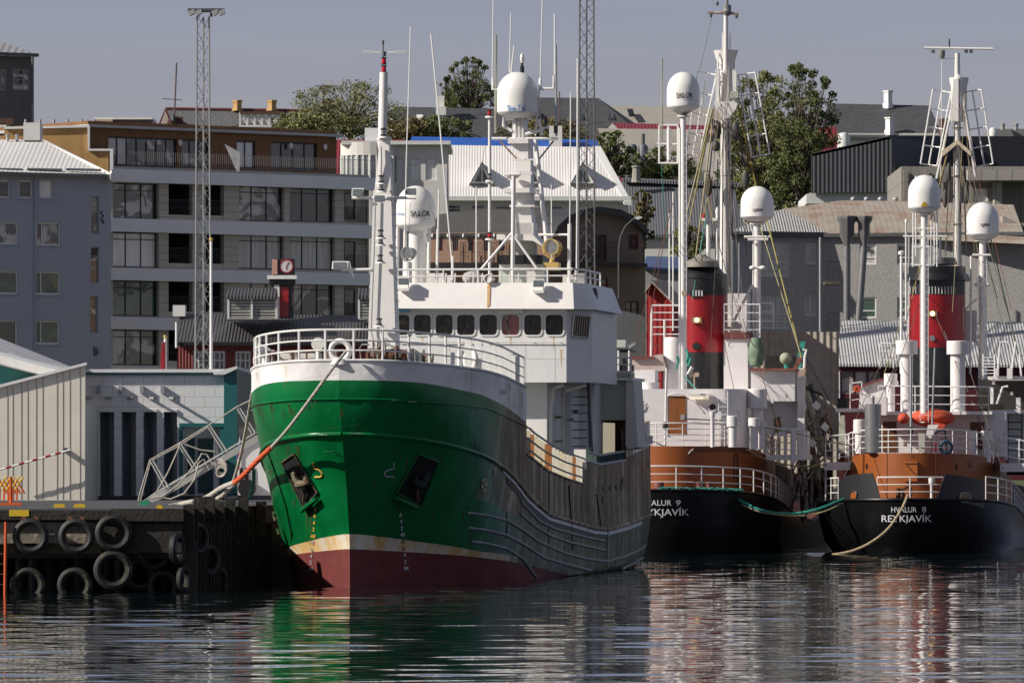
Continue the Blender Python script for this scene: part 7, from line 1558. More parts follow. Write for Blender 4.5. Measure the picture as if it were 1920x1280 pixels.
# right side structures
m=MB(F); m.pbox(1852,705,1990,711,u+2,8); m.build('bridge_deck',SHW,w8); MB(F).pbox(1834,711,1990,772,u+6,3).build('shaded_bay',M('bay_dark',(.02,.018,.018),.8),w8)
m=MB(F); m.pbox(1856,768,1990,775,u+1,8); m.build('side_deck',SHW,w8); m=MB(F); m.pbox(1881,775,1889,862,u+1.2,.6); m.build('deck_pillar',SHW,w8)
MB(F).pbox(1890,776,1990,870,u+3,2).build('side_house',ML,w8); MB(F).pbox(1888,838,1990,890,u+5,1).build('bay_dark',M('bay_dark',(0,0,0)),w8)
ladder(w8,F,F.P(1903,870,u+1.5),F.P(1903,778,u+1.5),.6,.3,.03,BLACK); ladder(w8,F,F.P(1854,706,u+2),F.P(1854,664,u+4),.5,.3,.025,RAIL)
MB(F).pbox(1875,868,1990,884,u-1,3).build('side_platform',SHW,w8)
railing(w8,F,[F.P(1862,868,u-.8),F.P(1960,885,u-.8)],1.2,3,1.1,.03,RAIL,'side_platform_rail')
MB(F).pbox(1842,735,1852,757,u,.5).pbox(1852,757,1884,768,u,.5).build('wooden_chock',M('chock_wood',(.18,.13,.08),.8,.2,3),w8)
for pts in ([(1868,760),(1880,725),(1890,724)],[(1870,705),(1876,640),(1890,642)],[(1915,705),(1912,664)],[(1905,640),(1895,705)]): MB(F).ptube([(*p,u+1.8) for p in pts],.05).build('deck_fitting',RAIL,w8)
for px,py,w_,h_ in ((1888,690,10,20),(1905,745,8,24),(1866,690,6,16)): MB(F).pbox(px,py,px+w_,py+h_,u+1.6,.5).build('deck_fitting',SHW,w8)
# funnel
x,r,z,oval=funnel(w8,F,1753,16,53,(775,651,552,507),[1707,1712,1717,1742,1748,1754,1760,1766,1772,1778,1784,1790])
m=MB(F); oval(m,r*1.18,r*1.1,F.Z(525,x,16),F.Z(512,x,16)); oval(m,r*1.02,r*1.02,F.Z(512,x,16)+.002,F.Z(498,x,16)); m.build('funnel_collar',FBLK,w8)
m=MB(F); oval(m,r*.72,r*.66,F.Z(498,x,16)+.1,F.Z(492,x,16)+.25); m.build('funnel_lid',M('lid_grey',(.16,.15,.14),.6),w8)
def flamp(root,F,px,py,u,hw,x,r):
    d=(F.X(px,u)-x)/r; yy=u+r*1.35-r*1.35*math.sqrt(max(0,1-d*d)); c=F.P(px,py,yy-.05); k=F(*c)[1]/FX
    MB(F).box(c[0]-hw*k,c[0]+hw*k,yy-.22,yy,c[2]-hw*.62*k,c[2]+hw*.62*k).build('lamp_housing',M('brass_housing',(.35,.28,.12),.4,metal=.4),root)
    MB(F).ball((c[0],yy-.22,c[2]),.11,.04,.10).build('lit_lamp',M('lit_lamp',(.9,.8,.4),.5,emit=(1,.72,.2,5)),root)
flamp(w8,F,1749,588,16,8,x,r)
c=F.P(1748,634,16-.1); MB(F).cyl((c[0],15.85,c[2]),(c[0],16.05,c[2]),.13,n=18).build('round_horn',LENS,w8)
lettering(w8,'H',1798,1806,575,622,lambda a,b:F(F.X(a,17.2)+.02,17.2-.05,F.Z(b,F.X(a,17.2),17.2)),LETW,.03,'funnel_letter'); MB(F).pbox(1700,573,1704,629,16.9,.05).build('funnel_letter_edge',LETW,w8)
# radome masts
def dome_mast(root,F,px,u,hw,top,bot,rad,dt,db,laddr=True,name='pole_mast'):
    o=MB(F).plathe(px,u,[(hw*1.1,bot),(hw,top+2),(hw*2.2,top),(hw*2.2,top-2)],16).build(name,WHITE,root)
    d=radome(root,F,px,u,dt,db,rad)
    MB(F).plathe(px,u,[(rad*.3,top-2),(rad*.2,db+8),(rad*.55,db+2)],14).build('dome_neck',STEEL,o)
    if laddr: ladder(root,F,F.P(px,bot,u-.35),F.P(px,top+30,u-.35),hw*2*F(0,u,0)[1]/FX+.06,.33,.012,RAIL,'mast_ladder')
    return d
d=dome_mast(w8,F,1733,u-2.5,6.3,402,792,30.5,328,396); fn=dome_fn(F,1733,u-2.5,30.5)
yt=MB(); v=[fn(1733,377),fn(1740,387),fn(1726,387)]; yt.add(v,[(0,2,1)]); yt.build('warning_triangle',M('warning_yellow',(.7,.4,.01),.5),d,flat=True)
for pts in ([(1712,400),(1712,500)],[(1717,330),(1717,480)],[(1746,330),(1746,500)],[(1757,395),(1757,500)],[(1752,400),(1752,495)]): MB(F).ptube([(*p,u-2.6) for p in pts],.035).build('dome_stay',RAIL,w8)
for a,b,y_ in ((1693,1775,443),(1712,1752,429),(1712,1752,463),(1712,1752,497)): MB(F).pcyl((a,y_,u-2.6),(b,y_,u-2.6),.04,n=6).build('cross_bar',RAIL,w8)
for px,a,b in ((1763,438,490),(1699,410,600)): MB(F).plathe(px,u-2.4,[(2,b),(2,a+8),(3,a+6),(1,a)],8).build('sensor_rod',RAIL,w8)
m=MB(F); m.plathe(1690,u+3,[(3,700),(2.5,480),(2.5,478),(6,477),(6,472),(3,470)],10); m.build('sensor_pole',RAIL,w8); MB(F).ppoly([(1688,512),(1698,510),(1696,524),(1686,522)],u+3,.3).build('cream_lamp',CRM,w8)
ladder(w8,F,F.P(1696,700,u+3.5),F.P(1699,520,u+3.5),.3,.35,.02,RAIL); m=MB(F); m.ptube([(1658,700,u+3),(1690,600,u+3),(1702,560,u+3)],.02); m.ptube([(1668,690,u+3),(1706,575,u+3)],.02); m.build('stay_rope',M('old_rope',(.3,.26,.14),.9,.2,5),w8)
railing(w8,F,[F.P(1650,690,u+4),F.P(1700,690,u+4)],1.1,3,.7,.025,RAIL,'boat_rail')
d=dome_mast(w8,F,1842.5,18,6.5,452,720,30.5,379,446,True); fn=dome_fn(F,1842.5,18,30.5)
lettering(d,'SONAR',1838,1857,419,424,fn,BLACK,.01,'dome_lettering'); MB().tube([fn(1839,424),fn(1850,417)],.012,4,True).build('red_slash',RED,d)
for a,b,y_ in ((1823,1858,478),(1828,1856,534)): MB(F).pcyl((a,y_,17.6),(b,y_,17.6),.05,n=6).build('cross_bar',WHITE,w8)
for px in (1832,1851): MB(F).ball(F.P(px,534,17.5),.14,.14,.09).build('white_sensor',WHITE,w8)
MB(F).pcyl((1832,560,17.8),(1804,586,17.8),.05).pcyl((1821,480,17.8),(1819,700,17.8),.05).build('pole_brace',WHITE,w8)
MB(F).pbox(1806,582,1830,640,19,1).build('white_cabinet',SHW,w8)
# tall mast with crow's nest
um8=32
MWH=M('mast_white',(.72,.7,.67),.5,.08,1.5,streak=.6,scol=(.45,.3,.15),sth=.62,ssc=(3,3,.5))
MB(F).plathe(1795,um8,[(9.5,640),(8,480),(7,262)],16).plathe(1795,um8,[(6,262),(5.5,145),(4.5,100)],16).build('main_mast',MWH,w8)
MB(F).plathe(1798,um8+1.2,[(15,228),(15,165),(18,150),(18.5,146)],18).build('crows_nest',WHITE,w8)
m=MB(F); m.ppoly([(1788,150),(1797,146),(1797,228),(1781,226)],um8-.35,.3); m.build('mast_box',WHITE,w8)
MB(F).pcyl((1733,90,um8),(1862,92,um8),.055).build('yard',RAIL,w8); MB(F).pcyl((1780,73,um8),(1780,90,um8),.04).build('wind_vane',DSTEEL,w8)
for px,py in ((1749,93),(1811,93),(1820,93)): MB(F).ppoly([(px-4,py+2),(px+3,py),(px+4,py+6),(px-1,py+7)],um8,.2).build('yard_lamp',DSTEEL,w8)
MB(F).plathe(1766,um8,[(4,110),(6,106),(6,95),(4,94)],10).build('bell_housing',M('green_grey_metal',(.2,.22,.2),.6),w8)
m=MB(F); m.ppoly([(1765,284),(1795,262),(1820,284),(1820,293),(1795,270),(1768,293)],um8-.4,.3); m.build('spreader_plate',M('spreader',(.6,.52,.38),.6,.1,3,streak=.7,scol=(.3,.12,.03),sth=.52),w8)
cage(w8,F,[(1749,168),(1783,174),(1757,311),(1726,307)],um8,4); cage(w8,F,[(1806,173),(1840,168),(1862,307),(1829,313)],um8,4)
for pts in ([(1797,140),(1780,225),(1756,335)],[(1798,140),(1812,225),(1829,332)]): MB(F).ptube([(*p,um8-.2) for p in pts],.06).build('topping_leg',MWH,w8)
PUL=M('pulley_grey',(.06,.065,.06),.6,.2,4,blotch=.5,blcol=(.2,.1,.03),blth=.55,blsc=4); YR=M('yellow_rope',(.3,.22,.06),.9,.3,6)
for px,a,b in ((1779,300,345),(1807,305,360),(1772,350,395),(1812,330,390)):
    MB(F).ball(F.P(px,(a+b)/2,um8-.6),.12,.12,(b-a)/2*.02,12,8).build('pulley_block',PUL,w8)
def rig(root,F,a,b,u0,u1,r=.02,mat=None,name='rigging_line',sag=0):
    A=Vector(F.P(*a,u0)); B=Vector(F.P(*b,u1)); MB(F).tube([A.lerp(B,t)-Vector((0,0,sag*4*t*(1-t))) for t in [i/8 for i in range(9)]] if sag else [A,B],r,5).build(name,mat or WIRE,root)
for a,b,u0,u1,rr_,mt in (((1775,290),(1710,560),um8,u+4,.03,YR),((1778,285),(1700,600),um8,u+4,.02,None),((1814,288),(1850,440),um8,18,.02,None),((1856,440),(1915,690),18,um8,.03,M('green_rope',(.12,.22,.1),.9)),((1816,330),(1905,640),um8,22,.02,None),
    ((1790,110),(1766,110),um8,um8,.01,None),((1766,100),(1764,330),um8,um8,.02,RAIL),((1735,540),(1665,735),u-2,u-3,.015,WIRE),((1750,580),(1800,700),16,u-3,.015,WIRE),((1770,620),(1865,860),14,u-4,.018,WIRE),((1800,640),(1880,880),u,u-3,.018,WIRE),((1700,640),(1580,900),u,2,.018,WIRE),((1666,650),(1598,800),u,u-3,.015,WIRE),((1782,300),(1772,480),um8,um8,.03,None),((1806,300),(1812,470),um8,um8,.03,None),((1843,460),(1870,560),18,24,.02,None)):
    rig(w8,F,a,b,u0,u1,rr_,mt)
# ---------------------------------------------------------------- middle catcher
A9=math.asin(.12); C9=Fr(6.35,270,A9); F=C9
w9=thing('whale_catcher','black and orange whale catcher lettered HVALUR 9, half hidden behind the green ship','ship',(6.35,270,0),'whale catchers moored stern on')
zd9=lambda u: float(np.interp(u,[0,3,6,10,16,26,36,46],[2.72,2.6,2.3,2.0,1.55,1.25,1.6,3.2]))
LV9=[(.9,4.4,8.6,lambda u:-1.),(.6,4.4,8.4,lambda u:0.),(.4,4.4,8.2,lambda u:.45),(.15,4.4,8.1,lambda u:1.35*min(1,zd9(u)/2.2)),(0,4.4,8.0,zd9)]
whaler_hull(w9,F,LV9); fn9=stern_fn(F,LV9,.06)
lettering(w9,'HVALUR',1202,1259,937,947.5,fn9,LETW,.006,'name_lettering'); lettering(w9,'9',1266,1275,937,947.5,fn9,LETW,.0,'name_lettering',2); lettering(w9,'REYKJAVÍK',1191,1292,950,970,fn9,LETW,.008,'port_lettering')
m=MB(F); m.tube([(x,u_,zd9(u_)-.02) for x,u_,_ in edge_pts(0,44,4.4,8.0,zd9,-.02)],.06,8); m.build('rubbing_edge',HB,w9)
m=MB(F); e=edge_pts(0,40,4.35,8.0,zd9,.1); k=len(e); m.add(e+[(0,20,1.6)],[(i,i+1,k) for i in range(k-1)]); m.build('main_deck',RDK,w9)
zt9=F.Z(836,0,3.2); zb9=lambda u: float(np.interp(u,[2.8,6,9,14,24],[zt9,zt9-.02,zt9-.25,zt9-.6,zt9-.8]))
bulk(w9,F,2.9,10.5,3.5,7.5,lambda u:zd9(u)-.05,zb9,ORG,'after_house',top=RDK)
m=MB(F); 
us=[10+i for i in range(12)]; m.add([(3.52,u_,zz_) for u_ in us for zz_ in (zd9(u_)-.05,zb9(u_)+.01)],[(2*i,2*i+2,2*i+3,2*i+1) for i in range(11)]); m.build('house_side',ORS,w9)
m=MB(F); m.add([(3.54,u_,zz_) for u_ in (16,26) for zz_ in (zd9(u_),zb9(u_)-.15)],[(0,2,3,1)]); m.build('side_doorway',M('doorway_dark',(.025,.012,.008),.8),w9)
oh9=lambda px,py,off=.05:on_house(px,py,F,2.9,3.5,7.5,off)
MB(F).tube([oh9(1377,900),oh9(1377,853),oh9(1381,851),oh9(1383,853),oh9(1383,915)],.03,6).build('pipe_frame',BLACK,w9)
for dy in (0,4,8): MB(F).tube([oh9(p,837+dy+max(0,p-1385)*.25,.12) for p in (1300,1340,1370,1390,1405)],.02,5).build('pipe_rack',M('pipe_brown',(.1,.05,.03),.7),w9)
for px,py in ((1294,847),(1298,844)): MB(F).tube([oh9(px-3,py+4,.1),oh9(px+2,py-3,.1)],.03,5).build('rag',CRM,w9)
bd=edge_pts(2.9,17,3.5,7.5,zb9,.03,n=24); bd=[p for p in bd]
railing(w9,F,bd,.98,4,1.15,.024,RAIL,'boat_deck_rail')
st=[p for p in edge_pts(0,24,4.4,8.0,zd9,.1,n=30)]
railing(w9,F,st,1.0,3,1.15,.026,RAIL,'stern_rail')
for px in (1312,1330): MB(F).plathe(px,1.6,[(6,930),(6,908),(7.5,907),(7.5,903)],12).build('bollard',RDK,w9)
MB(F).plathe(1235,1.6,[(10,925),(10,905),(8,902)],12).build('capstan',RDK,w9)
net=MB(F)
random.seed(3)
for i in range(70):
    px=random.uniform(1235,1400); q=arc(px,px+.1,1,.15,F,4.4,8.0,0,zd9)[0]; a=random.uniform(0,6.28); net.tube([(q[0]+.25*math.cos(a+t),q[1]+.1*math.sin(a),q[2]+.03+.05*math.sin(2*t)+random.random()*.05) for t in (0,.7,1.4,2.1)],.022,5)
o=net.build('net_heap',ROPEG,w9); o['kind']='stuff'
# white house
u=4.6
m=MB(F); 
def roundhouse(F,u0,B0,B1,Lr,u1,z0,z1,mat,root,name,n=24):
    m=MB(F); P=[(B0,u0)]
    for i in range(n+1):
        a=math.pi/2*i/n; P.append((B1-Lr+Lr*math.sin(a),u0+Lr*1.6*(1-math.cos(a))))
    P.append((B1,u1)); P.append((B0,u1)); k=len(P); m.add([(x,y,z0) for x,y in P]+[(x,y,z1) for x,y in P],[(i,(i+1)%k,k+(i+1)%k,k+i) for i in range(k)]+[tuple(range(k,2*k))]); return m.build(name,mat,root)
zhb=zt9-.05; zht=F.Z(729,0,u)
roundhouse(F,u,F.X(1150,u),F.X(1397,u+1),.9,16,zhb,zht,SHW,w9,'deck_house')
ML2=lambda a,b,c_,d,uu,dd,nm,mt=SHW:MB(F).pbox(a,b,c_,d,uu,dd).build(nm,mt,w9)
ML2(1254,742,1286,814,u-.03,.05,'door',WOODD); ML2(1276,777,1284,787,u-.05,.03,'door_lock',STEEL)
MB(F).ptube([(1251,816,u-.03),(1251,743,u-.03),(1258,739,u-.1),(1270,737,u-.15),(1283,740,u-.1),(1300,752,u-.05),(1318,772,u-.03)],.03,6).build('door_hood',SHW,w9)
for px,py,mt in ((1203,762,M('port_glass',(.3,.32,.3),.15)),(1336,763,M('port_black',(.02,.02,.03),.3))):
    c=F.P(px,py,u); MB(F).cyl((c[0],u-.04,c[2]),(c[0],u,c[2]),.16,n=20).build('porthole',mt,w9); MB(F).torus((c[0],u-.04,c[2]),.17,.03,(0,1,0),20,6).build('porthole_rim',SHW,w9)
    if px<1250:
        for i in range(10): a=2*math.pi*i/10; MB(F).ball((c[0]+.24*math.cos(a),u-.01,c[2]+.24*math.sin(a)),.025).build('rim_bolt',SHW,w9)
ML2(1294,741,1328,748,u-.35,.25,'tube_lamp',M('tube_lamp',(.7,.6,.5),.5,emit=(1,.85,.65,.5))); ML2(1290,738,1332,741,u-.4,.35,'lamp_cover')
ladder(w9,F,F.P(1356,836,u-.15),F.P(1356,733,u-.15),.4,.32,.022,RAIL); 
MB(F).pcyl((1288,785,u-.12),(1354,788,u-.12),.025).build('hand_bar',BLACK,w9)
MB(F).pcyl((1250,690,u-1.1),(1247,838,u-1.1),.05).build('flag_staff',RAIL,w9); MB(F).plathe(1247,u-1.2,[(5,804),(5,794),(3,790)],10).build('lantern',LAMPB,w9)
MB(F).plathe(1336,u-1.1,[(4,838),(4,782),(5,780),(5.5,771)],12).build('vent_pipe',SHW,w9)
vent(w9,F,1374,u-.9,(11.5,779,799),(8,838)); vent(w9,F,1420,u+2,(18.5,729,765),(11.5,810)); vent(w9,F,1414,u-.2,(11,783,800),(8,842)); vent(w9,F,1427,u+.2,(9,790,800),(6,842))
# upper works
zz9=zht
uf=14
MB(F).plathe(1262,uf,[(18,730),(18,640),(14,632)],16).build('upper_house',SHW,w9)
ML2(1357,634,1402,738,uf,3,'upper_house'); ML2(1280,628,1357,634,uf+4,3,'upper_deck',RDK); ML2(1357,622,1400,636,uf-.1,3.5,'upper_deck',RDK)
MB(F).plathe(1378,uf-.02,[(6,646+6),(6,646-6)],16) ; c=F.P(1369,646,uf); MB(F).torus((c[0],uf-.01,c[2]),.11,.012,(0,1,0),16,5).build('round_hatch',SHW,w9)
ML2(1190,693,1228,730,u+1.6,1.5,'side_locker'); MB(F).plathe(1218,u+.9,[(18,730),(18,717)],20).build('round_locker',SHW,w9)
MB(F).ppoly([(1184,673),(1240,664),(1250,694),(1184,700)],uf-1,1).build('bridge_wing',M('pinkish_panel',(.5,.4,.36),.6),w9); ML2(1184,668,1226,673,uf-1.2,1.2,'wing_rim',RDK)
x,r,z,oval=funnel(w9,F,1313,16,46,(732,660,553,512),[])
m=MB(F); oval(m,r*1.03,r*.55,F.Z(521,x,16),F.Z(492,x,16)); m.build('funnel_cone',FBLK,w9)
m=MB(F); oval(m,r*.66,r*.66,F.Z(498,x,16),F.Z(494,x,16),1.35); m.build('funnel_rim',M('lid_grey',(.16,.15,.14),.6),w9)
o=MB(F); c=(x+.0,16.8); o.lathe(c[0],c[1],[(.78,F.Z(500,x,16)),(.74,F.Z(489,x,16)),(.3,F.Z(481,x,16)),(.24,F.Z(478,x,16)),(.2,F.Z(476,x,16))],24); o.build('funnel_lid',M('lid_beige',(.22,.2,.17),.6),w9)
ML2(1294,543,1320,556,16-.08,.1,'grille_box',BLACK)
for i in range(4): MB(F).pbox(1298+i*5.5,544,1301+i*5.5,555,16-.1,.02).build('vent_slit',M('slit_grey',(.5,.5,.5),.5),w9)
flamp(w9,F,1307,600,16,9,x,r); c=F.P(1306,649,16-.1); MB(F).cyl((c[0],15.8,c[2]),(c[0],16.05,c[2]),.17,n=18).build('round_horn',LAMPB,w9)
lettering(w9,'H',1347,1358,569,628,lambda a,b:F(F.X(a,16.9)+.0,16.9-.12,F.Z(b,F.X(a,16.9),16.9)),LETW,.04,'funnel_letter')
MB(F).cyl(F.P(1290,710-8,uf-1),F.P(1298,688,uf-1),.09,n=10).build('grey_tube',STEEL,w9); MB(F).pbox(1293,698,1310,706,uf-1,.2).pcyl((1302,706,uf-1),(1302,732,uf-1),.03).build('tube_bracket',M('beige_metal',(.4,.3,.22),.6),w9)
# outer ladder and rails left of the funnel
ladder(w9,F,F.P(1232,730,uf),F.P(1232,632,uf),.55,.35,.035,RDK,'companion_ladder'); m=MB(F); m.pcyl((1222,578,uf),(1220,728,uf),.05); m.pcyl((1246,600,uf),(1246,728,uf),.05); m.build('ladder_post',RAIL,w9)
railing(w9,F,[F.P(1222,640,uf),F.P(1275,640,uf)],1.6,5,.9,.03,RAIL,'ladder_rail')
railing(w9,F,[F.P(1358,634,uf),F.P(1425,634,uf)],1.5,4,.8,.025,RAIL,'upper_rail')
ML2(1358,550,1400,622,uf+6,2,'mast_house'); ML2(1355,596,1372,612,uf+5.8,.3,'white_box',WHITE)
railing(w9,F,[F.P(1423,618,uf+4),F.P(1450,618,uf+4)],1.2,3,.5,.025,RAIL,'mast_rail')
# right hand deck houses
ML2(1408,695,1490,752,11,4,'wing_house'); ML2(1432,752,1500,812,12,4,'side_house'); ML2(1406,690,1494,695,10.8,4.4,'wing_deck',RDK)
MB(F).ppoly([(1406,695),(1492,694),(1505,672),(1495,668),(1488,690),(1406,692)],10.6,.3).build('wing_edge',M('brown_edge',(.22,.08,.06),.6),w9)
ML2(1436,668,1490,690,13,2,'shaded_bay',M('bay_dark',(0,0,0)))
GRC=M('green_fender_canvas',(.13,.2,.13),.8,.25,3,bump=.05,bsc=5,blotch=.5,blcol=(.3,.33,.26),blth=.55,blsc=3)
MB(F).plathe(1418,9,[(4,688),(12,684),(15,672),(15,654),(11,640),(9,633)],16).build('green_float',GRC,w9); MB(F).ball(F.P(1473,672,9),.26,.25,.26).build('net_float',M('pale_net',(.35,.36,.26),.9,.3,5,bump=.04,bsc=10),w9); MB(F).ptube([(1473,680,9),(1475,690,9)],.1).build('float_tie',ROPEG,w9)
ML2(1495,690,1508,830,11.5,.6,'white_post'); ML2(1497,808,1514,855,8,1.5,'white_drum'); ML2(1436,852,1510,862,7,4,'side_platform'); ML2(1484,804,1492,868,6.8,.3,'deck_pillar')
railing(w9,F,[F.P(1436,853,7),F.P(1508,858,7)],1.2,4,.9,.03,RAIL,'platform_rail')
MB(F).ppoly([(1450,785),(1462,780),(1465,805),(1452,812)],9,.3).build('rope_bundle',M('bundle_brown',(.2,.13,.06),.9,.3,6),w9)
MB(F).ptube([(1508,690,9),(1509,668,9),(1512,656,9),(1505,656,9)],.06).build('swan_pipe',RAIL,w9)
# second dome mast and first one
d=dome_mast(w9,F,1281,12,5.2,219,732,31,135,207); fn=dome_fn(F,1281,12,31)
lettering(d,'SAILOR',1268,1299,174,184,fn,BLACK,.012,'dome_lettering'); lettering(d,'COBHAM',1283,1300,186,188,fn,M('blue_letter',(0,0,0)),0,'dome_lettering')
m=MB(F); m.plathe(1274.5,12-.3,[(2.2,730),(2.2,240)],8); m.build('side_pole',RAIL,w9)
ML2(1278,545,1287,553,11.6,.3,'brown_lamp',M('beige_metal',(0,0,0)))
cg=MB(F)
for a,b in (((1236,235),(1236,307)),((1253,235),(1253,305)),((1271,235),(1271,305)),((1236,235),(1271,235)),((1231,270),(1296,271)),((1236,306),(1271,306))): cg.pcyl((*a,12.2),(*b,12.2),.045,n=6)
cg.build('antenna_cage',RAIL,w9); MB(F).pcyl((1241,110,12.2),(1241,266,12.2),.05,n=6).build('whip_aerial',M('grey_green_pole',(0,0,0)),w9); MB(F).pcyl((1254,240,12.2),(1254,300,12.2),.09).build('antenna_tube',WHITE,w9)
d=dome_mast(w9,F,1419.5,18,6.5,420,640,31,349,413,False); fn=dome_fn(F,1419.5,18,31)
lettering(d,'SONAR',1411,1431,391,396,fn,BLACK,.01,'dome_lettering'); MB().tube([fn(1412,397),fn(1424,389)],.012,4,True).build('red_slash',RED,d)
for a,b,y_ in ((1395,1444,444),(1402,1440,449),(1407,1433,502)): MB(F).pcyl((a,y_,17.6),(b,y_,17.6),.055,n=6).build('cross_bar',WHITE,w9)
for px in (1411,1430): MB(F).ball(F.P(px,502,17.5),.15,.15,.1).build('white_sensor',WHITE,w9)
MB(F).pcyl((1413,430,17.7),(1412,640,17.7),.04).pcyl((1410,535,17.7),(1372,610,17.7),.06).build('pole_brace',WHITE,w9)
# radar post behind the funnel
MB(F).plathe(1328,20,[(4,490),(3.5,416)],10).plathe(1345,20,[(2.5,500),(2.5,405),(3.5,398),(3.5,394),(1,388)],10).build('radar_post',WHITE,w9); MB(F).pbox(1315,409,1345,414,19.7,.5).build('radar_scanner',WHITE,w9); MB(F).plathe(1320,19.6,[(3,409),(3,401)],8).build('red_lamp',REDL,w9)
for px,a,b in ((1255,400,560),(1262,360,620),(1385,455,560),(1373,450,600)): MB(F).pcyl((px,a,13),(px,b,13),.035,n=6).build('whip_aerial',RAIL,w9)
# tall mast
um9=31.5
MB(F).plathe(1360.5,um9,[(11.5,560),(10.5,400),(9,192)],18).plathe(1361,um9,[(6,200),(5,100),(4,28)],14).build('main_mast',MWH,w9)
m=MB(F); m.plathe(1361,um9+.9,[(15.5,190),(15.5,131)],18); m.plathe(1361,um9+.9,[(17,131),(17,115),(23,96),(23.5,95)],20); m.build('crows_nest',WHITE,w9)
for px in (1345,1377): MB(F).ppoly([(px-4,131),(px+4,131),(px+3,190),(px-3,190)],um9-.3,.4).build('nest_support',WHITE,w9)
MB(F).ppoly([(1338,190),(1384,190),(1380,204),(1366,222),(1356,222),(1342,204)],um9-.5,.4).build('spreader_plate',MWH,w9)
MB(F).pcyl((1328,24,um9),(1385,26,um9),.06).build('yard',M('rusty_yard',(.45,.36,.3),.6,.2,5,blotch=.8,blcol=(.15,.06,.04),blth=.5,blsc=5),w9); m=MB(F); m.plathe(1363,um9,[(5,30),(9,22),(8,20),(8,10),(3,9),(3,2),(2,-4)],12); m.build('masthead_lantern',M('masthead_grey',(.2,.2,.2),.5,.2,3),w9)
for px,py in ((1333,27),(1381,29),(1345,5)): MB(F).plathe(px,um9,[(2,py+6),(3,py+2),(2,py-2)],8).build('small_lamp',DSTEEL,w9)
for px in (1355,1369): MB(F).pcyl((px,62,um9),(px,110,um9),.03).build('jumper_rod',RAIL,w9)
MB(F).pbox(1368,171,1384,184,um9-.7,.4).build('cream_box',CRM,w9)
cage(w9,F,[(1308,133),(1343,141),(1311,293),(1287,289)],um9,4); cage(w9,F,[(1384,141),(1416,136),(1443,289),(1409,295)],um9,4)
for px,a,b in ((1379,226,266),(1345,225,262),(1398,318,355),(1328,325,370),(1342,262,285)): MB(F).ball(F.P(px,(a+b)/2,um9-.7),.2,.14,(b-a)/2*.024,12,8).build('pulley_block',PUL,w9)
OR2=M('old_rope',(.3,.26,.14),.9,.2,5)
for a,b,u0,u1,rr_,mt in (((1338,205),(1318,260),um9,um9,.045,OR2),((1336,205),(1288,400),um9,20,.045,OR2),((1334,215),(1292,420),um9,20,.04,M('yellow_green_rope',(.25,.22,.07),.9)),((1338,215),(1300,520),um9,20,.04,OR2),((1384,200),(1418,350),um9,um9,.045,M('yellow_rope',(0,0,0))),
    ((1418,350),(1440,420),um9,22,.04,YR),((1440,420),(1510,700),22,10,.045,M('yellow_green_rope',(0,0,0))),((1424,420),(1500,660),18,10,.03,OR2),((1335,30),(1313,130),um9,um9,.01,None),((1346,300),(1340,560),um9,um9,.03,BLACK),((1373,300),(1373,560),um9,um9,.03,BLACK),((1340,225),(1330,330),um9,um9,.035,BLACK),((1384,250),(1398,320),um9,um9,.035,BLACK),((1328,370),(1316,420),um9,um9,.05,OR2),((1328,370),(1338,420),um9,um9,.05,OR2),
    ((1262,380),(1180,680),13,6,.015,M('rusty_wire',(.15,.05,.03),.8)),((1256,400),(1205,660),13,6,.015,M('rusty_wire',(0,0,0))),((1348,460),(1402,650),16,8,.018,None),((1380,560),(1460,800),16,5,.018,M('rusty_wire',(0,0,0))),((1358,640),(1388,790),12,4,.015,M('rusty_wire',(0,0,0))),((1500,650),(1555,750),10,14,.02,M('blue_wire',(.03,.05,.1),.6)),((1240,310),(1250,450),12,13,.015,ROPEG),((1325,400),(1298,560),20,15,.018,ROPEG),((1280,500),(1320,400),12,30,.02,None),((1340,200),(1280,480),um9,15,.015,None),((1390,260),(1400,480),um9,um9,.015,None),((1372,205),(1386,480),um9,um9,.015,None)):
    rig(w9,F,a,b,u0,u1,rr_,mt)
MB(F).ptube([(1281,705,11.7),(1290,712,11.5),(1298,722,11),(1305,728,10),(1308,738,5)],.025).build('teal_cord',ROPEG,w9)
for px,py in ((1288,655),(1270,668),(1292,662)): MB(F).ptube([(px,py,11.6),(px+2,py+12,11.5),(px-2,py+24,11.5)],.05).build('net_scrap',ROPEG,w9)
# tangle of derricks and hoses between the two catchers
TAN_=M('derrick_pale',(.45,.42,.36),.6,.2,3,blotch=.6,blcol=(.2,.12,.07),blth=.5,blsc=3)
for a,b,rr_,mt in (((1503,700),(1545,850),.16,TAN_),((1520,720),(1556,860),.12,DSTEEL),((1498,745),(1536,840),.1,TAN_),((1512,770),(1535,900),.12,TAN_),((1530,800),(1555,760),.08,TAN_),((1540,740),(1500,720),.06,BLACK),((1525,860),(1520,960),.09,TAN_),((1535,860),(1540,950),.07,M('beige_metal',(0,0,0))),((1508,862),(1512,960),.12,SHW),((1546,880),(1530,960),.06,BLACK),((1500,900),(1560,870),.05,OR2),((1518,820),(1556,930),.05,OR2),((1500,862),(1560,850),.05,RUST)):
    MB(F).pcyl((*a,14),(*b,13.5),rr_,n=7).build('derrick_spar',mt,w9)
random.seed(9)
for i in range(60):
    x0=random.uniform(1496,1552); y0=random.uniform(770,940); MB(F).ptube([(x0,y0,13),(x0+random.uniform(-12,12),y0+random.uniform(6,25),13.3),(x0+random.uniform(-14,14),y0+random.uniform(20,50),13)],random.choice((.02,.035,.05)),5).build('hose',random.choice((OR2,TAN_,BLACK,CRM,TAN_,CRM,RUST,TAN_)),w9)
for px,py in ((1530,760),(1546,800),(1522,830)): MB(F).ppoly([(px-8,py),(px,py-9),(px+9,py),(px+2,py+9)],12.6,.3).build('white_plate',SHW,w9)
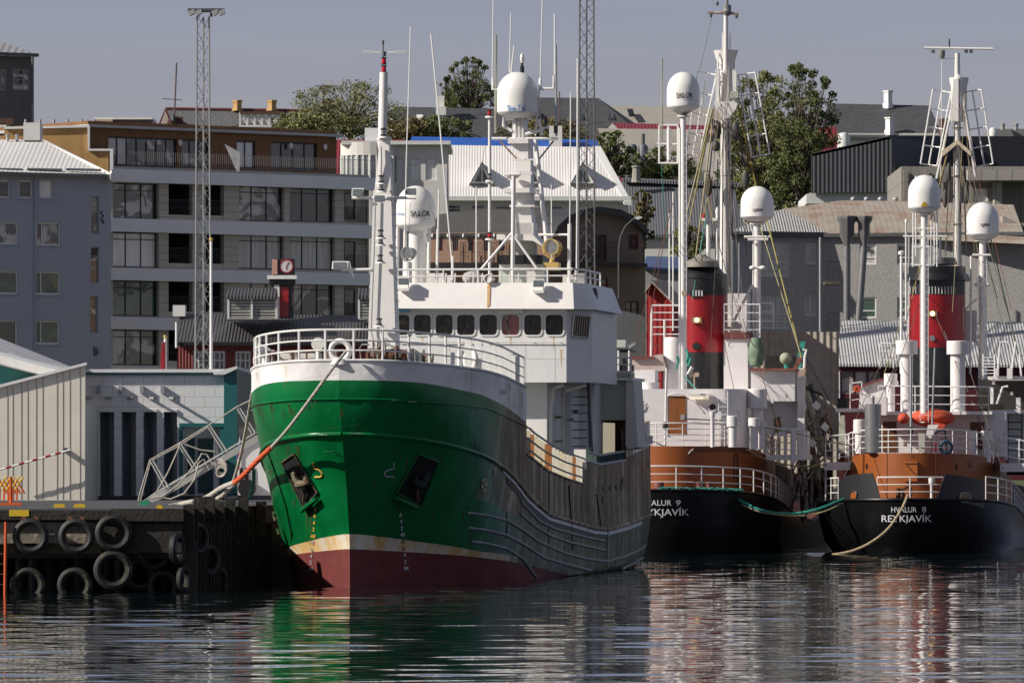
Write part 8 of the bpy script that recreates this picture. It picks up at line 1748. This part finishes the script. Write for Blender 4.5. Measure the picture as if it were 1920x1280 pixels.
MB(F).ppoly([(1500,640),(1510,640),(1500,700),(1490,690)],12,.1).build('net_bag',ROPEG,w9); MB(F).ppoly([(1498,695),(1512,690),(1508,704),(1496,708)],9,.3).build('work_lamp',M('beige_metal',(0,0,0)),w9)
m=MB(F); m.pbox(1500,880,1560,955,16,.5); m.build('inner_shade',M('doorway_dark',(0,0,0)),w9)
# ropes of the catchers
F=C8
rope('mooring_rope','teal rope sagging between the two whale catchers',[C9(*C9.P(1368,925,2.5)),C9(*C9.P(1392,940,2)),C9(*C9.P(1430,957,1.5)),C8(*C8.P(1480,963,1)),C8(*C8.P(1530,955,1)),C8(*C8.P(1570,940,1.5)),C8(*C8.P(1592,931,2))],.062,M('deep_teal_rope',(.02,.2,.16),.85,.3,8,bump=.02,bsc=40))
rope('mooring_rope','thin tan rope just below the teal rope between the whale catchers',[C9(*C9.P(1392,946,2)),C9(*C9.P(1430,960,1.5)),C8(*C8.P(1490,967,1)),C8(*C8.P(1540,960,1)),C8(*C8.P(1570,948,1.4))],.035,OR2)
rope('mooring_rope','double pale line from the round stern ring of the right catcher down into the water',[C8(*C8.P(1702,928,.0)),C8(*C8.P(1690,955,-.5)),C8(*C8.P(1664,992,-.9)),C8(*C8.P(1630,1018,-1.2)),C8(*C8.P(1595,1033,-1.3)),C8(*C8.P(1560,1039.5,-1.4))],.055,M('tan_line',(.42,.33,.2),.9,.2,7,bump=.01,bsc=40))
rope('mooring_rope','tan cable slung between the boat decks of the two whale catchers',[C9(*C9.P(1400,842,5)),C9(*C9.P(1440,862,6)),C9(*C9.P(1500,874,7)),C8(*C8.P(1550,870,6))],.03,OR2)
rope('mooring_rope','straight cable from the middle catcher vents across to the right catcher rail',[C9(*C9.P(1430,800,6)),C9(*C9.P(1490,812,7)),C8(*C8.P(1560,828,6)),C8(*C8.P(1600,836,6))],.025,OR2)

# finer rigging, cables and deck clutter on both catchers
random.seed(21)
for root,F,um_,mx,top,l0,l1 in ((w9,C9,um9,1361,(110,200),1290,1420),(w8,C8,um8,1795,(150,280),1700,1900)):
    for i in range(8):
        a=(mx+random.uniform(-18,18),random.uniform(*top)); b=(random.uniform(l0,l1),random.uniform(560,720)); rig(root,F,a,b,um_,random.uniform(8,28),random.choice((.008,.01,.014)),random.choice((None,OR2,M('rusty_wire',(0,0,0)),PUL)))
    for dx in (-1,1):
        m=MB(F); m.ptube([(mx+dx*5,230,um_-.3),(mx+dx*6,380,um_-.35),(mx+dx*7,540,um_-.4)],.03,5); m.build('mast_cable',PUL,root)
    for py in (240,330,420,500): MB(F).torus(F.P(mx,py,um_),.24,.03,(0,0,1),16,5).build('mast_band',M('beige_metal',(0,0,0)),root)
for i in range(22):
    px=random.choice((random.uniform(1400,1500),random.uniform(1640,1700),random.uniform(1760,1900))); F=C9 if px<1520 else C8; root=w9 if px<1520 else w8; py=random.uniform(700,765) if i%2 else random.uniform(815,838); h=random.uniform(6,14); w_=random.uniform(2,7); uu=random.uniform(9,11) if i%2 else random.uniform(5.6,7.5)
    MB(F).pbox(px-w_/2,py-h,px+w_/2,py,uu,.25).build('deck_gear',random.choice((SHW,GEAR,RDK,STEEL,CRM)),root)
SOOT=M('soot_streak',(.03,.02,.02),.8,.3,5)
